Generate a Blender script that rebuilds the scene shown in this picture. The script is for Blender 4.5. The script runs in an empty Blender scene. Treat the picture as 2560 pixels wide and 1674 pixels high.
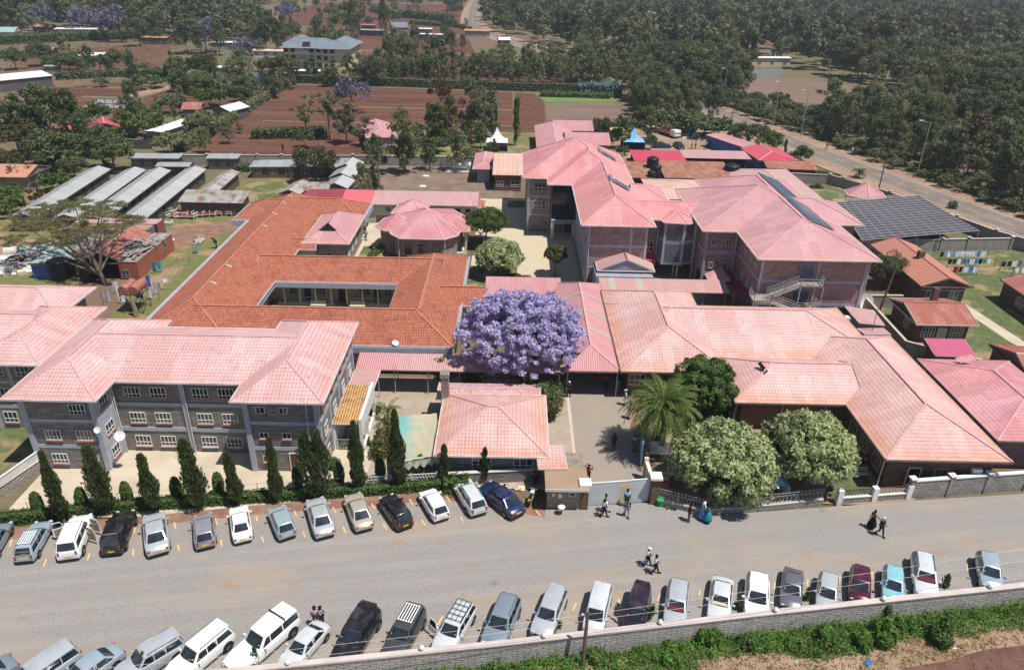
import bpy, math, random
from mathutils import Vector, Matrix
S = bpy.context.scene
CAMH = 40.0
R = ((0.9998, 0.0201, 0.0022), (0.00715, -0.45357, 0.89119), (0.01892, -0.89099, -0.45362))
FX = 1870.0
cam = bpy.data.cameras.new('camera'); co = bpy.data.objects.new('camera', cam)
S.collection.objects.link(co); S.camera = co
mm = Matrix(((R[0][0], -R[0][1], -R[0][2]), (R[1][0], -R[1][1], -R[1][2]), (R[2][0], -R[2][1], -R[2][2]))).to_4x4()
mm.translation = (0, 0, CAMH)
co.matrix_world = mm
cam.lens = 36 * FX / 2560; cam.sensor_width = 36; cam.clip_end = 9000; cam.clip_start = 0.5
SUN = Vector((0.38, -0.22, 1.0)).normalized()
W = bpy.data.worlds.new('World'); S.world = W; W.use_nodes = True
wt = W.node_tree; bg = wt.nodes['Background']; sk = wt.nodes.new('ShaderNodeTexSky')
sk.sky_type = 'NISHITA'; sk.sun_disc = False; sk.air_density = 1.2; sk.dust_density = 1.5; sk.altitude = 2000
sk.sun_elevation = math.asin(SUN.z); sk.sun_rotation = math.atan2(SUN.x, SUN.y)
wt.links.new(sk.outputs[0], bg.inputs[0]); bg.inputs[1].default_value = 0.08
sl = bpy.data.lights.new('sun', 'SUN'); sl.energy = 4.8; sl.angle = math.radians(0.53); sl.color = (1, 0.96, 0.9)
so = bpy.data.objects.new('sun', sl); S.collection.objects.link(so)
so.rotation_euler = SUN.to_track_quat('Z', 'Y').to_euler()
S.view_settings.view_transform = 'Standard'; S.view_settings.look = 'None'
S.view_settings.exposure = 0.18; S.view_settings.gamma = 1
S.cycles.max_bounces = 5; S.cycles.diffuse_bounces = 3; S.cycles.glossy_bounces = 2; S.cycles.transparent_max_bounces = 4

# photo pixel -> world point at height h; tile codes name enlarged crops of the photo
TY = {'A': (0, 3.7047), 'B': (400, 3.7047), 'C': (800, 3.7047), 'D': (1220, 3.4266)}
ZT = {'Z1': (1180, 340, 6.2237), 'Z2': (1540, 380, 6.2237), 'Z3': (1820, 640, 6.2237), 'Z4': (1400, 1080, 6.2237), 'Z5': (0, 560, 5.366), 'F': (0, 0, .9297), 'S': (0, 0, 1)}
def px(t, x, y):
    if t in ZT: a, b, s = ZT[t]; return a + x / s, b + y / s
    y0, s = TY[t[0]]; return 640 * int(t[1]) + x / s, y0 + y / s
def G(t, x, y, h=0.0):
    u, v = px(t, x, y); c = (u - 1280, v - 837, FX)
    d = [sum(R[i][j] * c[j] for j in range(3)) for i in range(3)]
    k = (h - CAMH) / d[2]
    return Vector((d[0] * k, d[1] * k, h))
def rnd(a, b): return random.uniform(a, b)
class MB:
    def __init__(s): s.v = []; s.f = []; s.z = []; s.mi = []; s.cur = 0; s.zr = 0.0
    def poly(s, *p, zr=None):
        n = len(s.v); s.v += [tuple(q) for q in p]; s.f.append(tuple(range(n, n + len(p))))
        s.z.append(s.zr if zr is None else zr); s.mi.append(s.cur); return s
    def idx(s, vs, fs):
        n = len(s.v); s.v += [tuple(q) for q in vs]
        for f in fs: s.f.append(tuple(n + i for i in f)); s.z.append(s.zr); s.mi.append(s.cur)
        return s
    def box(s, x0, x1, y0, y1, z0, z1):
        vs = [(x, y, z) for z in (z0, z1) for y in (y0, y1) for x in (x0, x1)]
        for f in ((0, 2, 3, 1), (4, 5, 7, 6), (0, 1, 5, 4), (2, 6, 7, 3), (0, 4, 6, 2), (1, 3, 7, 5)): s.poly(*[vs[i] for i in f])
        return s
    def cbox(s, c, sx, sy, sz, rz=0.0, M=None):
        m = M or Matrix.Rotation(rz, 3, 'Z'); c = Vector(c)
        vs = [c + m @ Vector((x * sx / 2, y * sy / 2, z * sz / 2)) for z in (-1, 1) for y in (-1, 1) for x in (-1, 1)]
        return s.idx(vs, ((0, 2, 3, 1), (4, 5, 7, 6), (0, 1, 5, 4), (2, 6, 7, 3), (0, 4, 6, 2), (1, 3, 7, 5)))
    def beam(s, p, q, w, h=None, up=(0, 0, 1)):
        p = Vector(p); q = Vector(q); d = q - p; L = d.length
        if L < 1e-5: return s
        d = d / L; u = Vector(up)
        if abs(d.dot(u)) > .98: u = Vector((1, 0, 0))
        a = d.cross(u).normalized(); b = a.cross(d); m = Matrix((d, a, b)).transposed()
        return s.cbox((p + q) / 2, L, w, h or w, M=m)
    def tube(s, p, q, r1, r2=None, n=8, cap=True):
        r2 = r1 if r2 is None else r2; p = Vector(p); q = Vector(q); d = (q - p)
        if d.length < 1e-6: return s
        d.normalize(); u = Vector((0, 0, 1)) if abs(d.z) < .95 else Vector((1, 0, 0)); a = d.cross(u).normalized(); b = d.cross(a)
        vs = []
        for c, r in ((p, r1), (q, r2)):
            for i in range(n): t = 2 * math.pi * i / n; vs.append(c + a * (r * math.cos(t)) + b * (r * math.sin(t)))
        fs = [(i, (i + 1) % n, n + (i + 1) % n, n + i) for i in range(n)]
        if cap: fs += [tuple(range(n))[::-1], tuple(range(n, 2 * n))]
        return s.idx(vs, fs)
    def path(s, pts, rs, n=6):
        for i in range(len(pts) - 1): s.tube(pts[i], pts[i + 1], rs[i], rs[i + 1], n, cap=(i in (0, len(pts) - 2)))
        return s
    def prism(s, pts, z0, z1):
        n = len(pts); s.poly(*[(p[0], p[1], z1) for p in pts]); s.poly(*[(p[0], p[1], z0) for p in pts][::-1])
        for i in range(n):
            a = pts[i]; b = pts[(i + 1) % n]; s.poly((a[0], a[1], z0), (b[0], b[1], z0), (b[0], b[1], z1), (a[0], a[1], z1))
        return s
    def lathe(s, c, prof, n=16):
        vs = []; c = Vector(c)
        for r, z in prof:
            for i in range(n): t = 2 * math.pi * i / n; vs.append(c + Vector((r * math.cos(t), r * math.sin(t), z)))
        fs = [(j * n + i, j * n + (i + 1) % n, (j + 1) * n + (i + 1) % n, (j + 1) * n + i) for j in range(len(prof) - 1) for i in range(n)]
        return s.idx(vs, fs + [tuple(range(n))[::-1], tuple(range((len(prof) - 1) * n, len(prof) * n))])
    def mesh(s, name, mats, smooth=False, uv=True):
        me = bpy.data.meshes.new(name); me.from_pydata(s.v, [], s.f)
        for m in (mats if isinstance(mats, (list, tuple)) else [mats]): me.materials.append(m)
        if any(s.mi): me.polygons.foreach_set('material_index', s.mi)
        if smooth: me.polygons.foreach_set('use_smooth', [True] * len(s.f))
        if uv:
            l = me.uv_layers.new(name='UVMap'); out = []
            for p, zr in zip(me.polygons, s.z):
                n = p.normal; sl = math.sqrt(max(0, 1 - n.z * n.z))
                if sl > .05: u = Vector((-n.y, n.x, 0)) / sl
                for vi in p.vertices:
                    q = s.v[vi]
                    if sl > .05: out += [q[0] * u[0] + q[1] * u[1], (q[2] - zr) / sl]
                    else: out += [q[0], q[1]]
            l.data.foreach_set('uv', out)
        me.validate(); return me
    def build(s, name, mats, parent=None, smooth=False, uv=True):
        return obj(name, s.mesh(name, mats, smooth, uv), parent)
def obj(name, me, parent=None):
    o = bpy.data.objects.new(name, me); S.collection.objects.link(o)
    if parent: o.parent = parent
    return o
def tag(o, label=None, cat=None, group=None, kind=None):
    if label: o['label'] = label
    if cat: o['category'] = cat
    if group: o['group'] = group
    if kind: o['kind'] = kind
    return o
def thing(name, label, cat, loc=(0, 0, 0), rz=0, group=None):
    o = bpy.data.objects.new(name, None); o.empty_display_size = .3; S.collection.objects.link(o)
    o.location = loc; o.rotation_euler = (0, 0, rz); return tag(o, label, cat, group)
def kids(o): return [c for c in ALLK.get(o.name, [])]
ALLK = {}
def copy_tree(o, children, parent=None):
    c = o.copy(); S.collection.objects.link(c)
    if parent: c.parent = parent
    for ch in children.get(o.name, []): copy_tree(ch, children, c)
    return c
def childmap():
    m = {}
    for o in S.objects:
        if o.parent: m.setdefault(o.parent.name, []).append(o)
    return m
MAT = {}
class NT:
    def __init__(s, name):
        s.m = bpy.data.materials.new(name); s.m.use_nodes = True; s.t = s.m.node_tree; s.b = s.t.nodes['Principled BSDF']; MAT[name] = s.m
    def n(s, ty, ins=None, **kw):
        nd = s.t.nodes.new('ShaderNode' + ty)
        for k, v in kw.items(): setattr(nd, k, v)
        for k, v in (ins or {}).items(): s.set(nd.inputs[k], v)
        return nd
    def set(s, sock, v):
        if hasattr(v, 'is_output') or isinstance(v, bpy.types.NodeSocket): s.t.links.new(v, sock)
        else:
            if sock.type == 'RGBA' and len(v) == 3: v = (*v, 1)
            sock.default_value = v
    def math(s, op, a, b=0.0, c=None):
        nd = s.n('Math', operation=op); s.set(nd.inputs[0], a); s.set(nd.inputs[1], b)
        if c is not None: s.set(nd.inputs[2], c)
        return nd.outputs[0]
    def mix(s, f, a, b, mode='MIX'):
        nd = s.n('MixRGB', blend_type=mode); s.set(nd.inputs[0], f); s.set(nd.inputs[1], a); s.set(nd.inputs[2], b); return nd.outputs[0]
    def noise(s, vec, sc, det=3, rough=.55):
        nd = s.n('TexNoise', {'Scale': sc, 'Detail': det, 'Roughness': rough})
        if vec is not None: s.set(nd.inputs['Vector'], vec)
        return nd.outputs[0]
    def ramp(s, v, a, b):
        nd = s.n('MapRange'); nd.interpolation_type = 'SMOOTHSTEP'; s.set(nd.inputs[0], v); nd.inputs[1].default_value = a; nd.inputs[2].default_value = b; return nd.outputs[0]
    def pos(s): return s.n('NewGeometry').outputs['Position']
    def uv(s):
        x = s.n('SeparateXYZ', {0: s.n('UVMap').outputs[0]}); return x.outputs[0], x.outputs[1]
    def fin(s, col, rough=.8, h=None, dist=.02, strength=1.0, metal=0.0, spec=None):
        s.set(s.b.inputs['Base Color'], col); s.set(s.b.inputs['Roughness'], rough); s.set(s.b.inputs['Metallic'], metal)
        if spec is not None: s.b.inputs['Specular IOR Level'].default_value = spec
        if h is not None:
            b = s.n('Bump', {'Height': h, 'Distance': dist, 'Strength': strength}); s.set(s.b.inputs['Normal'], b.outputs[0])
        return s.m
def plain(name, c, c2=None, sc=2.0, rough=.8, bump=0, bsc=20, metal=0.0, spec=.3, co='pos'):
    n = NT(name); p = n.pos() if co == 'pos' else n.n('TexCoord').outputs['Object']
    f = n.ramp(n.noise(p, sc, 4), .3, .7); col = n.mix(f, c, c2 or tuple(q * .75 for q in c))
    return n.fin(col, rough, n.noise(p, bsc, 3) if bump else None, bump or .01, metal=metal, spec=spec)
def roof_tile(name, c, c2, du=.3, dv=.37, rust=(.55, .22, .12), ra=.5, joint_shade=.55, seed=0, ub=.03, rough=.6):
    n = NT(name); u, v = n.uv(); p = n.pos()
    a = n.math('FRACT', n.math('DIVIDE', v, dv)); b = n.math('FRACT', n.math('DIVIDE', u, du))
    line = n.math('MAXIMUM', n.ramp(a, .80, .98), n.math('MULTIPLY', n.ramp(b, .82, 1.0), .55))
    big = n.ramp(n.noise(p, .16, 3), .35, .68)
    col = n.mix(big, c, c2)
    # sheets: about 1 m x 2.5 m panels that weathered differently
    cid = n.n('CombineXYZ', {0: n.math('FLOOR', n.math('DIVIDE', u, 1.1)), 1: n.math('FLOOR', n.math('DIVIDE', v, 3.3)), 2: seed * 1.7})
    wn = n.n('TexWhiteNoise', {0: cid.outputs[0]}).outputs[0]
    col = n.mix(n.math('MULTIPLY', n.ramp(wn, .5, 1.0), .34), col, tuple(min(1, q * 1.25 + .04) for q in c2))
    rn = n.noise(p, .9, 4)
    r = n.math('MULTIPLY', n.math('SUBTRACT', 1.0, n.ramp(v, .1, 2.0)), n.math('MULTIPLY', n.ramp(rn, .2, .7), ra))
    col = n.mix(r, col, rust)
    st = n.math('MULTIPLY', n.ramp(n.noise(n.n('Mapping', {0: p, 3: (3.0, 3.0, .4)}).outputs[0], .8, 5),   .5, .78), .42)
    col = n.mix(st, col, tuple(q * .62 for q in rust))
    sv = n.n('CombineXYZ', {0: n.math('MULTIPLY', u, 2.2), 1: n.math('MULTIPLY', v, .16), 2: seed}).outputs[0]
    col = n.mix(n.math('MULTIPLY', n.ramp(n.noise(sv, 1.6, 4), .60, .72), .38), col, tuple(q * .6 for q in rust))
    col = n.mix(n.math('MULTIPLY', n.ramp(n.noise(p, 2.2, 5, .65), .52, .72), .22), col, (.30, .20, .18))
    col = n.mix(n.math('MULTIPLY', line, joint_shade), col, (.19, .11, .10))  # dark lines paint each course's step shadow into the colour, with joint dirt
    hgt = n.math('ADD', n.math('MULTIPLY', a, -1.0), n.math('MULTIPLY', n.math('SINE', n.math('MULTIPLY', u, 6.2832 / du)), .35))
    return n.fin(col, rough, hgt, ub, 1.0, spec=.4)
def clay(name):
    n = NT(name); u, v = n.uv(); p = n.pos(); du, dv = .26, .34
    fv = n.math('FLOOR', n.math('DIVIDE', v, dv)); fu = n.math('FLOOR', n.math('DIVIDE', u, du))
    wn = n.n('TexWhiteNoise', {0: n.n('CombineXYZ', {0: fu, 1: fv}).outputs[0]}).outputs[0]
    col = n.mix(wn, (.36, .115, .068), (.46, .17, .105))
    col = n.mix(n.math('MULTIPLY', n.ramp(n.noise(p, .5, 5), .48, .75), .5), col, (.22, .06, .04))
    col = n.mix(n.math('MULTIPLY', n.ramp(n.noise(p, 3.5, 4), .56, .72), .55), col, (.12, .07, .05))
    a = n.math('FRACT', n.math('DIVIDE', v, dv)); b = n.math('FRACT', n.math('DIVIDE', u, du))
    line = n.math('MAXIMUM', n.ramp(a, .78, 1.0), n.math('MULTIPLY', n.ramp(b, .8, 1.0), .5))
    col = n.mix(n.math('MULTIPLY', line, .6), col, (.06, .025, .02))
    hgt = n.math('ADD', n.math('MULTIPLY', a, -1.0), n.math('MULTIPLY', n.math('SINE', n.math('MULTIPLY', u, 6.2832 / du)), .5))
    return n.fin(col, .85, hgt, .05, spec=.2)
def corr(name, c, c2, period=.2, rust=None, ra=.0, rough=.45, metal=0.0, panel=.9, bd=.03, vs=2.4, lines=.35):
    n = NT(name); u, v = n.uv(); p = n.pos()
    cid = n.n('CombineXYZ', {0: n.math('FLOOR', n.math('DIVIDE', u, panel)), 1: n.math('FLOOR', n.math('DIVIDE', v, vs))})
    wn = n.n('TexWhiteNoise', {0: cid.outputs[0]}).outputs[0]
    col = n.mix(wn, c, c2)
    if rust:
        col = n.mix(n.math('MULTIPLY', n.math('MULTIPLY', n.ramp(n.noise(p, .7, 6, .7), .45, .62), n.ramp(n.math('ADD', wn, .35), .35, .75)), ra), col, rust)
    f = n.math('FRACT', n.math('DIVIDE', u, period))
    col = n.mix(n.math('MULTIPLY', n.ramp(f, .75, 1.0), lines), col, tuple(q * .4 for q in c))
    hgt = n.math('SINE', n.math('MULTIPLY', u, 6.2832 / period))
    return n.fin(col, rough, hgt, bd, metal=metal, spec=.4)
def blocks(name, c, c2, mort, w=.42, h=.21, ms=.02, stain=(.12, .08, .06), sa=.35, bd=.03):
    n = NT(name); u, v = n.uv(); p = n.pos()
    w_ = .16 if 'rough' in name else .03; nz = n.math('MULTIPLY', n.noise(p, 1.6, 3), w_)
    vec = n.n('CombineXYZ', {0: n.math('ADD', u, n.math('MULTIPLY', nz, 2.0)), 1: n.math('ADD', v, nz)}).outputs[0]
    b = n.n('TexBrick', {'Vector': vec, 'Color1': c, 'Color2': c2, 'Mortar': mort, 'Scale': 1.0, 'Mortar Size': ms, 'Mortar Smooth': .3, 'Bias': 0.0, 'Brick Width': w, 'Row Height': h})
    col = n.mix(n.math('MULTIPLY', n.ramp(n.noise(p, 1.3, 5), .45, .75), sa), b.outputs[0], stain)
    hg = n.math('ADD', n.math('MULTIPLY', b.outputs[1], -1.0), n.math('MULTIPLY', n.noise(p, 14, 3), .6))
    return n.fin(col, .9, hg, bd, spec=.2)
def leafmat(name, dark, light, obv=.25, isl=.35, trans=.3, third=None, rough=.6, pv=0.5):
    n = NT(name); g = n.n('NewGeometry'); oi = n.n('ObjectInfo')
    f = n.math('ADD', n.math('MULTIPLY', g.outputs['Random Per Island'], isl), n.math('MULTIPLY', oi.outputs['Random'], obv))
    ns = n.ramp(n.noise(g.outputs['Position'], pv, 2), .3, .7)
    f = n.math('ADD', f, n.math('MULTIPLY', ns, 1 - isl - obv))
    col = n.mix(f, dark, light)
    if third: col = n.mix(n.ramp(g.outputs['Random Per Island'], 1 - third[1], 1 - third[1] + .03), col, third[0])
    n.fin(col, rough, spec=.35)
    tr = n.n('BsdfTranslucent', {0: n.mix(.5, col, light)}); mx = n.n('MixShader', {0: trans, 1: n.b.outputs[0], 2: tr.outputs[0]})
    n.t.links.new(mx.outputs[0], n.t.nodes['Material Output'].inputs[0])
    return n.m
PINK1 = (.63, .27, .26); PINK2 = (.70, .37, .35)
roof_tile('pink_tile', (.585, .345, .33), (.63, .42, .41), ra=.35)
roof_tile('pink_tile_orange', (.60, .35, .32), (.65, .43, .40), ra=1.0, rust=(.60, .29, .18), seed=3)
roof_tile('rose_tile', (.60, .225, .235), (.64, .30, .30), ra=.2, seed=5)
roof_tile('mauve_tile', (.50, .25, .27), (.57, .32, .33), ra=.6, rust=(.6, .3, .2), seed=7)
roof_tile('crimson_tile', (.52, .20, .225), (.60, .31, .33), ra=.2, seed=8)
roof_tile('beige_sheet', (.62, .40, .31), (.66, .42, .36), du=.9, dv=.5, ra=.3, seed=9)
clay('clay_tile')
corr('corr_pink', (.57, .26, .27), (.61, .32, .32), .22)
corr('corr_palepink', (.56, .32, .31), (.60, .37, .35), .22, rust=(.5, .3, .2), ra=.25)
corr('corr_red', (.62, .07, .11), (.60, .085, .12), .22)
corr('corr_bright', (.78, .16, .18), (.74, .15, .17), .22)
corr('corr_maroon', (.30, .05, .07), (.33, .06, .08), .22)
corr('corr_mag', (.58, .13, .22), (.55, .12, .2), .25)
corr('corr_rust', (.30, .12, .08), (.40, .17, .11), .2, rust=(.5, .28, .17), ra=.6, rough=.8)
corr('corr_oldred', (.36, .11, .08), (.42, .14, .10), .25, rust=(.5, .3, .26), ra=.45, rough=.7)
corr('corr_orange', (.62, .28, .17), (.55, .25, .16), .22, rough=.6)
corr('corr_brown', (.46, .19, .13), (.48, .21, .15), .9, rough=.6, panel=1.8, lines=.5, bd=.01)
corr('corr_grey', (.50, .51, .50), (.42, .43, .42), .16, rust=(.30, .16, .1), ra=.15, rough=.4, metal=.15)
corr('corr_greyrust', (.48, .47, .43), (.38, .36, .31), .16, rust=(.30, .12, .07), ra=.9, rough=.5, metal=.1)
corr('corr_white', (.86, .88, .88), (.82, .84, .85), .3, rough=.4)
corr('corr_bluegrey', (.20, .24, .27), (.26, .30, .33), .3, rough=.4, metal=.2)
corr('corr_teal', (.30, .45, .44), (.36, .5, .5), .3)
corr('cont_grey', (.16, .18, .21), (.17, .19, .22), .28, rust=(.14, .09, .07), ra=.5, bd=.05, panel=2)
corr('cont_red', (.34, .10, .07), (.36, .11, .08), 9, rust=(.2, .07, .05), ra=.5, bd=.005, panel=2)
corr('cont_redcor', (.36, .07, .06), (.34, .08, .06), .28, bd=.05)
corr('sheet_blue', (.03, .12, .42), (.04, .14, .45), .25)
corr('sheet_sky', (.15, .42, .75), (.16, .43, .76), .25)
corr('fence_sheet', (.34, .40, .46), (.40, .46, .5), .25)
corr('fence_dark', (.10, .10, .11), (.15, .14, .14), .25, rust=(.2, .1, .07), ra=.5)
corr('yellow_tile', (.58, .30, .10), (.66, .42, .20), .24, rust=(.07, .05, .04), ra=.55, panel=.25, vs=.3, bd=.06, rough=.8)
corr('planks', (.10, .075, .06), (.17, .13, .10), .2, bd=.02, panel=.2, rough=.9)
blocks('stone_grey', (.30, .275, .255), (.20, .185, .18), (.09, .085, .085), .9, .23)
blocks('stone_warm', (.40, .33, .27), (.30, .245, .21), (.12, .10, .085), .44, .22)
blocks('brick_red', (.36, .215, .19), (.27, .165, .15), (.42, .36, .34), .5, .23, .022)
blocks('brick_pale', (.50, .37, .33), (.34, .25, .23), (.16, .12, .115), .6, .24, .03)
blocks('brick_brown', (.21, .125, .085), (.16, .095, .068), (.05, .035, .03), .8, .22, .02)
blocks('wall_block', (.42, .385, .34), (.31, .285, .255), (.16, .145, .13), .5, .24, .025)
blocks('wall_rough', (.62, .57, .54), (.46, .42, .40), (.25, .22, .20), .8, .2, .03, stain=(.30, .25, .22), bd=.09)
plain('concrete_grey', (.40, .42, .47), (.34, .36, .41), 1.2)
plain('render_mauve', (.34, .33, .40), (.29, .28, .35), 1.2)
plain('paint_white', (.78, .77, .74), (.68, .67, .64), 1.5, .6)
plain('cream', (.62, .53, .38), (.55, .47, .34), 1.5)
plain('pale_wall', (.60, .58, .52), (.52, .50, .45), 1.0)
plain('cap_stone', (.58, .50, .46), (.48, .42, .38), .8)
plain('gutter', (.66, .61, .59), (.5, .44, .42), 1, .5)
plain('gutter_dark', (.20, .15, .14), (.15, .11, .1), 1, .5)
plain('ridge_pink', (.64, .38, .36), (.56, .30, .28), 1, .6)
plain('ridge_clay', (.50, .22, .13), (.36, .13, .08), 3, .8)
plain('glass_dark', (.012, .016, .022), (.02, .03, .045), .7, .08, spec=.8)
plain('glass_blue', (.03, .075, .14), (.05, .10, .17), .8, .12, spec=.7)
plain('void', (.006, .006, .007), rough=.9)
plain('door_brown', (.16, .05, .03), rough=.5)
plain('sill_red', (.42, .15, .11), rough=.6)
plain('sill_pink', (.62, .42, .36), rough=.6)
plain('steel', (.42, .45, .45), (.3, .33, .33), 3, .45, metal=.3)
plain('steel_dark', (.07, .07, .075), (.05, .05, .055), 3, .5)
plain('black_plastic', (.014, .014, .016), (.025, .025, .028), 3, .42)
plain('wood_pole', (.10, .07, .055), (.16, .12, .10), 6, .9)
plain('bark', (.12, .09, .065), (.19, .15, .11), 4, .9, bump=.03, co='obj')
plain('bark_pale', (.26, .20, .14), (.16, .12, .08), 4, .9, bump=.03, co='obj')
plain('white_cloth', (.82, .83, .85), (.72, .74, .78), 2, .8)
plain('blue_cloth', (.05, .14, .55), (.04, .1, .4), 2, .8)
plain('cyan_cloth', (.10, .40, .58), (.08, .3, .45), 2, .8)
plain('grey_cloth', (.16, .17, .19), rough=.8)
plain('red_paint', (.45, .03, .03), rough=.5)
plain('yellow_line', (.80, .50, .16), (.62, .42, .22), 3, .8)
plain('road_white', (.62, .60, .56), (.45, .43, .4), 2, .8)
# ================================================================== setting: ground and paving
plain('soil', (.30, .20, .15), (.22, .12, .085), .25, .95, bump=.05, bsc=1.5)
def groundmat():
    n = NT('ground'); p = n.pos()
    a = n.ramp(n.noise(p, .02, 5), .42, .6); b = n.ramp(n.noise(p, .3, 5), .35, .65)
    col = n.mix(a, (.17, .105, .072), (.125, .125, .06)); col = n.mix(n.math('MULTIPLY', b, .5), col, (.20, .155, .10))
    return n.fin(col, .95, n.noise(p, 2, 4), .05, spec=.1)
def fieldmat(name, c1, c2, rowdir, per=.8, green=0.15):
    n = NT(name); p = n.pos(); s = n.n('SeparateXYZ', {0: p})
    w = n.math('ADD', n.math('MULTIPLY', s.outputs[0], rowdir[0] * 6.28 / per), n.math('MULTIPLY', s.outputs[1], rowdir[1] * 6.28 / per))
    w = n.math('ADD', w, n.math('MULTIPLY', n.noise(p, .3, 2), 3))
    sn = n.math('SINE', w)
    st = n.n('Mapping', {0: p, 3: (.02, .35, 1) if rowdir[1] > .5 else (.35, .02, 1)}).outputs[0]
    col = n.mix(n.ramp(n.noise(st, 1, 5), .3, .7), c1, c2)
    col = n.mix(n.math('MULTIPLY', n.ramp(n.noise(p, .8, 6), .45, .75), .35), col, (.26, .18, .125))
    col = n.mix(n.math('MULTIPLY', n.ramp(n.noise(st, 2.2, 4), .60, .75), green * 3), col, (.15, .15, .05))
    return n.fin(col, .95, n.math('ADD', sn, n.noise(p, 3, 4)), .10, spec=.1)
def gravelmat():
    n = NT('gravel'); p = n.pos()
    big = n.ramp(n.noise(n.n('Mapping', {0: p, 3: (.5, 1.3, 1)}).outputs[0], .16, 5, .6), .46, .66)
    col = n.mix(n.ramp(n.noise(p, 9, 3), .35, .65), (.25, .232, .214), (.335, .313, .29))
    col = n.mix(n.math('MULTIPLY', big, .9), col, (.36, .29, .225))
    col = n.mix(n.math('MULTIPLY', n.ramp(n.noise(p, .45, 5), .58, .74), .6), col, (.36, .225, .13))
    col = n.mix(n.math('MULTIPLY', n.ramp(n.noise(p, .8, 5), .66, .76), .45), col, (.25, .10, .07))
    tr = n.math('SUBTRACT', n.math('MULTIPLY', n.n('SeparateXYZ', {0: p}).outputs[1], 1.0), n.math('MULTIPLY', n.n('SeparateXYZ', {0: p}).outputs[0], .16))
    tw = n.noise(n.n('CombineXYZ', {0: 0.0, 1: tr, 2: n.math('MULTIPLY', n.n('SeparateXYZ', {0: p}).outputs[0], .02)}).outputs[0], 1.1, 4)
    col = n.mix(n.math('MULTIPLY', n.ramp(tw, .42, .66), .32), col, (.39, .36, .325))
    wn = n.n('TexWhiteNoise', {0: n.n('VectorMath', {0: n.n('VectorMath', {0: p, 3: 14.0}, operation='SCALE').outputs[0]}, operation='FLOOR').outputs[0]}).outputs[0]
    col = n.mix(n.math('MULTIPLY', wn, .22), col, (.13, .125, .12))
    return n.fin(col, .92, n.noise(p, 22, 3), .03, spec=.2)
def tarmat():
    n = NT('tarmac'); p = n.pos()
    col = n.mix(n.ramp(n.noise(p, .3, 5), .3, .7), (.175, .142, .12), (.235, .19, .158)); return n.fin(col, .9, n.noise(p, 15, 2), .01, spec=.2)
def pavemat(name, c1, c2, s, dirt=(.4, .3, .2)):
    n = NT(name); u = n.pos()
    b = n.n('TexBrick', {'Vector': u, 'Color1': c1, 'Color2': c2, 'Mortar': tuple(q * .6 for q in c1), 'Scale': 1.0, 'Mortar Size': .012, 'Brick Width': s, 'Row Height': s * .55})
    col = n.mix(n.math('MULTIPLY', n.ramp(n.noise(u, .4, 5), .4, .7), .45), b.outputs[0], dirt)
    return n.fin(col, .9, n.math('MULTIPLY', b.outputs[1], -1.0), .01, spec=.2)
def grassmat(name, c1, c2, c3=(.30, .22, .12), a=.35):
    n = NT(name); p = n.pos()
    col = n.mix(n.ramp(n.noise(p, 1.2, 5), .3, .7), c1, c2); col = n.mix(n.math('MULTIPLY', n.ramp(n.noise(p, .22, 5), .5, .64), a * 2), col, c3)
    return n.fin(col, .95, n.noise(p, 12, 4), .06, spec=.1)
groundmat(); gravelmat(); tarmat()
fieldmat('ploughed_y', (.10, .042, .03), (.18, .085, .058), (0, 1)); fieldmat('ploughed_x', (.13, .06, .042), (.20, .105, .07), (1, 0), green=.2)
fieldmat('stubble', (.17, .115, .085), (.24, .17, .13), (0, 1), 1.2, .1)
pavemat('paver', (.36, .31, .26), (.33, .285, .24), .24); pavemat('paver_yellow', (.60, .50, .35), (.56, .47, .33), .3, (.55, .47, .36))
plain('concrete_yard', (.40, .33, .26), (.33, .26, .19), .5, .92); plain('concrete_pale', (.55, .47, .36), (.46, .38, .28), .4, .92)
plain('dirt_light', (.36, .25, .17), (.27, .17, .11), .2, .95, bump=.05, bsc=2); plain('dirt_red', (.20, .10, .07), (.28, .17, .12), .8, .95, bump=.05, bsc=3)
grassmat('grass', (.085, .115, .042), (.15, .16, .075), a=.6); grassmat('grass_dry', (.13, .15, .05), (.20, .18, .08), (.33, .22, .13), .5)
grassmat('verge', (.12, .14, .05), (.2, .16, .09), (.26, .15, .10), .6); grassmat('crop_green', (.10, .19, .05), (.16, .25, .08), a=.15)
LAY = [0.0]
def sheet(name, mat, pts, z=None):
    if z is None: LAY[0] += .004; z = LAY[0]
    b = MB(); b.poly(*[(p[0], p[1], z) for p in pts]); return tag(b.build(name, MAT[mat]), kind='structure')
plain('fibreglass', (.42, .42, .33), (.36, .36, .28), 2, .5); plain('soil_dark', (.12, .055, .042), (.17, .09, .065), 1, .95, bump=.05, bsc=3)
def rect(name, mat, x0, x1, y0, y1, z=None): return sheet(name, mat, [(x0, y0), (x1, y0), (x1, y1), (x0, y1)], z)
g_ = MB(); g_.poly((-4000, -300, 0), (4000, -300, 0), (4000, 6000, 0), (-4000, 6000, 0)); tag(g_.build('ground', MAT['ground']), kind='structure')
def gp(t, *pts): return [G(t, a, b)[:2] for a, b in pts]
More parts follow.
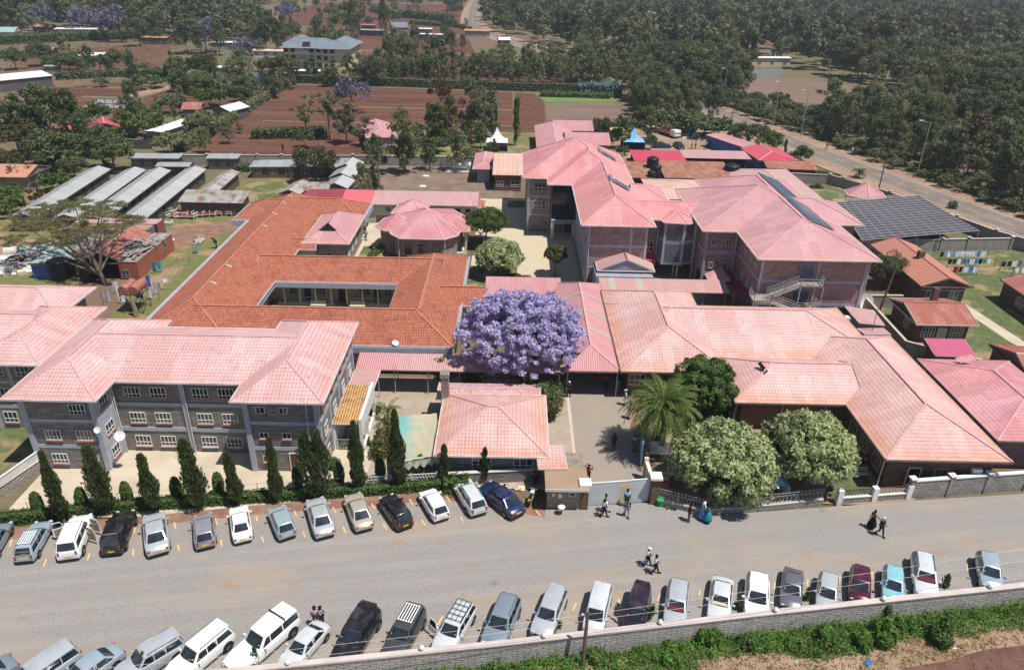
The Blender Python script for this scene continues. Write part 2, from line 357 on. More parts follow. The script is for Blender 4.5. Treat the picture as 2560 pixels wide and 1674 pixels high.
# fields
sheet('field', 'ploughed_y', [(-73, 258), (-72.5, 205), (-71.5, 165), (-60, 157.5), (0, 160), (-1, 252)])
sheet('field', 'ploughed_y', [(0, 252), (0, 168), (8, 200), (9, 236), (6, 249)])
sheet('field', 'stubble', [(9, 234), (9, 208), (33, 213), (30, 236)]); sheet('field', 'crop_green', [(7, 251), (9, 236), (31, 238), (34, 251)])
sheet('field', 'ploughed_y', [(-145, 239), (-131, 256), (-112, 240), (-114, 205), (-112, 200), (-118, 200), (-132, 222)])
sheet('field', 'ploughed_x', [(-215, 325), (-158, 372), (-150, 345), (-128, 300), (-150, 265), (-185, 290)])
sheet('field', 'ploughed_y', [(-108, 250), (-112, 205), (-100, 200), (-82, 215), (-78, 250)])
sheet('field', 'ploughed_y', [(-170, 700), (-45, 700), (-32, 500), (-24, 440), (-70, 450), (-150, 480)])
sheet('field', 'ploughed_y', [(-135, 440), (-60, 436), (-25, 420), (-18, 352), (-110, 370)])
sheet('field', 'ploughed_y', [(-60, 350), (-14, 345), (20, 300), (34, 262), (-58, 266)]); sheet('field', 'ploughed_x', [(-125, 360), (-63, 352), (-60, 330), (-118, 330)])
sheet('field', 'stubble', [(86, 300), (110, 296), (128, 262), (104, 236), (84, 246), (78, 262)])
sheet('path', 'dirt_light', [(-107, 251), (-113, 249), (-119, 224), (-121, 205), (-116, 205), (-112, 223)])
for k, (y0, y1) in enumerate(((219.5, 221.5), (197.5, 199))): rect('verge', 'verge', -66 if k else -45, 0, y0, y1)
rect('verge', 'verge', -135, -112, 243, 246); rect('verge', 'verge', -128, -112, 226, 229)
# main road north-east of the compound
RC = [(140, -20), (112, 45), (98, 88), (86.3, 121), (79.5, 145), (72.5, 169), (66, 194), (60, 220), (52, 248), (44, 280), (36, 312), (26, 340), (15, 370), (0, 405), (-14, 445), (-26, 490), (-31, 560), (-34, 630), (-36, 700), (-40, 900)]
def offset(pl, d):
    out = []
    for i, p in enumerate(pl):
        a = Vector(pl[max(0, i - 1)]); b = Vector(pl[min(len(pl) - 1, i + 1)]); t = (b - a).normalized(); out.append((p[0] + t.y * d, p[1] - t.x * d))
    return out
def smooth(pl, k=2):
    for _ in range(k):
        o = [pl[0]]
        for i in range(len(pl) - 1):
            a, b = Vector(pl[i]), Vector(pl[i + 1]); o += [tuple(a * .75 + b * .25), tuple(a * .25 + b * .75)]
        pl = o + [pl[-1]]
    return pl
RC = smooth(RC)
def strip(name, mat, d0, d1, z, pl=None, dash=None):
    pl = pl or RC; a, b = offset(pl, d0), offset(pl, d1); m = MB()
    for i in range(len(pl) - 1):
        if dash:
            L = (Vector(pl[i + 1]) - Vector(pl[i])).length; n = max(1, int(L / dash))
            for j in range(0, n):
                if j % 2: continue
                f0, f1 = j / n, (j + 1) / n
                q = [tuple(Vector(r[i]).lerp(Vector(r[i + 1]), f)) for r, f in ((a, f0), (a, f1), (b, f1), (b, f0))]; m.poly(*[(x, y, z) for x, y in q])
        else: m.poly((*a[i], z), (*a[i + 1], z), (*b[i + 1], z), (*b[i], z))
    return tag(m.build(name, MAT[mat]), kind='structure')
strip('road_shoulder', 'dirt_light', -8, 7.5, .13); strip('road', 'tarmac', -3.7, 3.7, .15)
strip('road_marking', 'road_white', -3.4, -3.28, .156); strip('road_marking', 'road_white', 3.28, 3.4, .156); strip('road_marking', 'yellow_line', -.06, .06, .158, dash=3)
# compound ground
plain('dirt_dark', (.24, .175, .13), (.17, .12, .085), .35, .95, bump=.05, bsc=2)
sheet('ground_yard', 'dirt_dark', [(-33, 120), (-6, 120), (0, 117), (0, 140), (2, 156), (-32, 155)])
rect('lawn', 'grass_dry', -52, -31.5, 124.5, 148); sheet('lawn', 'grass', [(-47, 124), (-40, 124), (-40, 141), (-51, 141)])
sheet('lawn', 'grass_dry', [(-57.5, 120), (-40, 120), (-40, 68), (-47, 68), (-49.5, 92), (-56, 112)])
sheet('dirt_track', 'dirt_red', [(-55, 113), (-45, 118), (-43, 115), (-49, 106), (-52, 100), (-54, 104)])
rect('lawn', 'grass_dry', -100, -57.5, 88, 140); rect('dirt_track', 'dirt_light', -100, -57, 98, 107)
rect('pink_path', 'corr_palepink', -45.3, -44, 76, 97) if 0 else rect('path', 'concrete_pale', -42.5, -40.4, 70, 100)
rect('courtyard', 'paver_yellow', -5.9, 9.5, 93, 133); rect('courtyard', 'concrete_pale', -25, -20.3, 96, 118); rect('courtyard', 'concrete_yard', 9.5, 30, 86, 118)
rect('lawn', 'grass', -22.5, -18, 97.5, 107); rect('lawn', 'grass', -6.5, .8, 88, 100); rect('lawn', 'grass', -1, 3, 128, 132); rect('lawn', 'grass', -6, -4.6, 104, 112)
rect('courtyard', 'concrete_yard', -30, -13, 84, 96) ; rect('lawn', 'grass_dry', -29, -14, 77.5, 85.2)
rect('yard', 'concrete_yard', -15.5, 6, 50, 68); rect('yard', 'concrete_pale', -39.4, -12, 45.5, 55)
sheet('driveway', 'paver', [(6.1, 48), (11.6, 48.6), (11.6, 84), (6.1, 84)]); rect('kerb_edge', 'concrete_pale', 5.8, 6.1, 52, 66)
rect('garden_floor', 'dirt_light', 11.6, 34, 48.8, 68); rect('lawn', 'grass', 14.5, 22.5, 55, 68); rect('lawn', 'grass', 27, 31.2, 49.3, 57)
rect('lawn', 'grass', -60, -40.9, 44, 60)
sheet('lawn', 'grass', [(58, 86), (56, 108.3), (78, 111), (90, 104), (90, 68), (60, 66)]); sheet('lawn', 'grass', [(44, 64), (60, 64), (60, 90), (44, 90)]); sheet('path', 'concrete_pale', [(58, 91), (59.6, 91), (61, 79), (64, 72), (70, 66), (68, 65), (62, 71), (59.2, 79)])
rect('lawn', 'grass', 54, 66, 131, 147); rect('path', 'concrete_pale', 53, 57, 122, 147); rect('courtyard', 'concrete_yard', 43, 58, 100, 150)
sheet('yard', 'dirt_light', [(22, 160), (24, 200), (30, 206), (52, 205), (60, 185), (64, 172), (60, 160)]); rect('lawn', 'grass_dry', -30, 23, 158, 190)
rect('lawn', 'verge', 19, 56, 134, 160)
# parking apron: edges follow the boundary walls
sheet('verge', 'dirt_red', [(-70, 38.5), (-46, 41.5), (-38, 43.9), (-20, 47.2), (-5, 49.6), (3.2, 47.2), (3.2, 44), (-20, 44), (-40, 40), (-70, 33)])
sheet('parking_lot', 'gravel', [(-70, 22), (-14, 31.4), (36, 39.1), (75, 44.8), (75, 54), (44, 50.6), (34, 49.4), (26, 48.3), (16, 47.0), (11.8, 48.5), (3.1, 47.4), (3.0, 46.4), (-5, 48.3), (-20, 46.0), (-39, 42.4), (-70, 37)])
sheet('vegetation_bed', 'dirt_light', [(-60, -10), (90, -10), (90, 45.5), (36.5, 37.6), (0.5, 32.2), (-60, 22.6)])
sheet('soil_bed', 'soil_dark', gp('D3', (900, 1800), (1150, 1556), (1500, 1500), (1850, 1400), (2193, 1360), (3000, 1250), (3200, 1900)))
# ================================================================== building kit
def hip(B, x0, x1, y0, y1, h, p, ax=None, ends='hh', gut='SNWE', inset=None, cap=True):
    """one hip or gable roof piece: slopes into B.rf, ridge caps into B.cp, gutters into B.gt, gable triangles into B.wl"""
    ax = ax or ('y' if (y1 - y0) > (x1 - x0) else 'x')
    if ax == 'x': T = lambda u, w, z: (u, w, z); a0, a1, b0, b1 = x0, x1, y0, y1
    else: T = lambda u, w, z: (w, u, z); a0, a1, b0, b1 = y0, y1, x0, x1
    m = (b0 + b1) / 2; hw = (b1 - b0) / 2; zr = h + p * hw; i0 = (inset or hw) if ends[0] == 'h' else 0; i1 = (inset or hw) if ends[1] == 'h' else 0
    if a0 + i0 > a1 - i1: i0 = i1 = (a1 - a0) / 2; 
    A, Bq, C, D = T(a0, b0, h), T(a1, b0, h), T(a1, b1, h), T(a0, b1, h); R0, R1 = T(a0 + i0, m, zr), T(a1 - i1, m, zr)
    rf = B.rf; rf.zr = h
    fl = (lambda *q: q) if ax == 'x' else (lambda *q: q[::-1])
    rf.poly(*fl(A, Bq, R1, R0)); rf.poly(*fl(C, D, R0, R1))
    if ends[0] == 'h': rf.poly(*fl(D, A, R0))
    elif ends[0] == 'g': B.wl.poly(*fl(*[T(a0 + B.oh * .5, q[1] if ax == 'x' else q[0], q[2] - .05) for q in (D, A, R0)]))
    if ends[1] == 'h': rf.poly(*fl(Bq, C, R1))
    elif ends[1] == 'g': B.wl.poly(*fl(*[T(a1 - B.oh * .5, q[1] if ax == 'x' else q[0], q[2] - .05) for q in (Bq, C, R1)]))
    if cap:
        cw = B.cw
        if (Vector(R0) - Vector(R1)).length > .1: B.cp.beam((R0[0], R0[1], R0[2] + .02), (R1[0], R1[1], R1[2] + .02), cw, .09)
        for q, r, e in ((A, R0, 0), (D, R0, 0), (Bq, R1, 1), (C, R1, 1)):
            if ends[e] == 'h': B.cp.beam((q[0], q[1], q[2] + .02), (r[0], r[1], r[2] + .02), cw * .8, .08)
            elif ends[e] == 'g': B.gt.beam((q[0], q[1], q[2] - .04), (r[0], r[1], r[2] - .04), .05, .2)
    g = B.gw
    if 'S' in gut: B.gt.box(x0 - g, x1 + g, y0 - g, y0 + .01, h - .16, h + .0)
    if 'N' in gut: B.gt.box(x0 - g, x1 + g, y1 - .01, y1 + g, h - .16, h + .0)
    if 'W' in gut: B.gt.box(x0 - g, x0 + .01, y0, y1, h - .155, h - .002)
    if 'E' in gut: B.gt.box(x1 - .01, x1 + g, y0, y1, h - .155, h - .002)
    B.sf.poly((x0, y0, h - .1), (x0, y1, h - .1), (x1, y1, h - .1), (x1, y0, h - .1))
def text_mesh(name, body, size, loc, rot, mat, parent, sx=1.0):
    tc = bpy.data.curves.new(name, 'FONT'); tc.body = body; tc.size = size; tc.extrude = .008; tc.align_x = 'CENTER'; to = bpy.data.objects.new(name, tc); S.collection.objects.link(to)
    me = bpy.data.meshes.new_from_object(to); bpy.data.objects.remove(to); me.materials.clear(); me.materials.append(MAT[mat])
    o = obj(name, me, parent); o.location = loc; o.rotation_euler = rot; o.scale = (sx, 1, 1); return o
class Bld:
    def __init__(s, name, label, cat, roof='pink_tile', wall='stone_grey', cap='ridge_pink', gut='gutter', group=None, oh=.7, cw=.2, gw=.1, rname='roof'):
        s.o = thing(name, label, cat, group=group); s.rm, s.wm, s.cm, s.gm = roof, wall, cap, gut; s.oh = oh; s.cw = cw; s.gw = gw; s.rname = rname
        s.rf, s.wl, s.cp, s.gt, s.sf, s.bd = MB(), MB(), MB(), MB(), MB(), MB(); s.bm = 'concrete_grey'
    def hip(s, *a, **k): hip(s, *a, **k); return s
    def quad(s, pts, th=.06):   # sloping sheet roof from eave line (2 pts) up to ridge line (2 pts)
        s.rf.zr = min(p[2] for p in pts); s.rf.poly(*pts)
        n = len(pts)
        for i in range(n):
            a, b = Vector(pts[i]), Vector(pts[(i + 1) % n]); s.gt.beam(a - Vector((0, 0, .06)), b - Vector((0, 0, .06)), .06, .1)
        s.sf.poly(*[(p[0], p[1], p[2] - .08) for p in pts][::-1])
    def box(s, *a): s.wl.box(*a); return s
    def band(s, *a): s.bd.box(*a); return s
    def part(s, name, mb, mat): return mb.build(name, MAT[mat], s.o)
    def done(s):
        r = None
        if s.rf.f:
            r = s.rf.build(s.rname, MAT[s.rm], s.o)
            if s.cp.f: s.cp.build('ridge_cap', MAT[s.cm], r)
            if s.gt.f: s.gt.build('gutter', MAT[s.gm], r)
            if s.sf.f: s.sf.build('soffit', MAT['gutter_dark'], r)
        if s.wl.f: s.wl.build('wall', MAT[s.wm], s.o)
        if s.bd.f: s.bd.build('concrete_frame', MAT[s.bm], s.o)
        return s.o
WC = {}
def win(B, side, plane, c, z, w=1.4, h=1.1, nx=3, ny=2, fr='paint_white', gl='glass_dark', sill='sill_red', name='window', pr=None):
    """window part: white frame mesh with a pane (and a sill) as sub-parts, on a wall facing side"""
    key = (w, h, nx, ny, fr, gl, sill, name)
    if key not in WC:
        f = MB(); t = .05
        for i in range(nx + 1): x = -w / 2 + w * i / nx; f.box(x - t / 2, x + t / 2, -.05, 0, 0, h)
        for j in range(ny + 1): q = h * j / ny * (1 if j in (0, ny) else .72); f.box(-w / 2, w / 2, -.055, 0, q - t / 2, q + t / 2)
        p = MB(); p.box(-w / 2, w / 2, -.02, .02, 0, h); s = None
        if sill: s = MB(); s.box(-w / 2 - .08, w / 2 + .08, -.14, 0, -.14, -.03)
        WC[key] = (f.mesh(name, MAT[fr]), p.mesh('pane', MAT[gl]), s.mesh('sill', MAT[sill]) if s else None)
    fm, pm, sm = WC[key]
    o = obj(name, fm, B.o if hasattr(B, 'o') else B); rz = {'S': 0, 'E': math.pi / 2, 'N': math.pi, 'W': -math.pi / 2}[side]
    o.location = ((c, plane, z) if side in 'SN' else (plane, c, z)); o.rotation_euler = (0, 0, rz)
    obj('pane', pm, o)
    if sm: obj('sill', sm, o)
    return o
def door(B, side, plane, c, z, w=.9, h=2.0, mat='door_brown'):
    o = MB().box(-w / 2, w / 2, -.05, .0, 0, h).build('door', MAT[mat], B.o); f = MB()
    f.box(-w / 2 - .08, -w / 2, -.07, 0, 0, h + .08).box(w / 2, w / 2 + .08, -.07, 0, 0, h + .08).box(-w / 2, w / 2, -.07, 0, h, h + .08); f.build('door_frame', MAT['paint_white'], o)
    o.location = ((c, plane, z) if side in 'SN' else (plane, c, z)); o.rotation_euler = (0, 0, {'S': 0, 'E': math.pi / 2, 'N': math.pi, 'W': -math.pi / 2}[side]); return o
def rings(B, x0, x1, y0, y1, zs, cols_x=(), cols_y=(), t=.04, bh=.35, cw=.35, ztop=7.5):
    for z in zs: B.band(x0 - t, x1 + t, y0 - t, y1 + t, z, z + bh)
    for x in cols_x: B.band(x - cw / 2, x + cw / 2, y0 - t - .05, y1 + t + .05, 0, ztop)
    for y in cols_y: B.band(x0 - t - .05, x1 + t + .05, y - cw / 2, y + cw / 2, 0, ztop)
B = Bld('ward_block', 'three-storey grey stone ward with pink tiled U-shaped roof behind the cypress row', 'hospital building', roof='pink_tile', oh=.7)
h = 7.6
B.hip(-40.6, -33.1, 50.65, 65.3, h, .485).hip(-22.4, -14.95, 50.95, 65.75, h, .49).hip(-37, -18.6, 53.72, 63.9, h, .355, ax='x', ends='gg', gut='SN')
B.box(-39.85, -33.85, 51.5, 64.5, 0, h + .2).box(-34, -21.7, 54.3, 63.2, 0, h + .2).box(-21.75, -15.6, 51.75, 65, 0, h + .2)
for x0, x1, y0, y1, cx, cy in ((-39.85, -33.85, 51.5, 64.5, (-39.7, -34.0), (57, 64.3)), (-21.75, -15.6, 51.75, 65, (-21.6, -15.78), (55, 58.5, 62, 64.8))):
    rings(B, x0, x1, y0, y1, (2.3, 4.85), cx, cy, ztop=7.55)
    for x in cx: B.band(x - .22, x + .22, y0 - .12, y0 + .2, 0, 7.5)
B.band(-34, -21.7, 54.22, 54.4, 2.3, 2.7).band(-34, -21.7, 54.22, 54.4, 4.85, 5.2).band(-28.0, -27.7, 54.16, 54.4, 0, 7.5)
for i, z in enumerate((.75, 3.15, 5.7)):
    for x in (-37.9, -35.3): win(B, 'S', 51.49, x - (0 if i < 2 else 0), z, 1.25, .95, 4, 2) if not (i == 2 and x < -37) else None
    for x in (-32.3, -30.1, -27.0 + .5, -24.3): win(B, 'S', 54.29, x + .2, z, 1.3, 1.0, 4, 2, sill='sill_red' if i else 'sill_pink')
    win(B, 'E', -33.84, 52.8, z, 1.2, 1.0, 3, 2)
    if i < 2:
        for x in (-20.4, -18.5): win(B, 'S', 51.74, x, z + .35, .7, .6, 2, 1) if i or x < -20 else None
    else:
        for x in (-20.4, -18.5): win(B, 'S', 51.74, x, z + .3, .7, .6, 2, 1)
    for y in (53.3, 56.7, 60.2, 63.3): win(B, 'E', -15.59, y, z, 1.1, 1.0, 3, 2)
door(B, 'S', 51.74, -18.0, 0)
for x, y in ((-16.6, 51.68), (-33.6, 54.0), (-27.6, 54.1), (-33.75, 53.9)):
    MB().tube((x, y, .1), (x, y, 7.4), .05).build('downpipe', MAT['gutter'], B.o)
B.done()
B = Bld('ward_block', 'pink-roofed ward cut by the left edge of the photo, behind the stone ward', 'hospital building', roof='pink_tile', wall='stone_warm')
h = 7.4
B.hip(-47.6, -40.95, 56.5, 68.4, h, .45); B.hip(-70, -44.5, 58.5, 67.5, h - .02, .38, ax='x', ends='gg', gut='SN'); B.hip(-72, -45.2, 66.9, 74.5, h - .5, .40, ax='x', ends='gh', gut='SNE')
B.box(-47, -41.7, 57.4, 67.6, 0, h + .2).box(-69, -45, 59.4, 66.8, 0, h + .2).box(-70, -46.2, 67.6, 73.8, 0, h - .3)
rings(B, -47, -41.7, 57.4, 67.6, (2.3, 4.9), (-46.8, -44.4, -41.9), (62, 67.4), ztop=7.2)
for z in (.8, 3.3, 5.7):
    for y in (59, 61.2, 64.8): win(B, 'E', -41.69, y, z, 1.2, 1.1, 3, 2)
    for x in (-45.6, -43.2): win(B, 'S', 57.39, x, z, 1.2, 1.1, 3, 2)
B.done()
B = Bld('courtyard_ward', 'long single-storey ward with orange-red clay tile roof around a small courtyard', 'hospital building', roof='clay_tile', wall='cream', cap='ridge_clay', gut='concrete_grey', oh=.5, cw=.26, gw=.16)
h = 3.6; p = .5
B.hip(-39.6, -29.15, 68.5, 118.8, h, p, gut='SNWE').hip(-38.5, -5.95, 68.52, 77.15, h, p, ax='x', ends='hh', gut='S').hip(-13.95, -5.93, 73.2, 94.2, h, p, gut='NE', ends='xh')
B.hip(-32, -8.5, 84.85, 92.4, h, p, ax='x', ends='gg', gut='SN').hip(-34, -22.95, 108.9, 117.1, h, p, ax='x', ends='gh', gut='SNE').hip(-42.1, -35, 108, 116.4, h, .48, ax='x', ends='hg', gut='SNW')
B.hip(-9.5, -3.0, 78.7, 83.9, h, p, ax='x', ends='gg', gut='SN').hip(-30.5, -26.8, 95.95, 99.5, h, p, ax='x', ends='gg', gut='SN')
B.box(-38.9, -30.6, 69.3, 118, 0, h + .15).box(-30.7, -14, 69.3, 75.6, 0, h + .15).box(-12.6, -6.6, 69.4, 93.4, 0, h + .15).box(-30.7, -12.5, 86.9, 91.6, 0, h + .15)
B.box(-33, -23.7, 109.6, 116.4, 0, h + .1).box(-41.3, -38.9, 108.7, 115.7, 0, h + .1).box(-9, -3.6, 79.4, 83.2, 0, h).box(-30.5, -27.3, 96.5, 99, 0, h)
wf = MB()   # painted fascia beams and veranda plinth of the courtyard
wf.box(-29.1, -14.0, 84.62, 84.8, 2.85, 3.5).box(-29.3, -29.1, 77.1, 84.8, 2.85, 3.5).box(-14.02, -13.85, 77.1, 84.8, 2.85, 3.5).box(-16.4, -6.0, 68.3, 68.46, 2.75, 3.45).box(-5.75, -5.6, 68.5, 94.3, 2.9, 3.75).box(-40.0, -39.8, 69, 108, 2.9, 3.6).box(-42.4, -39.7, 107.75, 107.9, 2.6, 3.5).box(-22.75, -22.6, 108.8, 117.2, 2.7, 3.6)
B.part('fascia', wf, 'concrete_grey')
pl = MB().box(-29.2, -22.1, 85.3, 85.45, 0, .55).box(-20.6, -14.3, 85.3, 85.45, 0, .55); B.part('plinth', pl, 'render_mauve')
for i in range(8): MB().box(-28.4 + i * 1.95, -28.2 + i * 1.95, 85.2, 85.4, .5, 3.0).build('pillar', MAT['cream'], B.o)
rl = MB()
for a, b in ((-28.2, -22.2), (-20.6, -14.6)):
    rl.beam((a, 85.3, 1.35), (b, 85.3, 1.35), .05); rl.beam((a, 85.3, .65), (b, 85.3, .65), .04); x = a
    while x < b - .3: rl.beam((x, 85.3, .65), (x + .5, 85.3, 1.35), .03); rl.beam((x + .5, 85.3, .65), (x, 85.3, 1.35), .03); x += .5
B.part('railing', rl, 'steel')
for x in (-27.4, -24.2, -18.6, -15.4): win(B, 'S', 86.89, x, 1.1, 1.3, 1.0, 3, 2, sill=None)
for x in (-25.8, -21.5, -17): door(B, 'S', 86.89, x, 0, .9, 2.0, 'steel_dark')
for t, x, y in (('B1', 325, 392), ('B1', 270, 452), ('B1', 180, 555), ('B1', 90, 665), ('B0', 2130, 1038), ('B0', 1990, 1197)):
    q = G(t, x, y, 5.2); e = MB(); z = 6.22 - .5 * (q.x + 34.37)
    e.poly((q.x - .32, q.y - .2, z + .16 + .05), (q.x + .32, q.y - .2, z - .16 + .05), (q.x + .32, q.y + .2, z - .16 + .05), (q.x - .32, q.y + .2, z + .16 + .05)); e.build('skylight', MAT['fibreglass'], B.o)
B.done()
B = Bld('clinic_annex', 'small annex with mauve-pink hip roof and a vent gablet wedged into the clay-tiled ward', 'hospital building', roof='mauve_tile', wall='stone_warm', oh=.6)
B.hip(-28.9, -22.4, 96.9, 109.4, 4.2, .47); B.box(-28.2, -23.1, 97.6, 108.8, 0, 4.3)
gb = MB(); gb.poly((-27.0, 99.0, 5.25), (-24.3, 99.0, 5.25), (-25.65, 99.9, 6.0)); gb.poly((-27.2, 98.9, 5.2), (-25.65, 99.6, 6.05), (-25.65, 101, 6.05)); B.part('vent', gb, 'void')
win(B, 'S', 97.59, -25.5, 1.6, 1.0, 1.1, 3, 2, sill=None)
for y in (99.5, 102, 104.5): win(B, 'E', -23.09, y, 1.4, 1.2, 1.2, 3, 2, sill=None)
B.done()
def fan(B, pts, apex, h):
    B.rf.zr = h; n = len(pts); ap = Vector(apex)
    for i in range(n):
        a, b = pts[i], pts[(i + 1) % n]; B.rf.poly((*a, h), (*b, h), ap); B.cp.beam((*a, h + .03), ap + Vector((0, 0, .03)), .14, .07); B.gt.beam((*a, h - .05), (*b, h - .05), .14, .14)
    B.sf.poly(*[(*q, h - .1) for q in pts][::-1])
def shrink(pts, d):
    c = Vector((sum(p[0] for p in pts) / len(pts), sum(p[1] for p in pts) / len(pts))); return [tuple(Vector(p) + (c - Vector(p)).normalized() * d) for p in pts]
B = Bld('chapel', 'many-sided stone chapel with faceted pink roof and three dark windows in front', 'chapel', roof='crimson_tile', wall='brick_pale', oh=.6)
m0 = [(-17.6, 102.5), (-16.0, 100.55), (-9.7, 100.5), (-7.8, 102.4), (-7.0, 110.7), (-9.6, 114.6), (-16, 114.6), (-18.9, 110.4)]
fan(B, m0, (-12.55, 107.3, 6.1), 3.8); B.wl.prism(shrink(m0, .75), 0, 3.9)
m1 = [(-20.3, 105.7), (-18.7, 103.6), (-15, 103.6), (-14.5, 108), (-16, 111), (-19.4, 109.8)]; fan(B, m1, (-16.9, 106, 5.75), 3.82); B.wl.prism(shrink(m1, .75), 0, 3.9)
m2 = [(-19, 112), (-14, 112), (-13.4, 116.5), (-15.6, 118.1), (-18.4, 116.8)]; fan(B, m2, (-15.7, 114.6, 5.3), 3.7)
B.hip(-11, -6.35, 104.2, 110.8, 3.78, .38, ax='x', ends='gh', gut='SNE')
for x in (-14.9, -12.9, -10.9): win(B, 'S', 101.22, x, .9, 1.0, 1.8, 2, 2, fr='steel_dark', sill=None)
for y in (104.8, 107.4, 110.2): MB().tube((-6.9, y, 0), (-6.9, y, 3.7), .16, n=10).build('column', MAT['cream'], B.o)
for x in (-16.2, -9.6): MB().tube((x, 100.9, 0), (x, 100.9, 3.7), .06).build('downpipe', MAT['gutter'], B.o)
MB().box(-8.5, -6.9, 104.4, 110.6, 0, .35).build('porch_floor', MAT['pale_wall'], B.o)
B.done()
B = Bld('service_range', 'long low range, sheet roof in maroon, bright red and pale pink stretches', 'outbuilding', roof='corr_palepink', wall='pale_wall', cap='gutter', oh=.4)
B.quad([(-23.1, 118.3, 3.2), (-5.8, 118.4, 3.2), (-5.8, 123.3, 4.15), (-23.1, 123.0, 4.15)]); B.box(-28, -6, 118.8, 123, 0, 3.25).box(-35, -28, 120, 123, 0, 3.2)
MB().poly((-28.2, 119.0, 3.3), (-23.12, 118.3, 3.22), (-23.12, 123.05, 4.16), (-28.2, 123.2, 4.16)).build('bright_roof', MAT['corr_bright'], B.o)
MB().poly((-35.5, 121.4, 3.3), (-28.22, 119.2, 3.25), (-28.22, 123.2, 4.16), (-34.2, 123, 4.15)).build('maroon_roof', MAT['corr_maroon'], B.o)
MB().poly((-5.75, 118.6, 3.0), (-4.7, 118.6, 2.9), (-4.6, 122.6, 2.9), (-5.75, 122.6, 3.0)).build('side_roof', MAT['corr_oldred'], B.o)
MB().box(-22.5, -6, 118.72, 118.78, 0, 1.1).build('stone_base', MAT['brick_brown'], B.o)
for x in (-20.5, -12, -9, -7.4): win(B, 'S', 118.79, x, 1.9, .7, .6, 1, 1, fr='steel_dark', sill=None)
B.done()
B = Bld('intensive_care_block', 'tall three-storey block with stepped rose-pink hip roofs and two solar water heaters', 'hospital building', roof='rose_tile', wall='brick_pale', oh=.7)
h = 9.0; p = .54; B.bm = 'concrete_grey'
B.hip(1.5, 18.5, 114.9, 131.8, h, p).hip(5.28, 18.51, 111.5, 128.5, h - .01, p, gut='SWE').hip(8.92, 18.52, 92.6, 125, h - .02, p, gut='SWE', ends='hh')
B.hip(17.2, 22.6, 104.3, 112, h - .4, .42, ax='x', ends='gh', gut='SNE')
B.box(2.25, 17.8, 115.6, 131, 0, h + .2).box(9.8, 17.8, 93.5, 116, 0, h + .2).box(17.7, 21.9, 105, 111.3, 0, h - .3)
for x0, x1, y0, y1, cx, cy in ((2.25, 6.0, 115.6, 131, (2.45, ), (118, 122, 126, 130.8)), (9.8, 17.8, 93.5, 112, (10.02, 15.6, 17.6), (96.5, 100, 103.5, 107, 110.5))):
    rings(B, x0, x1, y0, y1, (2.7, 5.7), cx, cy, ztop=8.9)
for z in (3.9, 6.8): win(B, 'S', 115.55, 4.2, z, 1.8, 1.3, 3, 2, sill=None)
for y in (95, 98.2, 101.7, 105.2, 108.7):
    for z in (.8, 3.9, 6.9): win(B, 'W', 9.79, y, z, 1.6, 1.4, 3, 2, sill=None)
gl = MB().box(6.05, 9.7, 112.6, 112.7, 3.1, 8.9); q = B.part('curtain_glass', gl, 'glass_dark')
MB().box(6.0, 9.75, 112.2, 112.55, 2.55, 3.15).build('sign_beam', MAT['concrete_grey'], B.o); MB().box(6.0, 9.75, 112.7, 115.6, 3.0, 3.2).build('canopy_slab', MAT['concrete_grey'], B.o)
MB().box(6.0, 6.5, 112.2, 112.7, 0, 2.55).build('portal_pillar', MAT['pale_wall'], B.o); MB().box(9.35, 9.8, 112.2, 112.7, 0, 2.55).build('portal_pillar', MAT['pale_wall'], B.o); door(B, 'S', 115.55, 8.9, 0, 1.2, 2.2)
text_mesh('sign_text', 'CRITICAL CARE UNIT', .36, (7.87, 112.185, 2.72), (math.pi / 2, 0, 0), 'steel_dark', B.o)
MB().box(10.9, 18.3, 89.4, 93.4, 0, 3.2).build('porch_room', MAT['render_mauve'], B.o)
MB().tube((10.1, 93.35, .1), (10.1, 93.35, 8.8), .06).build('downpipe', MAT['gutter'], B.o); MB().tube((5.7, 115.4, .1), (5.7, 115.4, 8.8), .06).build('downpipe', MAT['gutter'], B.o)
B.done()
# rusty porch gable in front of it
B = Bld('porch_gable', 'rusty pale sheet gable roof with white edge at the foot of the brick block', 'porch', roof='corr_palepink', wall='render_mauve', cap='corr_oldred', oh=.3)
B.hip(11.2, 18.6, 90.6, 93.5, 3.6, .42, ax='y', ends='gg'); B.done()
# solar water heaters
def heater(x, y, lab, n=2):
    t = thing('solar_water_heater', lab, 'solar water heater', group='solar water heaters on the pink roof')
    zf = lambda xx: 9 + .54 * (18.52 - xx) + .08
    MB().poly(*[(x, y - 1.0, zf(x) + .1), (x + 2.4, y - 1.0, zf(x + 2.4) + .1), (x + 2.4, y + 1.0, zf(x + 2.4) + .1), (x, y + 1.0, zf(x) + .1)]).box(x, x + .1, y - 1, y + 1, zf(x) - .1, zf(x)).build('collector', MAT['glass_blue'], t)
    fr = MB()
    for yy in (y - 1, y, y + 1): fr.beam((x, yy, zf(x) + .13), (x + 2.4, yy, zf(x + 2.4) + .13), .06)
    fr.build('frame', MAT['steel'], t)
    MB().tube((x - .25, y - 1.35, zf(x) + .35), (x - .25, y + 1.35, zf(x) + .35), .3, n=14).build('tank', MAT['steel'], t)
heater(14.25, 105.6, 'grey-tubed solar water heater on the pink roof, nearer the photographer'); heater(14.35, 123.0, 'grey-tubed solar water heater higher on the pink roof, near its far peak')
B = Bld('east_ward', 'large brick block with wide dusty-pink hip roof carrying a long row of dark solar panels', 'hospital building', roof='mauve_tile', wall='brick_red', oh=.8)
h = 9.0; p = .37; B.bm = 'render_mauve'
B.hip(28.65, 43.0, 81.7, 116.3, h, p).hip(24.35, 42.99, 91.3, 110.2, h - .01, p, gut='SNW', ax='x').hip(36, 46.4, 94.9, 105.4, h - .02, p, ax='x', ends='gh', gut='SNE')
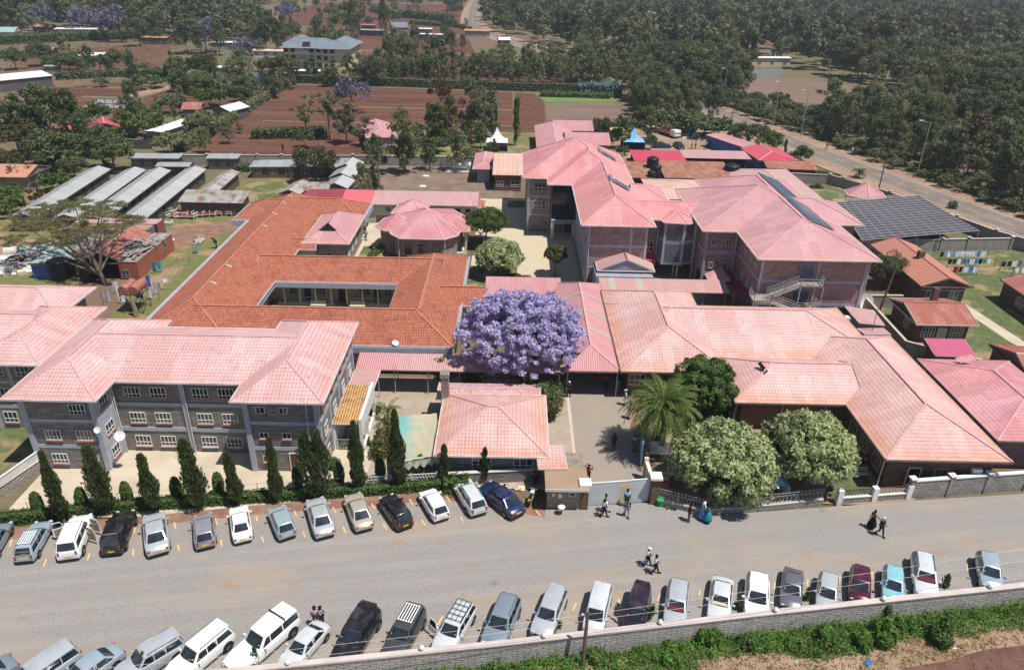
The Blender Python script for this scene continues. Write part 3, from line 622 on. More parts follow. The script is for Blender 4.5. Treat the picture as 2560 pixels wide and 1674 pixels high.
B.box(29.5, 42.2, 82.8, 115.5, 2.4, h + .2).box(25.2, 30, 92.3, 109.4, 2.6, h + .2).box(42, 45.6, 95.8, 104.6, 0, h + .1).box(29.5, 42.2, 84, 115, 0, 2.4)
rings(B, 29.5, 42.2, 82.8, 115.5, (2.6, 5.6), (29.7, 42.0), (), ztop=8.9)
B.band(25.15, 29.6, 92.2, 92.4, 2.5, 3.0).band(25.15, 29.6, 92.2, 92.4, 5.5, 6.0).band(25.12, 25.4, 92.15, 92.6, 0, 8.9).band(25.1, 25.3, 92.3, 109, 5.5, 5.95).band(28.9, 29.2, 92.1, 92.6, 0, 8.9)
for z in (3.6, 6.8):
    for x in (26.2, 28.1): win(B, 'S', 92.19, x, z, .6, .8, 2, 1, sill=None)
    for y in (84.5, 86.5, 89): win(B, 'W', 29.45, y, z, .8, 1.1, 2, 2, sill=None)
    win(B, 'S', 82.75, 34.9, z - .7, 1.7, 2.3, 6, 5, fr='glass_blue', gl='glass_blue', sill=None, name='glazed_door')
B.band(36.2, 36.5, 82.66, 82.9, 2.4, 8.9)
for x, y in ((25.5, 92.6), (25.5, 97), (29, 92.6)): MB().box(x - .2, x + .2, y - .2, y + .2, 0, 2.6).build('pillar', MAT['concrete_grey'], B.o)
MB().tube((29.6, 82.7, .1), (29.6, 82.7, 8.8), .06).build('downpipe', MAT['gutter'], B.o); MB().tube((42.3, 82.7, .1), (42.3, 82.7, 8.8), .06).build('downpipe', MAT['gutter'], B.o)
B.done()
# row of solar panels on its east slope, each row a part
t = thing('solar_array', 'long diagonal row of dark glossy solar panels on the dusty-pink roof', 'solar panels')
zf = lambda x: 9 + .37 * (43.0 - x) + .16
for i in range(22):
    y = 88.6 + i * 1.03; MB().poly((36.6, y, zf(36.6)), (39.9, y, zf(39.9)), (39.9, y + .98, zf(39.9)), (36.6, y + .98, zf(36.6))).box(36.6, 36.7, y, y + .98, zf(36.6) - .1, zf(36.6)).build('panel', MAT['glass_blue'], t)
fr = MB()
for i in range(23): y = 88.57 + i * 1.03; fr.beam((36.6, y, zf(36.6)), (39.9, y, zf(39.9)), .05, .06)
for x in (37.7, 38.8): fr.beam((x, 88.6, zf(x) + .01), (x, 111.2, zf(x) + .01), .05, .04)
fr.build('rail', MAT['steel'], t)
B = Bld('stair_link', 'glazed link with grille bays on columns joining the two tall pink-roofed blocks', 'link building', roof='rose_tile', wall='brick_red', oh=.5)
B.bm = 'concrete_grey'; h = 8.5
B.hip(16.5, 29.5, 97.0, 106, h, .26, ax='x', ends='gg', gut='SN')
bay = [(19.6, 98.4), (20.2, 95.9), (23.3, 95.5), (25.2, 96.6), (25.2, 99.5), (19.6, 100)]
fan(B, bay, (22.4, 98.6, 9.25), h - .03)
B.box(18.4, 25.3, 98.3, 105, 2.6, h).box(22.6, 25.2, 96.8, 100, 2.6, h); sb = shrink(bay, .5)
for z0, z1 in ((2.4, 2.8), (5.4, 5.9), (8.2, 8.45)): B.bd.prism(sb, z0, z1)
for q in sb[:4]: B.band(q[0] - .15, q[0] + .15, q[1] - .15, q[1] + .15, 2.4, 8.4)
ga = MB(); gr = MB()
for z0, z1 in ((2.8, 5.4), (5.9, 8.2)):
    for a, b in ((sb[0], sb[1]), (sb[1], sb[2]), (sb[2], sb[3])):
        ga.poly((*a, z0), (*b, z0), (*b, z1), (*a, z1)); A, Bv = Vector(a), Vector(b); n = max(3, int((Bv - A).length / .35)); nz = 7
        nn = Vector((A.y - Bv.y, Bv.x - A.x)).normalized() * -.04
        for i in range(-nz, n):
            for s_ in (0, 1):
                i0, j0, i1, j1 = max(i, 0), max(-i, 0), min(i + nz, n), min(nz, n - i)
                f = lambda ii, jj: (*(A.lerp(Bv, (ii if not s_ else n - ii) / n) + nn), z0 + (z1 - z0) * jj / nz)
                gr.beam(f(i0, j0), f(i1, j1), .035)
B.part('glass', ga, 'glass_dark'); B.part('grille', gr, 'concrete_grey')
for x in (24.2,): 
    for z in (3.4, 6.5): win(B, 'S', 96.75, x, z, 1.6, 1.5, 2, 2, sill=None)
for x, z in ((19.0, 3.6), (19.0, 6.6)): win(B, 'S', 98.25, x, z, 1.1, 1.4, 2, 2, sill=None)
MB().poly((17.9, 96.6, 2.7), (20, 96.6, 2.7), (20, 98.3, 3.2), (17.9, 98.3, 3.2)).build('red_canopy', MAT['corr_red'], B.o)
for x, y in ((20.0, 98.4), (22.6, 97.6), (22.9, 96.6), (19.8, 100.5), (25, 97)): MB().tube((x, y, 0), (x, y, 2.5), .14, n=10).build('column', MAT['cream'], B.o)
B.done()
t = thing('fire_escape', 'galvanised steel fire escape stair on the brick end wall', 'fire escape')
def rail(mb, p, q, hs=(.35, .65, .95), w=.05, posts=2):
    p, q = Vector(p), Vector(q)
    for z in hs: mb.beam(p + Vector((0, 0, z)), q + Vector((0, 0, z)), w)
    for i in range(posts + 1): a = p.lerp(q, i / posts); mb.beam(a, a + Vector((0, 0, hs[-1])), w)
def flight(x0, z0, x1, z1, y0, y1):
    b = MB(); n = 11
    for y in (y0, y1): b.beam((x0, y, z0), (x1, y, z1), .06, .22)
    b.build('stringer', MAT['steel'], t); s = MB()
    for i in range(n): x = x0 + (x1 - x0) * (i + .5) / n; z = z0 + (z1 - z0) * (i + .5) / n; s.box(x - .13, x + .13, y0, y1, z, z + .04)
    s.build('steps', MAT['corr_greyrust'], t); r = MB(); rail(r, (x0, y0, z0), (x1, y0, z1)); rail(r, (x0, y1, z0), (x1, y1, z1)); r.build('handrail', MAT['steel'], t)
flight(30.4, 4.3, 33.9, 5.9, 81.0, 81.9)
lf = MB().box(33.9, 36.6, 80.9, 82.7, 5.86, 5.94); lf.build('landing', MAT['corr_greyrust'], t); lf = MB().box(28.4, 30.4, 80.0, 82.0, 4.26, 4.34); lf.build('landing', MAT['corr_greyrust'], t); lf = MB().box(33.9, 36.6, 80.9, 82.7, 2.86, 2.94); lf.build('landing', MAT['corr_greyrust'], t)
flight(30.4, 4.2, 33.9, 2.9, 80.0, 80.9); flight(30.2, .2, 33.9, 2.8, 81.0, 81.9)
for z, x0, x1, x2, y0, y1 in ((5.9, 33.9, 36.6, 36.6, 80.9, 82.6), (4.3, 28.4, 30.4, 28.4, 80, 82), (2.9, 33.9, 36.6, 36.6, 80.9, 82.6)): r = MB(); rail(r, (x0, y0, z), (x1, y0, z)); rail(r, (x2, y0, z), (x2, y1, z)); r.build('landing_rail', MAT['steel'], t)
for x, y, z in ((33.9, 80.9, 5.9), (36.6, 80.9, 5.9), (28.4, 80.0, 4.3), (30.4, 80.0, 4.3)): MB().beam((x, y, 0), (x, y, z), .09).build('post', MAT['steel'], t)
B = Bld('front_clinic', 'sprawling single-storey front clinic under pale pink intersecting hip roofs', 'hospital building', roof='pink_tile_orange', wall='brick_brown', gut='gutter_dark', oh=.7, cw=.24)
h = 3.5; p = .43
B.hip(31.16, 41.6, 50.5, 73.25, h, p).hip(11.05, 38.5, 67.65, 80.4, h - .01, .405, ax='x', gut='SE').hip(11.03, 21.9, 64.3, 84.3, h, p, gut='SWNE')
B.hip(20.95, 33, 58.95, 67.7, h - .02, p, ax='x', ends='hg', gut='SW')
B.box(31.9, 40.8, 51.3, 72.5, 0, h + .2).box(12, 37.7, 68.6, 79.6, 0, h + .1).box(11.9, 21.2, 65.4, 83.5, 0, h + .1).box(21.9, 32, 59.9, 67, 0, h + .1)
wh = MB().box(31.3, 41.5, 50.75, 50.9, h - .4, h - .17); B.part('fascia', wh, 'pale_wall')
door(B, 'S', 51.29, 34.3, 0, .95, 2.1, 'void'); win(B, 'S', 51.29, 36.6, .9, 1.1, 1.2, 2, 1, fr='cream', gl='brick_brown', sill=None)
for y in (53, 55.5, 58): win(B, 'W', 31.89, y, .9, 1.4, 1.3, 4, 1, fr='cream', sill=None)
for x in (12.9, 20.1): win(B, 'S', 65.39, x, 1.5, 1.6, 1.1, 3, 2, sill='pale_wall')
for y in (61.5, 64): win(B, 'W', 21.89, y, .7, 1.5, 1.4, 3, 2, fr='cream', sill=None)
MB().box(39.0, 39.8, 50.95, 51.3, 1.7, 2.3).build('air_conditioner', MAT['paint_white'], B.o)
for x in (31.2, 21.1): MB().tube((x, 50.8 if x > 30 else 59.3, .1), (x + .3, 51.2 if x > 30 else 59.8, h - .1), .05).build('downpipe', MAT['gutter'], B.o)
pt = MB()
for x, y in ((27.2, 60), (25.6, 59.5), (29.6, 59.4)): pt.tube((x, y, 0), (x, y, 3.4), .07)
B.part('veranda_posts', pt, 'steel')
vg = MB().poly((24.7, 62.3, 4.98), (24.2, 63.3, 5.42), (23.9, 63.3, 5.28), (24.25, 61.9, 4.86)); B.part('vent', vg, 'void')
B.done()
B = Bld('entrance_hall', 'open drive-through hall with corrugated pink roof and faded translucent strips', 'canopy', roof='corr_pink', wall='void', gut='gutter_dark', oh=.3)
B.hip(5.4, 11.15, 64.75, 86.9, 3.2, .47, gut='SWE')
sk_ = []
for y in (71.5, 76.2, 81.0):
    for sgn in (-1, 1):
        x0 = 8.28; x1 = x0 + sgn * 2.6; z0, z1 = 4.55 + .03, 4.55 - .47 * 2.6 + .03
        m = MB().poly((x0, y, z0), (x1, y - .1, z1), (x1, y + .45, z1), (x0, y + .45, z0)) if sgn < 0 else MB().poly((x0, y, z0), (x0, y + .45, z0), (x1, y + .35, z1), (x1, y - .1, z1)); sk_.append(m)
for m in sk_: m.build('skylight', MAT['fibreglass'], B.o)
for x in (5.8, 10.8):
    for y in (65, 71, 77, 83): MB().tube((x, y, 0), (x, y, 3.2), .06).build('post', MAT['steel'], B.o)
B.done()
def walk(name, label, roof, x0, x1, y0, y1, z0, z1, posts, gut='gutter_dark', segs=None, dirn='S'):
    B = Bld(name, label, 'covered walkway', roof=roof, gut=gut, cap='gutter', oh=.1)
    if dirn == 'S': B.quad([(x0, y0, z0), (x1, y0, z0), (x1, y1, z1), (x0, y1, z1)])
    for nm, mt, a, b in (segs or []): MB().poly((a, y0, z0 + .015), (b, y0, z0 + .015), (b, y1, z1 + .015), (a, y1, z1 + .015)).build(nm, MAT[mt], B.o)
    for x in posts:
        for y in (y0 + .3, y1 - .3): MB().tube((x, y, 0), (x, y, z0), .05).build('post', MAT['steel'], B.o)
    return B
B = walk('covered_walkway', 'covered walkway with corrugated pink and red roof left of the purple tree', 'corr_palepink', -15.3, 5.4, 64.5, 67.1, 3.0, 3.5, (-14.8, -11.5, -8.2, -5, -1.5, 2, 5), segs=(('red_sheet', 'corr_pink', -15.3, -11.2),)); B.done()
B = walk('covered_walkway', 'covered walkway with pale corrugated roof in front of the brick blocks', 'corr_palepink', 11.1, 27.15, 85.3, 88.3, 3.0, 3.5, (12, 15, 18, 21, 24, 26.8), segs=(('skylight', 'fibreglass', 12.3, 13.0), ('skylight', 'fibreglass', 15.8, 16.5))); B.done()
B = walk('covered_walkway', 'short pink covered walkway right behind the purple tree crown', 'corr_pink', -3.2, 6.2, 83.6, 87.7, 3.0, 3.6, (-2.5, 1, 4.5)); B.done()
B = walk('covered_walkway', 'short maroon pent roof at the end of the pale walkway', 'corr_maroon', 27.2, 29.4, 84.2, 89.1, 3.0, 3.1, (27.5, 29.2)); B.done()
B = Bld('porch_gable', 'small bright pink gabled porch against the brick wall above the walkway', 'porch', roof='corr_pink', wall='void', oh=.1)
B.quad([(25.2, 88.4, 3.2), (27.9, 88.3, 3.5), (27.6, 92.0, 3.9), (25.3, 91.0, 3.2)]); B.done()
MB().poly((27.9, 88.3, 3.5), (29.2, 90.2, 3.1), (28.9, 92.0, 3.3), (27.6, 92.0, 3.9)).build('side_slope', MAT['corr_maroon'], B.o)
B = Bld('reception_porch', 'white arched porch with yellow-brown clay tiles beside the stone ward', 'porch', roof='yellow_tile', wall='paint_white', gut='paint_white', oh=.1)
B.quad([(-15.5, 54.9, 3.0), (-13.0, 54.9, 3.0), (-13.2, 60.4, 3.7), (-15.2, 60.4, 3.7)])
B.box(-13.0, -12.75, 54.2, 60.6, 0, .7).box(-13.0, -12.75, 54.2, 60.6, 2.4, 3.9)
for y in (54.2, 56.6, 60.3): B.box(-13.0, -12.75, y, y + .35, .7, 2.4)
B.box(-15.5, -15.3, 55, 60.4, 0, 3.0); r = MB(); rail(r, (-15.3, 55, .3), (-13, 55, .3), posts=12, hs=(.05, .95)); B.part('railing', r, 'steel'); B.done()
B = Bld('link_roof', 'small pink sheet roof between the stone ward and the red walkway', 'porch', roof='corr_palepink', gut='paint_white', oh=.1)
B.quad([(-15.5, 60.5, 2.95), (-12.9, 60.5, 2.95), (-12.8, 64.4, 3.05), (-15.3, 64.4, 3.05)])
for x, y in ((-13, 61), (-13, 64)): MB().tube((x, y, 0), (x, y, 2.95), .05).build('post', MAT['steel'], B.o)
B.done()
B = Bld('office_cottage', 'stone cottage with pink hip roof and tall chimney beside the green shade net', 'cottage', roof='pink_tile_orange', wall='stone_grey', oh=.5)
B.hip(-6.1, 3.4, 50.6, 60.3, 3.0, .36, ax='x', inset=4.3); B.box(-5.4, 2.8, 51.4, 59.6, 0, 3.1)
B.hip(-6.8, 3, 59.8, 62.6, 2.8, .2, ax='x', ends='gg', gut='S')
win(B, 'S', 51.39, -2.2, .9, 1.6, 1.3, 3, 3, sill=None); win(B, 'S', 51.39, 1.3, .9, 1.6, 1.3, 3, 3, sill=None)
c = G('C1', 1745, 780, 2.9); MB().box(c.x - .35, c.x + .35, 59.3, 60.1, 0, 5.3).box(c.x - .42, c.x + .42, 59.2, 60.2, 5.3, 5.65).build('chimney', MAT['stone_warm'], B.o); B.done()
B = Bld('gate_lodge', 'small flat-roofed gatehouse with pink lean-to roof beside the white gate', 'gatehouse', roof='pink_tile_orange', wall='stone_warm', oh=.2)
B.quad([(2.5, 49.3, 2.75), (4.9, 49.4, 2.75), (4.6, 52.3, 3.05), (2.3, 52.3, 3.05)]); B.box(3.2, 6.35, 47.5, 52, 0, 2.45)
MB().box(3.0, 6.45, 46.9, 49.9, 2.45, 2.6).build('flat_slab', MAT['dirt_light'], B.o); MB().box(2.98, 6.47, 46.85, 46.9, 2.4, 2.63).build('slab_edge', MAT['pale_wall'], B.o)
win(B, 'S', 47.49, 5.2, 1.5, .45, .4, 1, 1, sill=None); MB().box(3.6, 3.8, 47.44, 47.5, 1.5, 1.75).box(4.1, 4.35, 47.44, 47.5, 1.35, 1.75).build('notice', MAT['paint_white'], B.o)
B.done()
t = thing('wash_basin', 'round white hand-wash basin on a stand at the gatehouse wall', 'wash basin', (4.35, 46.8, 0)); MB().lathe((0, 0, .8), [(.05, 0), (.25, .08), (.3, .16), (.26, .16)], 14).build('bowl', MAT['paint_white'], t); MB().tube((0, 0, 0), (0, 0, .82), .06).build('stand', MAT['steel_dark'], t)
# ================================================================== boundary walls and fences
def runwall(name, label, cat, pts, h, th, mat, cap=None, pil=None, ball=None, pw=.4, ph=.25, capmat='cap_stone', z0=0, group=None):
    t = thing(name, label, cat, group=group); w = MB(); c = MB()
    for i in range(len(pts) - 1):
        a, b = Vector(pts[i]), Vector(pts[i + 1]); w.beam((*a, (h + z0) / 2), (*b, (h + z0) / 2), th, h - z0)
        if cap: c.beam((*a, h + cap / 2), (*b, h + cap / 2), th + .12, cap)
    w.build('wall', MAT[mat], t)
    if cap: c.build('coping', MAT[capmat], t)
    if pil:
        for i in range(len(pts) - 1):
            a, b = Vector(pts[i]), Vector(pts[i + 1]); L = (b - a).length; n = max(1, round(L / pil)); rz = math.atan2(b.y - a.y, b.x - a.x)
            for j in range(n + (i == len(pts) - 2)):
                q = a.lerp(b, j / n); m = MB().cbox((*q, (h + ph) / 2), pw, pw, h + ph, rz); o = m.build('pillar', MAT[mat], t)
                MB().cbox((*q, h + ph + .05), pw + .16, pw + .16, .1, rz).build('pillar_cap', MAT[capmat], o)
    if ball:
        for q in ball: o = MB().lathe((*q[:2], h + (cap or 0)), [(.0, 0), (.1, .03), (.17, .14), (.17, .22), (.1, .34), (0, .37)], 12).build('ball_lamp', MAT['paint_white'], t, smooth=True)
    return t
bl = [G('D1', 1420, 1375, 1.95), G('D1', 275, 1500, 1.95), G('D2', 1270, 1155, 1.95), G('D2', 275, 1270, 1.95), G('D3', 990, 955, 1.95), G('D3', 1905, 850, 1.95), G('D3', 65, 1050, 1.95)]
runwall('boundary_wall', 'long rough grey stone wall with pale coping and ball lamps below the parked cars', 'wall', [(-22, 29.5), (0.5, 32.85), (17.3, 35.6), (36, 38.5), (60, 42.3)], 1.8, .3, 'wall_rough', cap=.1, ball=bl)
t = runwall('boundary_wall', 'grey block wall with white stepped coping at the right edge, in front of the brown clinic', 'wall', [(33.5, 49.85), (37, 50.35), (40.4, 50.85), (44.1, 51.35), (70, 55.3)], 1.85, .25, 'wall_block', cap=.1, pil=3.4, capmat='paint_white', ball=[(37, 50.3, 0), (40.4, 50.8, 0)])
runwall('boundary_wall', 'long grey block wall crossing behind the grey-roofed sheds and dry yard', 'wall', [(-78, 152), (-53, 153.9), (-33.5, 155.3), (-7.6, 156.2), (2, 156.8)], 2.0, .2, 'wall_block', cap=.1, pil=5)
runwall('boundary_wall', 'dark block wall between the gazebo garden and the main road', 'wall', [(54, 148.5), (63, 147.5), (64.8, 145.2), (69.8, 136), (77.4, 114.7), (84, 105), (92, 90)], 2.0, .2, 'wall_block', cap=.08, pil=7, ball=[(63, 147.5, 0), (66.5, 142, 0), (77.4, 114.7, 0)])
runwall('garden_wall', 'grey block wall running from the tall brick ward past the big solar canopy', 'wall', [(53.3, 108.9), (71, 110.9), (78.2, 111.6)], 1.9, .2, 'wall_block', cap=.08, pil=5)
runwall('garden_wall', 'grey block wall with pale coping between the brick ward and the brown staff cottages', 'wall', [(50.3, 88.2), (45.2, 88), (44.7, 75.2), (51, 71.1)], 1.9, .2, 'wall_block', cap=.08, capmat='concrete_pale')
runwall('garden_wall', 'weathered grey block wall under the windows of the chimney cottage', 'wall', [(-5.6, 50.25), (2.6, 51.2)], 1.3, .22, 'stone_grey', cap=.06, capmat='pale_wall')
# street fence with metal panels
def panel_fence(name, label, pts, base=.7, top=1.7, step=2.4, mat='wall_block'):
    t = thing(name, label, 'fence'); w = MB(); c = MB()
    for i in range(len(pts) - 1):
        a, b = Vector(pts[i]), Vector(pts[i + 1]); w.beam((*a, base / 2), (*b, base / 2), .25, base); c.beam((*a, base + .03), (*b, base + .03), .33, .07)
        L = (b - a).length; n = max(1, round(L / step))
        for j in range(n):
            p, q = a.lerp(b, j / n), a.lerp(b, (j + 1) / n); m = MB(); r = MB(); r.beam((*p, base), (*p, top + .1), .06); r.build('post', MAT['steel'], t)
            for z in (base + .1, top - .25, top): m.beam((*p, z), (*q, z), .035)
            k = 7
            for s_ in range(k): u, v = p.lerp(q, s_ / k), p.lerp(q, (s_ + 1) / k); m.beam((*u, base + .1), (*v, top - .25), .025); m.beam((*v, base + .1), (*u, top - .25), .025); m.beam((*u, top - .25), (*u, top + .12), .025)
            m.build('panel', MAT['steel'], t)
    w.build('base_wall', MAT[mat], t); c.build('coping', MAT['cap_stone'], t); return t
panel_fence('ornamental_fence', 'low stone wall with grey metal trellis panels curving under the white-flowered trees', [(11.95, 48.5), (15.6, 47.15), (21.2, 47.9), (25.9, 48.75)])
t = thing('ornamental_fence', 'low wall with two ornate iron panels and white posts left of the street wall', 'fence')
MB().beam((27.3, 48.95, .35), (33.4, 49.8, .35), .25, .7).build('base_wall', MAT['wall_block'], t); MB().beam((27.3, 48.95, .74), (33.4, 49.8, .74), .35, .08).build('coping', MAT['paint_white'], t)
for u in (0, .5, 1): q = Vector((27.3, 48.95)).lerp(Vector((33.4, 49.8)), u); MB().cbox((*q, .75), .45, .45, 1.5, .14).build('post', MAT['paint_white'], t)
for u in (.04, .54):
    m = MB(); a, b = Vector((27.3, 48.95)).lerp(Vector((33.4, 49.8)), u), Vector((27.3, 48.95)).lerp(Vector((33.4, 49.8)), u + .42)
    for i in range(9):
        p, q = a.lerp(b, i / 9), a.lerp(b, (i + 1) / 9); m.beam((*p, .8), (*q, 1.4), .03); m.beam((*q, .8), (*p, 1.4), .03)
    m.beam((*a, 1.42), (*b, 1.42), .05); m.build('iron_panel', MAT['steel_dark'], t)
# gate
t = thing('sliding_gate', 'pale grey sheet-metal double gate with a tan middle panel', 'gate')
pa, pb = Vector((6.5, 47.95)), Vector((11.55, 48.65))
for a, b, m, z in ((0, .5, 'pale_gate', 2.3), (.5, .68, 'cream', 2.3), (.68, 1, 'pale_gate', 2.35)):
    if 'pale_gate' not in MAT: plain('pale_gate', (.55, .57, .57), (.48, .50, .52), .8, .5)
    p, q = pa.lerp(pb, a), pa.lerp(pb, b); MB().beam((*p, z / 2 + .05), (*q, z / 2 + .05), .06, z).build('leaf', MAT[m], t); MB().beam((*p, z + .13), (*q, z + .13), .1, .07).build('top_rail', MAT['paint_white'], t)
for q, hh in (((6.2, 47.7), 2.6), ((11.95, 48.5), 2.75)):
    t = thing('gate_pillar', 'square gate pillar with broad white cap ' + ('against the gatehouse' if q[0] < 8 else 'where the curved trellis fence starts'), 'gate pillar'); MB().cbox((*q, hh / 2), .6, .6, hh).build('shaft', MAT['brick_brown'], t); MB().cbox((*q, hh + .1), .95, .95, .2).build('cap', MAT['paint_white'], t)
t = runwall('low_wall', 'short tapering cream wall with a capped post just inside the gate', 'wall', [(11.9, 48.8), (11.75, 51.6)], 2.0, .18, 'cream', cap=.05, capmat='paint_white')
MB().cbox((11.75, 51.7, 1.15), .35, .35, 2.3).build('post', MAT['cream'], t)
# wire fence behind hedge
t = thing('wire_fence', 'thin wire fence of slim posts behind the clipped hedge', 'fence'); hl = [(-39, 45.1), (-35.5, 45.9), (-29.3, 47.1), (-20.3, 48.4), (-13, 49.4)]
m = MB(); n_ = MB()
for i in range(len(hl) - 1):
    a, b = Vector(hl[i]), Vector(hl[i + 1]); k = round((b - a).length / 1.6)
    for j in range(k): q = a.lerp(b, j / k); n_.tube((*q, 0), (*q, 1.5), .025, n=5)
    for z in (.5, .9, 1.4): m.beam((*a, z), (*b, z), .015)
m.build('wires', MAT['steel'], t); n_.build('posts', MAT['steel'], t)
t = runwall('lattice_wall', 'block wall topped with white breeze-block lattice beside the green lawn at left', 'wall', [(-39.7, 51.4), (-41.2, 46.5), (-42.5, 41)], 1.1, .22, 'wall_block', cap=.05, capmat='cap_stone')
m = MB(); a, b = Vector((-39.7, 51.4)), Vector((-42.5, 41))
for i in range(44):
    p = a.lerp(b, i / 44); q = a.lerp(b, (i + 1) / 44)
    for z in (1.15, 1.4, 1.65): m.beam((*p, z), (*q, z + .25), .06); m.beam((*q, z), (*p, z + .25), .06)
m.beam((*a, 1.92), (*b, 1.92), .16, .06); m.build('lattice', MAT['paint_white'], t)
# shade net with white lattice behind the round hedge
t = thing('shade_net', 'faded green and sand shade net stretched on poles beside the chimney cottage', 'shade net')
n = NT('net'); p_ = n.pos(); s_ = n.n('SeparateXYZ', {0: p_}); f = n.ramp(n.math('ADD', s_.outputs[0], n.math('MULTIPLY', n.noise(p_, .8, 3), 3.0)), -8.6, -6.0)
col = n.mix(f, (.14, .36, .34), (.46, .40, .27)); col = n.mix(n.math('MULTIPLY', n.ramp(n.noise(n.n('Mapping', {0: p_, 3: (.3, 2, 1)}).outputs[0], 1.2, 4), .5, .7), .6), col, (.18, .40, .36)); n.fin(col, .8, n.noise(p_, 4, 3), .08)
N = 12; vs = []; A, Bq, C, D = Vector((-10.4, 57.0, 2.5)), Vector((-6.6, 57.6, 2.5)), Vector((-5.6, 51.3, 2.5)), Vector((-9.3, 50.1, 2.4))
for i in range(N + 1):
    for j in range(N + 1):
        q = D.lerp(C, i / N).lerp(A.lerp(Bq, i / N), j / N); q.z -= .3 * math.sin(math.pi * i / N) * math.sin(math.pi * j / N) + .05 * math.sin(i * 2.1 + j); vs.append(q)
MB().idx(vs, [(i * (N + 1) + j, (i + 1) * (N + 1) + j, (i + 1) * (N + 1) + j + 1, i * (N + 1) + j + 1) for i in range(N) for j in range(N)]).build('net', MAT['net'], t, smooth=True)
m = MB(); vs = []
for i in range(25): q = D.lerp(C, i / 24); vs += [(q.x, q.y - .02, 2.35), (q.x, q.y - .1 + .12 * math.sin(i * 1.6), 1.75 + .12 * math.sin(i * 1.57))]
m.idx(vs, [(2 * i, 2 * i + 1, 2 * i + 3, 2 * i + 2) for i in range(24)]).build('skirt', MAT['net'], t, smooth=True)
for q in (A, Bq, C, D): MB().tube((q.x, q.y, 0), (q.x, q.y, q.z), .05).build('pole', MAT['steel'], t)
t = thing('lattice_screen', 'white ring-pattern metal screen behind the hedge near the shade net', 'fence'); m = MB(); a, b = Vector((-12.3, 49.5)), Vector((-5.9, 50.3))
for i in range(24):
    for k in range(4):
        p = a.lerp(b, (i + (k % 2) * .5) / 24.5); z = .35 + k * .27; pts = [(p.x + .15 * math.cos(u * 1.0472), p.y, z + .15 * math.sin(u * 1.0472)) for u in range(7)]
        for u in range(6): m.beam(pts[u], pts[u + 1], .03)
m.beam((*a, 1.35), (*b, 1.35), .05); m.beam((*a, .2), (*b, .2), .05); m.build('rings', MAT['paint_white'], t)
for i in range(4): q = a.lerp(b, i / 3); MB().tube((*q, 0), (*q, 1.5), .04).build('post', MAT['paint_white'], t)
# ================================================================== sheds, huts and small houses
def house(name, label, cat, cx, cy, w, d, h, p=.4, rz=0.0, roof='corr_grey', wall='planks', ends='gg', ax=None, wins=0, group=None, mono=False, doorm=None, gut='gutter_dark', oh=.35, wt='S'):
    B = Bld(name, label, cat, roof=roof, wall=wall, cap='gutter', gut=gut, oh=oh, cw=.14, gw=.05, group=group)
    if mono: B.quad([(-w / 2, -d / 2, h), (w / 2, -d / 2, h), (w / 2, d / 2, h + p * d), (-w / 2, d / 2, h + p * d)]); B.box(-w / 2 + oh, w / 2 - oh, -d / 2 + oh, d / 2 - oh, 0, h - .12)
    else: B.hip(-w / 2, w / 2, -d / 2, d / 2, h, p, ax=ax, ends=ends, cap=roof not in ('corr_grey', 'corr_greyrust')); B.box(-w / 2 + oh, w / 2 - oh, -d / 2 + oh, d / 2 - oh, 0, h + min(.1, p * oh - .05))
    for i in range(wins):
        if wt == 'S': win(B, 'S', -d / 2 + oh - .01, -w / 2 + (i + .5) * w / wins, .9, min(1.4, w / wins * .5), 1.1, 2, 2, sill=None)
        else: win(B, 'E', w / 2 - oh + .01, -d / 2 + (i + .5) * d / wins, .9, .9, 1.0, 2, 2, fr='steel_dark', sill=None)
    if doorm: door(B, 'S', -d / 2 + oh - .01, 0, 0, .9, 2, doorm)
    B.done(); B.o.location = (cx, cy, 0); B.o.rotation_euler = (0, 0, rz); return B
for k, (lab, x0, y0, x1, y1, w) in enumerate((('farthest left long grey sheet-roofed shed, beyond the flat acacia crown', -75.4, 110, -77.9, 139, 4.2), ('second long grey sheet-roofed shed from the left, half hidden by the acacia', -68.8, 110, -71.1, 139, 3.8),
        ('third long grey sheet-roofed shed from the left with dark openings', -64.4, 109.5, -66.5, 139, 4.0), ('longest grey sheet-roofed shed with a white gutter pole, nearest the hospital beds', -58.7, 110.6, -60.3, 140.3, 4.0))):
    house('long_shed', lab, 'shed', (x0 + x1) / 2, (y0 + y1) / 2, w, y1 - y0, 2.5, .32, math.atan2(x0 - x1, y1 - y0), wall='planks', wins=9, wt='E')
house('long_shed', 'narrow grey shed with rusty red patch beside the small lawn', 'shed', -52.8, 131.5, 3.1, 15, 2.5, .3, .03, roof='corr_greyrust')
house('low_shed', 'rust-streaked grey sheet shed facing the discarded hospital beds', 'shed', -50.1, 122, 10.8, 4.2, 2.4, .22, 0, roof='corr_greyrust', mono=True, oh=.3)
house('low_shed', 'long pale-grey roofed row along the far side of the small lawn', 'shed', -42.5, 146.5, 18, 5, 2.4, .3, .1, ends='hg', wall='brick_brown', wins=6)
house('low_shed', 'pale grey roofed row behind the round green tree', 'shed', -35.5, 148.8, 6, 4, 2.4, .3, .1, wall='brick_brown')
for i, (y, l) in enumerate(((145.5, 'farthest of three stacked pale grey huts by the path'), (139.5, 'middle one of three stacked pale grey huts by the path'), (133, 'nearest of three stacked pale grey huts by the path'))):
    house('hut', l, 'hut', -32.2 + i * .3, y, 4.6, 5.6, 2.5 - .1 * i, .4, -.05)
house('hut', 'weathered grey gable hut in front of the round green tree', 'hut', -38.4, 129.5, 3.8, 7, 2.3, .4, -.1, roof='corr_greyrust')
house('low_shed', 'short rust-striped roof joining two grey huts', 'shed', -34.8, 129.8, 4.6, 3, 2.3, .25, roof='corr_greyrust', mono=True, oh=.2)
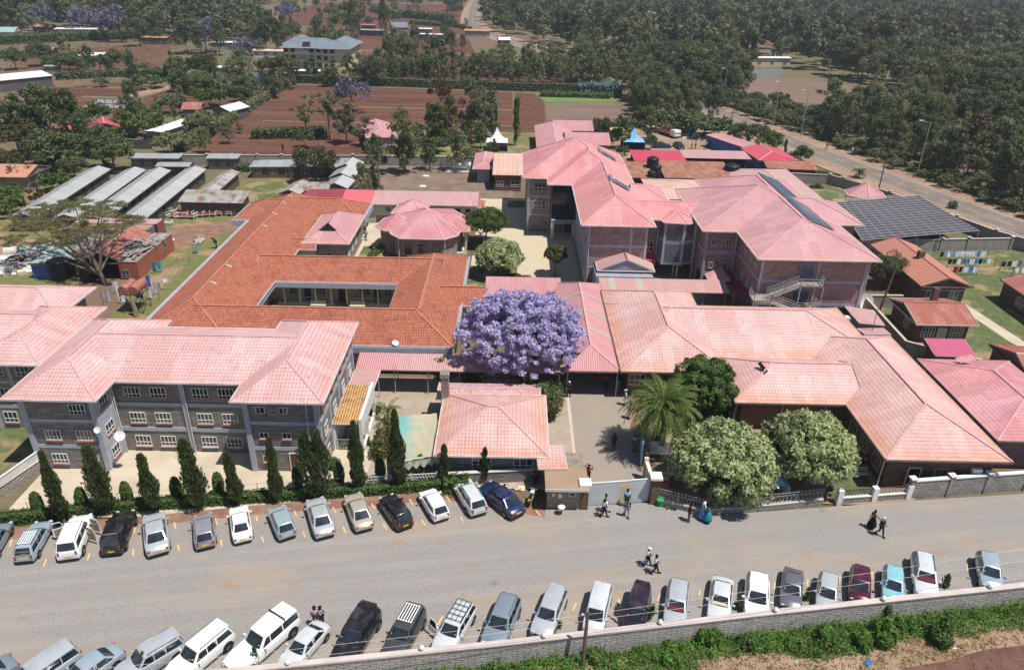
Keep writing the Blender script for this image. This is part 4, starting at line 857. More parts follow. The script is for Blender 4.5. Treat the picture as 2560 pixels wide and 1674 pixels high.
house('black_shed', 'black boarded shed standing against the far block wall, left one', 'shed', -72, 150, 10, 3, 2.3, .1, .05, wall='fence_dark', mono=True, wins=4); house('black_shed', 'black boarded shed standing against the far block wall, right one', 'shed', -58.8, 151, 6.5, 3, 2.3, .1, .05, wall='fence_dark', mono=True, wins=3)
house('grey_hut', 'pale grey hut roof between the long sheds and the far wall', 'hut', -65.5, 143.5, 6.5, 3.4, 2.5, .2, .05)
house('orange_roof_house', 'stone house with flat orange roof at the left edge', 'house', -92.5, 134.5, 12, 8, 3, .3, 0, roof='corr_orange', wall='stone_warm', wins=3, ax='x')
# staff cottages on the right
B = Bld('staff_cottage', 'dark brick cottage with brown gable roof and small chimney beside the solar canopy', 'cottage', roof='corr_brown', wall='brick_brown', cap='corr_brown', gut='gutter_dark', oh=.6, cw=.15, gw=.06)
B.hip(52.4, 59.0, 88.3, 103.8, 3.2, .36, ends='gg'); B.box(52.9, 58.5, 89, 103.2, 0, 3.3)
B.part('lintel_band', MB().box(52.85, 58.55, 88.93, 89.0, 2.35, 2.5), 'concrete_grey')
for x in (54.2, 57.2): win(B, 'S', 88.98, x, 1.0, 1.1, 1.3, 2, 2, sill='pale_wall')
c = G('B3', 1410, 900, 4.3); o = MB().box(c.x - .4, c.x + .4, c.y - .35, c.y + .35, 3.4, 5.2).build('chimney', MAT['brick_brown'], B.o); B.done()
B = Bld('staff_cottage', 'cottage with rust-faded red sheet roof and white-framed windows below the brown-roofed one', 'cottage', roof='corr_oldred', wall='brick_brown', cap='corr_oldred', gut='pale_wall', oh=.5, cw=.1, gw=.06)
B.hip(46.9, 54.1, 77.9, 85.4, 2.8, .28, ax='x', ends='gg'); B.box(47.5, 53.5, 78.6, 84.8, 0, 2.9)
for x in (48.9, 52.2): win(B, 'S', 78.58, x, .8, 1.5, 1.3, 4, 3, sill=None)
door(B, 'S', 78.58, 50.5, 0, .9, 2, 'cream'); win(B, 'W', 47.48, 81, .9, 1.1, 1.1, 3, 2, sill=None); MB().box(51.3, 52.0, 83.5, 84.1, 3.2, 4.9).build('chimney', MAT['brick_brown'], B.o); B.done()
B = Bld('pent_roof', 'small flat magenta-pink sheet roof between cottage and pink ward', 'shed', roof='corr_mag', wall='brick_brown', oh=.2)
B.quad([(46.0, 71.4, 2.2), (50.4, 71.3, 2.2), (51.0, 75, 2.45), (46.5, 75, 2.45)]); B.box(46.4, 50.2, 72, 74.8, 0, 2.1); B.done()
B = Bld('side_ward', 'saturated pink hip-roofed ward at the right edge with darker roof patches', 'hospital building', roof='crimson_tile', wall='brick_red', gut='gutter_dark', oh=.6)
B.hip(42.25, 51.9, 53.7, 68.3, 3.4, .30); B.box(43, 51.3, 54.5, 67.6, 0, 3.5); B.done()
z = lambda x: 3.4 + .3 * (x - 42.25) + .02
for a, b, c_, d in ((43.6, 46.6, 62.0, 64.5), (44.5, 46.8, 59.2, 60.6), (45.2, 46.7, 65.9, 67)): MB().poly((a, c_, z(a)), (b, c_, z(b)), (b, d, z(b)), (a, d, z(a))).build('roof_patch', MAT['rose_tile'], B.o)
house('staff_cottage', 'dark brick cottage with old red roof cut by the right edge', 'cottage', 57.5, 67.5, 11, 10, 2.9, .3, -.1, roof='corr_oldred', wall='brick_brown', wins=2)
B = house('staff_cottage', 'dark brown cottage on the lawn by the stone path, cut by the right edge', 'cottage', 69.7, 86, 10, 12, 2.9, .3, 0, roof='corr_oldred', wall='brick_brown')
for y in (1.5, -1.5): win(B, 'W', -4.66, y, .9, 1.6, 1.2, 4, 2, sill=None)
B = Bld('plant_room', 'small mauve plant room with pink sheet roof behind the front clinic', 'outbuilding', roof='corr_palepink', wall='render_mauve', oh=.2)
B.quad([(40.6, 78.6, 2.5), (43.5, 78.3, 2.4), (43.7, 82.0, 2.6), (40.5, 82.9, 2.7)]); B.box(40.9, 43.2, 79, 82, 0, 2.4); B.box(38.9, 39.0, 80, 82.5, 0, 2.0); MB().box(39.5, 40.3, 80.2, 81.0, 1.5, 2.3).build('air_conditioner', MAT['paint_white'], B.o); B.done()
q = [G('C3', *p, 2.2) for p in ((820, 75), (900, 133), (1140, 130), (1070, 72))]
B = Bld('pent_roof', 'dusty pink sheet roof with an antenna pole below the plant room', 'shed', roof='corr_palepink', wall='void', oh=.2); B.quad([q[1], q[2], q[3], q[0]]); MB().tube((q[0].x + 1.6, q[0].y - .5, 2.2), (q[0].x + 1.6, q[0].y - .5, 5.0), .04).build('pole', MAT['bark_pale'], B.o); B.done()
# service buildings behind the critical-care block
house('kitchen_block', 'stone block with pale beige sheet roof between pink pyramid roof and tall block', 'outbuilding', -1.1, 145.5, 5.7, 15, 3.2, .3, 0, roof='beige_sheet', wall='brick_brown', ax='x', ends='gg', wins=2)
house('pump_house', 'little open hut with crimson hip roof next to the white gas tank', 'hut', -5.9, 149.5, 4.2, 13, 2.9, .4, 0, roof='crimson_tile', wall='render_mauve', ends='hh', oh=.9)
house('mid_ward', 'low ward with beige and pink hip roof squeezed between the two tall blocks', 'hospital building', 30.2, 131, 13, 13, 3.2, .2, 0, roof='beige_sheet', wall='stone_warm', ends='hh', ax='x')
house('rusty_store', 'wide store with rust-brown striped sheet roof', 'store', 35.2, 144.2, 13.4, 10, 3.0, .08, 0, roof='corr_rust', wall='planks', mono=True); house('rusty_store', 'narrow rust-brown roofed store left of the stacked water tanks', 'store', 24, 143.5, 4.6, 9.5, 3.0, .08, 0, roof='corr_rust', wall='planks', mono=True)
house('laundry', 'long low building with pale pink roof behind the solar-panelled roof', 'outbuilding', 47.5, 134.5, 12.5, 24, 3.2, .22, 0, roof='corr_palepink', wall='brick_red', ends='hh')
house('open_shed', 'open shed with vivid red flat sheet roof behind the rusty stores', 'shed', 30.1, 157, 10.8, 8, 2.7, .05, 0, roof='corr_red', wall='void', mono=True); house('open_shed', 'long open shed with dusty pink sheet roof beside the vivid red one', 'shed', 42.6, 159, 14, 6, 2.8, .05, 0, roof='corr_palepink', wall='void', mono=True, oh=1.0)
house('open_shed', 'crimson pyramid-ended shed at the end of the dusty pink shed', 'shed', 54.5, 160.5, 8.5, 11, 2.9, .2, .08, roof='corr_red', wall='sheet_blue', ends='hg'); house('low_shed', 'pink and rust roofed lean-to by the roadside hedge', 'shed', 56.5, 152.5, 10, 5, 2.4, .1, -.1, roof='corr_oldred', wall='planks', mono=True)
house('container_store', 'blue container store under pink sheet roof near the roadside bushes', 'container', 50.8, 172, 5, 17, 2.9, .08, .42, roof='corr_pink', wall='sheet_blue', oh=.25)
for cx, cy, w, d in ((9.1, 171, 8.6, 26), (14, 184, 9.5, 10.5), (16.2, 170, 10, 11.5)):
    house('classroom_block', {8.6: 'long crimson-roofed hall running away behind the tall pink roof', 9.5: 'crimson-roofed side arm farthest from the tall block', 10: 'crimson-roofed side arm just behind the tall pink roof'}[w], 'hall', cx, cy, w, d, 3.2, .25, 0, roof='corr_pink', wall='stone_warm', ax='y' if w == 8.6 else 'x', wins=3)
house('brick_house', 'house with bright pink roof and brick gable among the garden trees', 'house', -31.5, 176, 7, 16, 3, .3, .25, roof='corr_pink', wall='brick_red', ends='hg', wins=2)
# gazebo
B = Bld('gazebo', 'round garden gazebo with pink hexagonal sheet roof by the road wall', 'gazebo', roof='corr_pink', wall='void', oh=.2); hx = [(63.2 + 3.75 * math.cos(a * math.pi / 3 + .3), 131.6 + 3.75 * math.sin(a * math.pi / 3 + .3)) for a in range(6)]; fan(B, hx, (63.2, 131.6, 4.9), 2.8)
for q in shrink(hx, .6): MB().tube((*q, 0), (*q, 2.8), .07).build('post', MAT['wood_pole'], B.o)
MB().lathe((63.2, 131.6, 0), [(3.0, 0), (3.0, .8), (2.9, .8)], 12).build('low_wall', MAT['brick_brown'], B.o); B.done()
# solar canopy
t = thing('solar_canopy', 'huge ground-level canopy of dark solar panels on thin steel posts', 'solar canopy')
A, Bq, C, D = Vector((52.3, 106.3, 2.9)), Vector((72.8, 111.95, 2.9)), Vector((71.6, 129.5, 3.3)), Vector((54.9, 124.2, 3.3)); bil = lambda u, v: A.lerp(Bq, u).lerp(D.lerp(C, u), v)
NR, NC = 16, 11; fr = MB()
for j in range(NR):
    m = MB(); m.poly(bil(0, j / NR), bil(1, j / NR), bil(1, (j + .97) / NR), bil(0, (j + .97) / NR)); m.build('panel_row', MAT['solar'] if 'solar' in MAT else plain('solar', (.06, .06, .068), (.075, .075, .082), .2, .35, spec=.4), t)
for j in range(NR + 1): fr.beam(bil(0, (j - .015) / NR) + Vector((0, 0, .02)), bil(1, (j - .015) / NR) + Vector((0, 0, .02)), .045, .05)
for i in range(NC + 1): fr.beam(bil(i / NC, 0) + Vector((0, 0, .03)), bil(i / NC, 1) + Vector((0, 0, .03)), .05, .05)
for v in (1.03, 1.07): fr.beam(bil(0, v), bil(1, v), .08)
fr.build('frame', MAT['cap_stone'], t)
for u in (0, .33, .66, 1):
    for v in (0, .5, 1): q = bil(u, v); MB().tube((q.x, q.y, 0), (q.x, q.y, q.z), .07).build('post', MAT['steel'], t)
# containers, hut, tanks
def container(lab, x0, x1, y0, y1, side, doors, rz=0):
    t = thing('shipping_container', lab, 'container', ((x0 + x1) / 2, (y0 + y1) / 2, 0), rz); w, d = (x1 - x0) / 2, (y1 - y0) / 2
    MB().box(-w, w, -d, d, .05, 2.55).build('body', MAT[side], t); MB().box(-w - .02, w + .02, -d - .02, d + .02, 2.55, 2.6).build('roof', MAT['corr_palepink' if side == 'cont_redcor' else 'dirt_light'], t)
    f = MB(); 
    for a in (-w, w):
        for b in (-d, d): f.box(a - .08, a + .08, b - .08, b + .08, 0, 2.62)
    f.build('corner_posts', MAT['steel_dark'], t)
    for s_ in (-1, 1): q = MB().box(w, w + .05, min(0, s_ * d), max(0, s_ * d), .15, 2.5).build('door', MAT[doors], t); m = MB(); [m.tube((w + .08, s_ * d * k, .2), (w + .08, s_ * d * k, 2.45), .025, n=5) for k in (.3, .7)]; m.build('lock_bar', MAT['steel'], q)
container('grey corrugated shipping container with pale doors behind the scorched red-roofed hut', -66.2, -54.1, 105.2, 107.6, 'cont_grey', 'cont_grey'); container('red-topped shipping container with rusty doors behind the grey one', -66.3, -53.9, 108, 110.4, 'cont_redcor', 'cont_redcor')
t = thing('shipping_container', 'brick-red converted container with a side window beside the drying yard', 'container'); MB().box(-52.4, -49.9, 92.6, 104, .05, 2.55).build('body', MAT['cont_red'], t); MB().box(-52.45, -49.85, 92.55, 104.05, 2.55, 2.62).build('roof', MAT['corr_greyrust'], t)
win(t, 'E', -49.88, 101.3, 1.0, .9, 1.1, 2, 2, fr='steel', sill=None); win(t, 'S', 92.58, -51.6, .4, .9, 1.0, 2, 2, fr='steel', sill=None)
random.seed(5); jm = MB()
for i in range(60): jm.cbox((rnd(-53.5, -50.2), rnd(94, 100), 2.75 + rnd(0, .5)), rnd(.1, .5), rnd(1.2, 3.0), .05, rnd(-.7, .7))
tag(jm.build('scrap_pile', MAT['corr_greyrust']), 'heap of grey planks and scrap sheets on top of the brick-red container', 'scrap', kind='stuff')
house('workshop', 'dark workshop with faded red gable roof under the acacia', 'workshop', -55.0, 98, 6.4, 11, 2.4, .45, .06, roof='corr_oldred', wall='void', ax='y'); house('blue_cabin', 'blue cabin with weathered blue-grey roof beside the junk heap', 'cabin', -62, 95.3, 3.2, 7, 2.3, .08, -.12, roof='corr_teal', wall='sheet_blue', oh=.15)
house('low_shed', 'grey plank lean-to between blue cabin and dark workshop', 'shed', -59.3, 98, 2.6, 8, 2.2, .1, 0, roof='corr_greyrust', mono=True, oh=.1)
def tank(lab, x, y, z, r, h, mat='black_plastic', group=None):
    t = thing('water_tank', lab, 'water tank', (x, y, z), group=group); pr = [(r * .96, 0)]
    n = max(4, int(h / .22))
    for i in range(n): pr += [(r, h * i / n + .02), (r, h * (i + .7) / n), (r * .965, h * (i + .85) / n)]
    MB().lathe((0, 0, 0), pr + [(r, h)], 20).build('body', MAT[mat], t, smooth=True)
    MB().lathe((0, 0, h), [(r * 1.03, 0), (r * .95, .12 * r), (r * .45, .34 * r), (r * .28, .36 * r)], 20).build('shoulder', MAT[mat], t, smooth=True); MB().lathe((0, 0, h + .34 * r), [(r * .28, 0), (r * .3, .1), (r * .1, .14)], 12).build('lid', MAT[mat], t)
    m = MB()
    for k in range(8): a = k * math.pi / 4; m.beam((r * .95 * math.cos(a), r * .95 * math.sin(a), h + .12 * r), (r * .3 * math.cos(a), r * .3 * math.sin(a), h + .38 * r), .1, .06)
    m.build('ribs', MAT[mat], t)
a = G('B0', 510, 1125); tank('big black ribbed water tank between blue cabin and workshop', a.x + .2, a.y + 1.2, 0, 1.35, 2.4); a = G('B0', 795, 1140); tank('smaller black water tank under the acacia trunk', a.x, a.y + 1, 0, .75, 1.8)
t = thing('cut_tank', 'half-cut black water tank lying open by the junk heap', 'water tank', tuple(G('B0', 135, 985) + Vector((0, .9, 0)))); MB().lathe((0, 0, 0), [(.95, 0), (1.1, .3), (1.12, 1.0), (1.04, 1.0), (1.02, .5), (.1, .45)], 20).build('shell', MAT['black_plastic'], t)
t = thing('pipe', 'big pale cylinder drum lying behind the half-cut tank', 'drum', tuple(G('B0', 90, 905))); MB().tube((-.8, .5, .7), (.9, .9, .7), .65, n=14).build('shell', MAT['pale_wall'], t)
for lab, x, y, z, r, hh in (('tall black water tank at the back of the stacked trio', 27, 145.0, 2.5, 1.15, 2.6), ('black water tank in the middle of the stacked trio', 27.2, 141.5, 2.3, .95, 2.2), ('short black water tank with white label in front of the stacked trio', 26.0, 139.6, 2.3, .8, 1.6)): tank(lab, x, y, z, r, hh)
tank('squat black water tank on the long shed beside the laundry roof', 42.4, 144.5, 3.2, 1.5, .9)
t = thing('tank_stand', 'block plinth carrying the trio of black water tanks', 'plinth'); MB().box(25, 28.7, 138.6, 146.5, 0, 2.3).build('base', MAT['wall_block'], t)
# red oil tanks on a frame tower
t = thing('red_tank_pair', 'pair of rust-red barrels lying side by side on a spindly frame', 'tank'); bx, by = -46.0, 83.3
for dx in (-.62, .62): MB().tube((bx + dx, by - 1.3, 3.1), (bx + dx, by + 1.3, 3.1), .6, n=18).build('barrel', MAT['corr_oldred'], t)
m = MB()
for dx in (-1.2, 1.2):
    for dy in (-1.1, 1.1): m.beam((bx + dx, by + dy, 0), (bx + dx, by + dy, 2.5), .07)
    m.beam((bx + dx, by - 1.1, 0), (bx + dx, by + 1.1, 2.5), .05); m.beam((bx + dx, by - 1.1, 2.5), (bx + dx, by + 1.1, 2.5), .08)
for dy in (-1.1, 1.1): m.beam((bx - 1.2, by + dy, .1), (bx + 1.2, by + dy, 2.5), .05); m.beam((bx + 1.2, by + dy, .1), (bx - 1.2, by + dy, 2.5), .05); m.beam((bx - 1.3, by + dy, 2.5), (bx + 1.3, by + dy, 2.5), .08)
m.build('frame', MAT['steel_dark'], t)
t = thing('tree_stump', 'thick leaning grey trunk of a cut tree below the red barrels', 'tree stump', tuple(G('B0', 1265, 1455))); MB().path([(0, 0, 0), (-.1, .2, 1), (-.35, .3, 2.2)], [.35, .3, .22], 9).build('trunk', MAT['bark_pale'], t)
# LPG tank
t = thing('gas_tank', 'white horizontal gas tank on a fenced slab in the dry yard', 'gas tank'); q = G('A1', 1905, 1540, 1.0)
MB().tube((q.x - 1.9, q.y, 1.25), (q.x + 1.9, q.y, 1.25), .62, n=18).build('vessel', MAT['paint_white'], t, smooth=False); MB().box(q.x - 3.2, q.x + 3, q.y - 1.6, q.y + 1.2, 0, .25).build('slab', MAT['pale_wall'], t)
for dx in (-1.3, 1.3): MB().box(q.x + dx - .12, q.x + dx + .12, q.y - .5, q.y + .5, .2, .75).build('saddle', MAT['concrete_grey'], t)
m = MB(); 
for (a, b), (c_, d) in (((-4.3, -2.4), (3.2, -2.4)), ((-4.3, 2.2), (3.2, 2.2)), ((-4.3, -2.4), (-4.3, 2.2))): rail(m, (q.x + a, q.y + b, 0), (q.x + c_, q.y + d, 0), hs=(.6, 1.2, 1.7), posts=5, w=.05)
m.build('cage', MAT['steel_dark'], t)
for i, (a, b) in enumerate(((1575, 160), (1545, 255))): q = G('B1', a, b); t = thing('manhole', 'pale concrete manhole cover on the dry yard, ' + ('farther' if i == 0 else 'nearer') + ' one of two', 'manhole', tuple(q)); MB().box(-.6, .6, -.6, .6, 0, .3).build('rim', MAT['pale_wall'], t); MB().box(-.45, .45, -.45, .45, .3, .36).build('lid', MAT['paint_white'], t)
# tents
def tent(lab, x, y, s, mat, mat2, hh=2.2, pk=3.0):
    t = thing('marquee_tent', lab, 'tent', (x, y, 0)); m = MB(); n = 6
    ring = [[(s * k * math.cos(a * math.pi / 2 + math.pi / 4) * 1.41, s * k * math.sin(a * math.pi / 2 + math.pi / 4) * 1.41, hh + pk * (1 - k) ** 2.2) for a in range(4)] for k in [i / n for i in range(n, 0, -1)]]
    vs = [v for r in ring for v in r] + [(0, 0, hh + pk)]; L = len(ring)
    m.idx(vs, [(i * 4 + j, i * 4 + (j + 1) % 4, (i + 1) * 4 + (j + 1) % 4, (i + 1) * 4 + j) for i in range(L - 1) for j in range(4)] + [((L - 1) * 4 + j, (L - 1) * 4 + (j + 1) % 4, L * 4) for j in range(4)]); m.build('canopy', MAT[mat], t)
    for a in (-s, s):
        for b in (-s, s): MB().tube((a, b, 0), (a, b, hh), .05).build('pole', MAT['steel'], t)
    MB().box(-s, s, s - .03, s, .2, hh).box(s - .03, s, -s, s, .2, hh).build('side_wall', MAT[mat2], t)
tent('white peaked marquee tent on the lawn behind the far wall', -3.9, 171.5, 2.4, 'white_cloth', 'white_cloth')
plain('green_cloth', (.05, .30, .10), (.04, .25, .08)); plain('yellow_cloth', (.70, .45, .05), (.6, .4, .06)); plain('sky_cloth', (.10, .35, .65), (.35, .55, .7), 1)
tent('blue and white peaked tent near the parked dark cars', 27.5, 175, 2.5, 'sky_cloth', 'sheet_blue'); t = house('market_stall', 'green, yellow and red canvas party tent under a tree', 'tent', 25.8, 184.3, 5.6, 4.4, 2.2, .35, .1, roof='yellow_cloth', wall='yellow_cloth', oh=.1)
for s_ in (-1, 1): MB().box(-2.8 if s_ < 0 else .9, -.9 if s_ < 0 else 2.8, -2.0, 2.0, 2.2, 2.45).build('valance', MAT['green_cloth'] if s_ < 0 else MAT['red_paint'], t.o)
# blue kiosk, rubble, junk
t = thing('blue_kiosk', 'bright blue upright container kiosk with red trim beside the rubble', 'kiosk'); MB().box(44.4, 47, 195.3, 199, 0, 2.9).build('body', MAT['sheet_sky'], t); MB().box(44.3, 47.1, 195.2, 199.1, 2.9, 3.0).build('roof', MAT['corr_pink'], t); MB().box(44.32, 44.4, 195.3, 199, .1, 2.8).build('side_panel', MAT['corr_palepink'], t)
def heap(name, lab, cx, cy, rx, ry, n, smin, smax, mats, hgt=.6, cat='rubble'):
    m = MB()
    for i in range(n):
        a, r = rnd(0, 6.28), math.sqrt(random.random()); x, y = cx + rx * r * math.cos(a), cy + ry * r * math.sin(a); s = rnd(smin, smax); m.cur = random.randrange(len(mats))
        m.cbox((x, y, hgt * (1 - r) * random.random() + s * .2), s, s * rnd(.4, 1), s * rnd(.15, .6), M=Matrix.Rotation(rnd(0, 3), 3, 'Z') @ Matrix.Rotation(rnd(-.6, .6), 3, 'X'))
    return tag(m.build(name, [MAT[k] for k in mats]), lab, cat, kind='stuff')
random.seed(11)
heap('rubble_pile', 'spread of broken pale stone rubble in front of the blue kiosk', 46, 189.5, 5.5, 4.5, 420, .3, .9, ['dirt_light', 'cream', 'concrete_yard', 'concrete_grey'], .9); heap('gravel_pile', 'grey ballast heap beside the flatbed truck', 42, 190, 2.5, 3, 260, .1, .35, ['concrete_grey', 'wall_block'], .9)
heap('junk_heap', 'scattered white, cream and rusty junk around the half-cut tank', -68, 99, 4.5, 6, 420, .2, 1.3, ['paint_white', 'cream', 'corr_greyrust', 'pale_wall', 'white_cloth', 'corr_teal', 'bark_pale', 'steel', 'cyan_cloth'], .7, 'junk')
heap('stone_row', 'loose stones and clutter behind the laundry roof', 60, 116, 1.5, 3, 30, .2, .5, ['concrete_yard', 'wall_block'], .1) if 0 else None
heap('stone_pile', 'loose pale stones at the foot of the chimney cottage wall', 1.0, 50.3, 2.2, .35, 26, .25, .55, ['concrete_yard', 'cream'], .05, 'stones')
# hospital beds
random.seed(3)
def bed(i, x, y, rz, lab, red=True, group='discarded hospital beds on the grass'):
    t = thing('hospital_bed', lab, 'bed', (x, y, 0), rz, group); m = MB()
    for a in (-.45, .45):
        m.beam((a, -1, .55), (a, 1, .55), .06)
        for b in (-.95, .95): m.beam((a, b, 0), (a, b, .95), .05)
    for b in (-1, 1): m.beam((-.45, b, .95), (.45, b, .95), .05); m.beam((-.45, b, .55), (.45, b, .55), .05)
    for k in range(8): m.beam((-.45, -.9 + k * .25, .55), (.45, -.9 + k * .25, .55), .05)
    m.build('frame', MAT['paint_white'], t)
    if red: MB().box(-.42, .42, -.9, .35, .56, .66).build('mattress', MAT['red_mat'] if 'red_mat' in MAT else plain('red_mat', (.28, .03, .05)), t)
lb = 'white bed with dark red mattress in the cluster by the rusty shed'
for i, (a, b) in enumerate(((1640, 500), (1700, 510), (1770, 500), (1850, 490), (1910, 480), (1955, 490), (1600, 540), (1680, 545), (1760, 545), (1840, 530), (1890, 530), (1950, 525))):
    q = G('B0', a, b); bed(i, q.x, q.y, math.pi / 2 + rnd(-.3, .3), lb)
q = G('B0', 2135, 510); bed(20, q.x, q.y, .1, 'white bed with red mattress standing apart at the shed end of the cluster', group=None); q = G('B0', 2045, 510); bed(21, q.x, q.y, .05, 'white bed with red mattress just left of the lone end bed', group=None)
q = G('B0', 1545, 605); bed(22, q.x, q.y, 1.5, 'bare white bed frame near the red container doors', False, None); q = G('B0', 1855, 775); bed(23, q.x, q.y, .05, 'bare white bed frame alone in the drying yard', False, None)
q = G('B0', 1590, 780); t = thing('round_table', 'small white round table beside the brick-red container', 'table', (q.x, q.y, 0)); MB().lathe((0, 0, .7), [(.55, 0), (.55, .05)], 14).build('top', MAT['paint_white'], t); MB().tube((0, 0, 0), (0, 0, .7), .05).build('leg', MAT['steel'], t)
# benches
def bench(x, y, rz, lab, L=1.9):
    t = thing('bench', lab, 'bench', (x, y, 0), rz); MB().box(-L / 2, L / 2, -.45, 0, .42, .48).build('seat', MAT['cream'], t); b = MB(); [b.beam((-L / 2, .08, z), (L / 2, .08, z), .04, .07) for z in (.6, .75, .9)]; b.build('backrest', MAT['cream'], t)
    for a in (-L / 2 + .1, 0, L / 2 - .1): MB().beam((a, -.4, 0), (a, -.4, .42), .05).beam((a, .05, 0), (a, .1, .95), .05).beam((a, -.4, .4), (a, .05, .4), .04).build('leg', MAT['steel'], t)
bench(-24.1, 85.1, 0, 'cream slatted bench in the courtyard left of the steps'); bench(-19.2, 85.1, 0, 'cream slatted bench in the courtyard with a person in blue seated')
q = G('C2', 2130, 945); bench(q.x, q.y + .4, 0, 'white bench against the pale wall under the clinic eave', 2.6); q = G('C3', 830, 1230); bench(q.x - .3, q.y + 1, -1.45, 'long bench along the verandah of the brown clinic', 3)
q = G('C3', 830, 1470); bench(q.x, q.y + .4, 0.05, 'white slatted bench beside the flowering tree near the street', 1.8); q = G('C2', 1480, 1515); bench(q.x, q.y + .4, 0, 'cream bench just inside the trellis fence', 1.8)
# notice board, sign, dish
q = G('C2', 1360, 1340); t = thing('notice_board', 'large white notice board on two posts under the palm', 'notice board', (q.x, q.y, 0)); MB().box(-1.05, 1.05, -.04, .04, 1.2, 2.5).build('board', MAT['paint_white'], t)
for x in (-1, 1): MB().tube((x, .05, 0), (x, .05, 2.6), .05).build('post', MAT['steel'], t)
mm_ = MB(); random.seed(2)
for c_ in (-.55, .5):
    for k in range(9): w_ = rnd(.3, .75); mm_.box(c_ - .4, c_ - .4 + w_, -.055, -.041, 2.3 - k * .11, 2.33 - k * .11)
mm_.build('notice_lines', MAT['steel'], t)
q = G('C2', 1190, 1350); t = thing('sign_wall', 'tall blue and white oval sign standing edge-on at the palm', 'sign', (q.x, q.y, 0), -.12); MB().cbox((0, .9, 1.5), .12, 2.4, 2.3).build('panel', MAT['sky_cloth'], t); MB().cbox((.4, 0, 1.1), .5, .5, 2.2).build('pillar', MAT['brick_brown'], t); MB().cbox((.4, -.26, 1.6), .2, .02, .25).build('plate', MAT['paint_white'], t)
def dish(lab, p, r, aim, base): t = thing('satellite_dish', lab, 'satellite dish', tuple(p)); dm = MB().lathe((0, 0, 0), [(0.02, 0), (r * .5, r * .07), (r, r * .25)], 18); dm.f.pop(); dm.z.pop(); dm.mi.pop(); o = dm.build('reflector', MAT['paint_white'], t, smooth=True); o.rotation_euler = aim; MB().tube((0, 0, 0), base, .04).build('bracket', MAT['steel'], t)
dish('white satellite dish on the front wall of the stone ward', G('C0', 885, 1035, 4.5) + Vector((0, .3, 0)), .27, (1.0, .2, 0), (0, .4, 0)); dish('pale blue satellite dish on the side of the stone ward wing', G('C0', 1110, 1070, 3.8), .42, (.9, .6, 0), (-.9, .4, 0)); dish('big rusty cream satellite dish at the foot of the brick ward corner', G('B3', 895, 1305, 1.6), 1.0, (1.2, -.2, 0), (0, .3, -1.6)); dish('small dish with mast on the clay-tiled ward eave', G('C1', 1290, 215, 3.8), .35, (.4, .3, 0), (0, .2, -1.8))
q = G('C1', 1290, 225, 3.6); MB().tube((0, 0, 0), (.1, 0, 1.1), .02).build('mast', MAT['steel'], bpy.data.objects['satellite_dish.003'])
# flower pot dome, bins
q = G('D2', 1265, 160); t = thing('green_bin', 'dark green bin in the tree shade beside the trellis fence', 'bin', tuple(q)); MB().lathe((0, 0, 0), [(.25, 0), (.33, .8), (.36, .82), (.3, .8)], 12).build('body', MAT['green_cloth'], t)
q = G('D1', 1610, 50); t = thing('stone_block', 'pale stone block lying between two cars by the hedge', 'stone block', tuple(q), .4); MB().box(-.35, .35, -.2, .2, 0, .25).build('block', MAT['cream'], t)
# ================================================================== parking bay marks
bm = MB()
def mark(t, a, b, c, d, h=.245): p, q = G(t, a, b, 0), G(t, c, d, 0); bm.beam((p.x, p.y, LAY[0] + .012), (q.x, q.y, LAY[0] + .012), .11, .02)
for s_ in ((110, 455, 90, 520), (405, 625, 380, 690), (775, 575, 755, 640), (820, 405, 808, 440), (1157, 350, 1158, 405), (1147, 540, 1146, 600), (1498, 310, 1508, 365), (1530, 500, 1538, 555), (1848, 275, 1862, 330), (1895, 460, 1905, 515)): mark('D0', *s_)
for s_ in ((5, 255, 12, 300), (50, 430, 70, 480), (330, 212, 350, 258), (405, 392, 425, 440), (660, 180, 685, 225), (745, 348, 775, 405), (990, 150, 1020, 195), (1090, 320, 1120, 375), (1315, 112, 1345, 160), (1420, 288, 1448, 338), (1630, 88, 1665, 135), (1750, 262, 1780, 308), (1955, 60, 1990, 110), (2078, 232, 2112, 280), (1600, 1115, 1555, 1190), (2005, 1070, 1960, 1140)): mark('D1', *s_)
for s_ in ((200, 203, 243, 255), (550, 1000, 518, 1065), (918, 968, 895, 1030), (1262, 930, 1245, 985), (1605, 890, 1598, 940), (1960, 855, 1950, 920)): mark('D2', *s_)
for s_ in ((55, 820, 48, 885), (333, 795, 330, 860), (607, 770, 605, 830), (885, 735, 882, 800), (1700, 665, 1700, 725)): mark('D3', *s_)
tag(bm.build('parking_marking', MAT['yellow_line']), kind='structure')
# ================================================================== poles, lamps, wires
def pole(lab, t_, a, b, h, arms=1, mat='wood_pole', r=.13, lean=(0, 0)):
    q = G(t_, a, b); t = thing('utility_pole', lab, 'utility pole', (q.x, q.y, 0)); MB().tube((0, 0, 0), (lean[0], lean[1], h), r, r * .7).build('shaft', MAT[mat], t)
    if arms: MB().beam((-.9 + lean[0], -.3, h - .3), (.9 + lean[0], .3, h - .3), .1).build('crossarm', MAT['wood_pole'], t)
    return Vector((q.x + lean[0], q.y + lean[1], h - .2))
def lamp(lab, t_, a, b, h, dx, group='street lamps along the main road'):
    q = G(t_, a, b); t = thing('street_lamp', lab, 'street lamp', (q.x, q.y, 0), group=None); MB().tube((0, 0, 0), (0, 0, h), .12, .08).build('mast', MAT['steel'], t); MB().beam((0, 0, h), (dx, 0, h + .35), .08).build('arm', MAT['steel'], t); MB().cbox((dx * 1.25, 0, h + .42), .9, .3, .12).build('lamp_head', MAT['paint_white'], t)
w1 = pole('wooden pole at the bottom of the photo in front of the parking wall', 'D2', 600, 1556, 4.6, 0, r=.14, lean=(.1, .4))
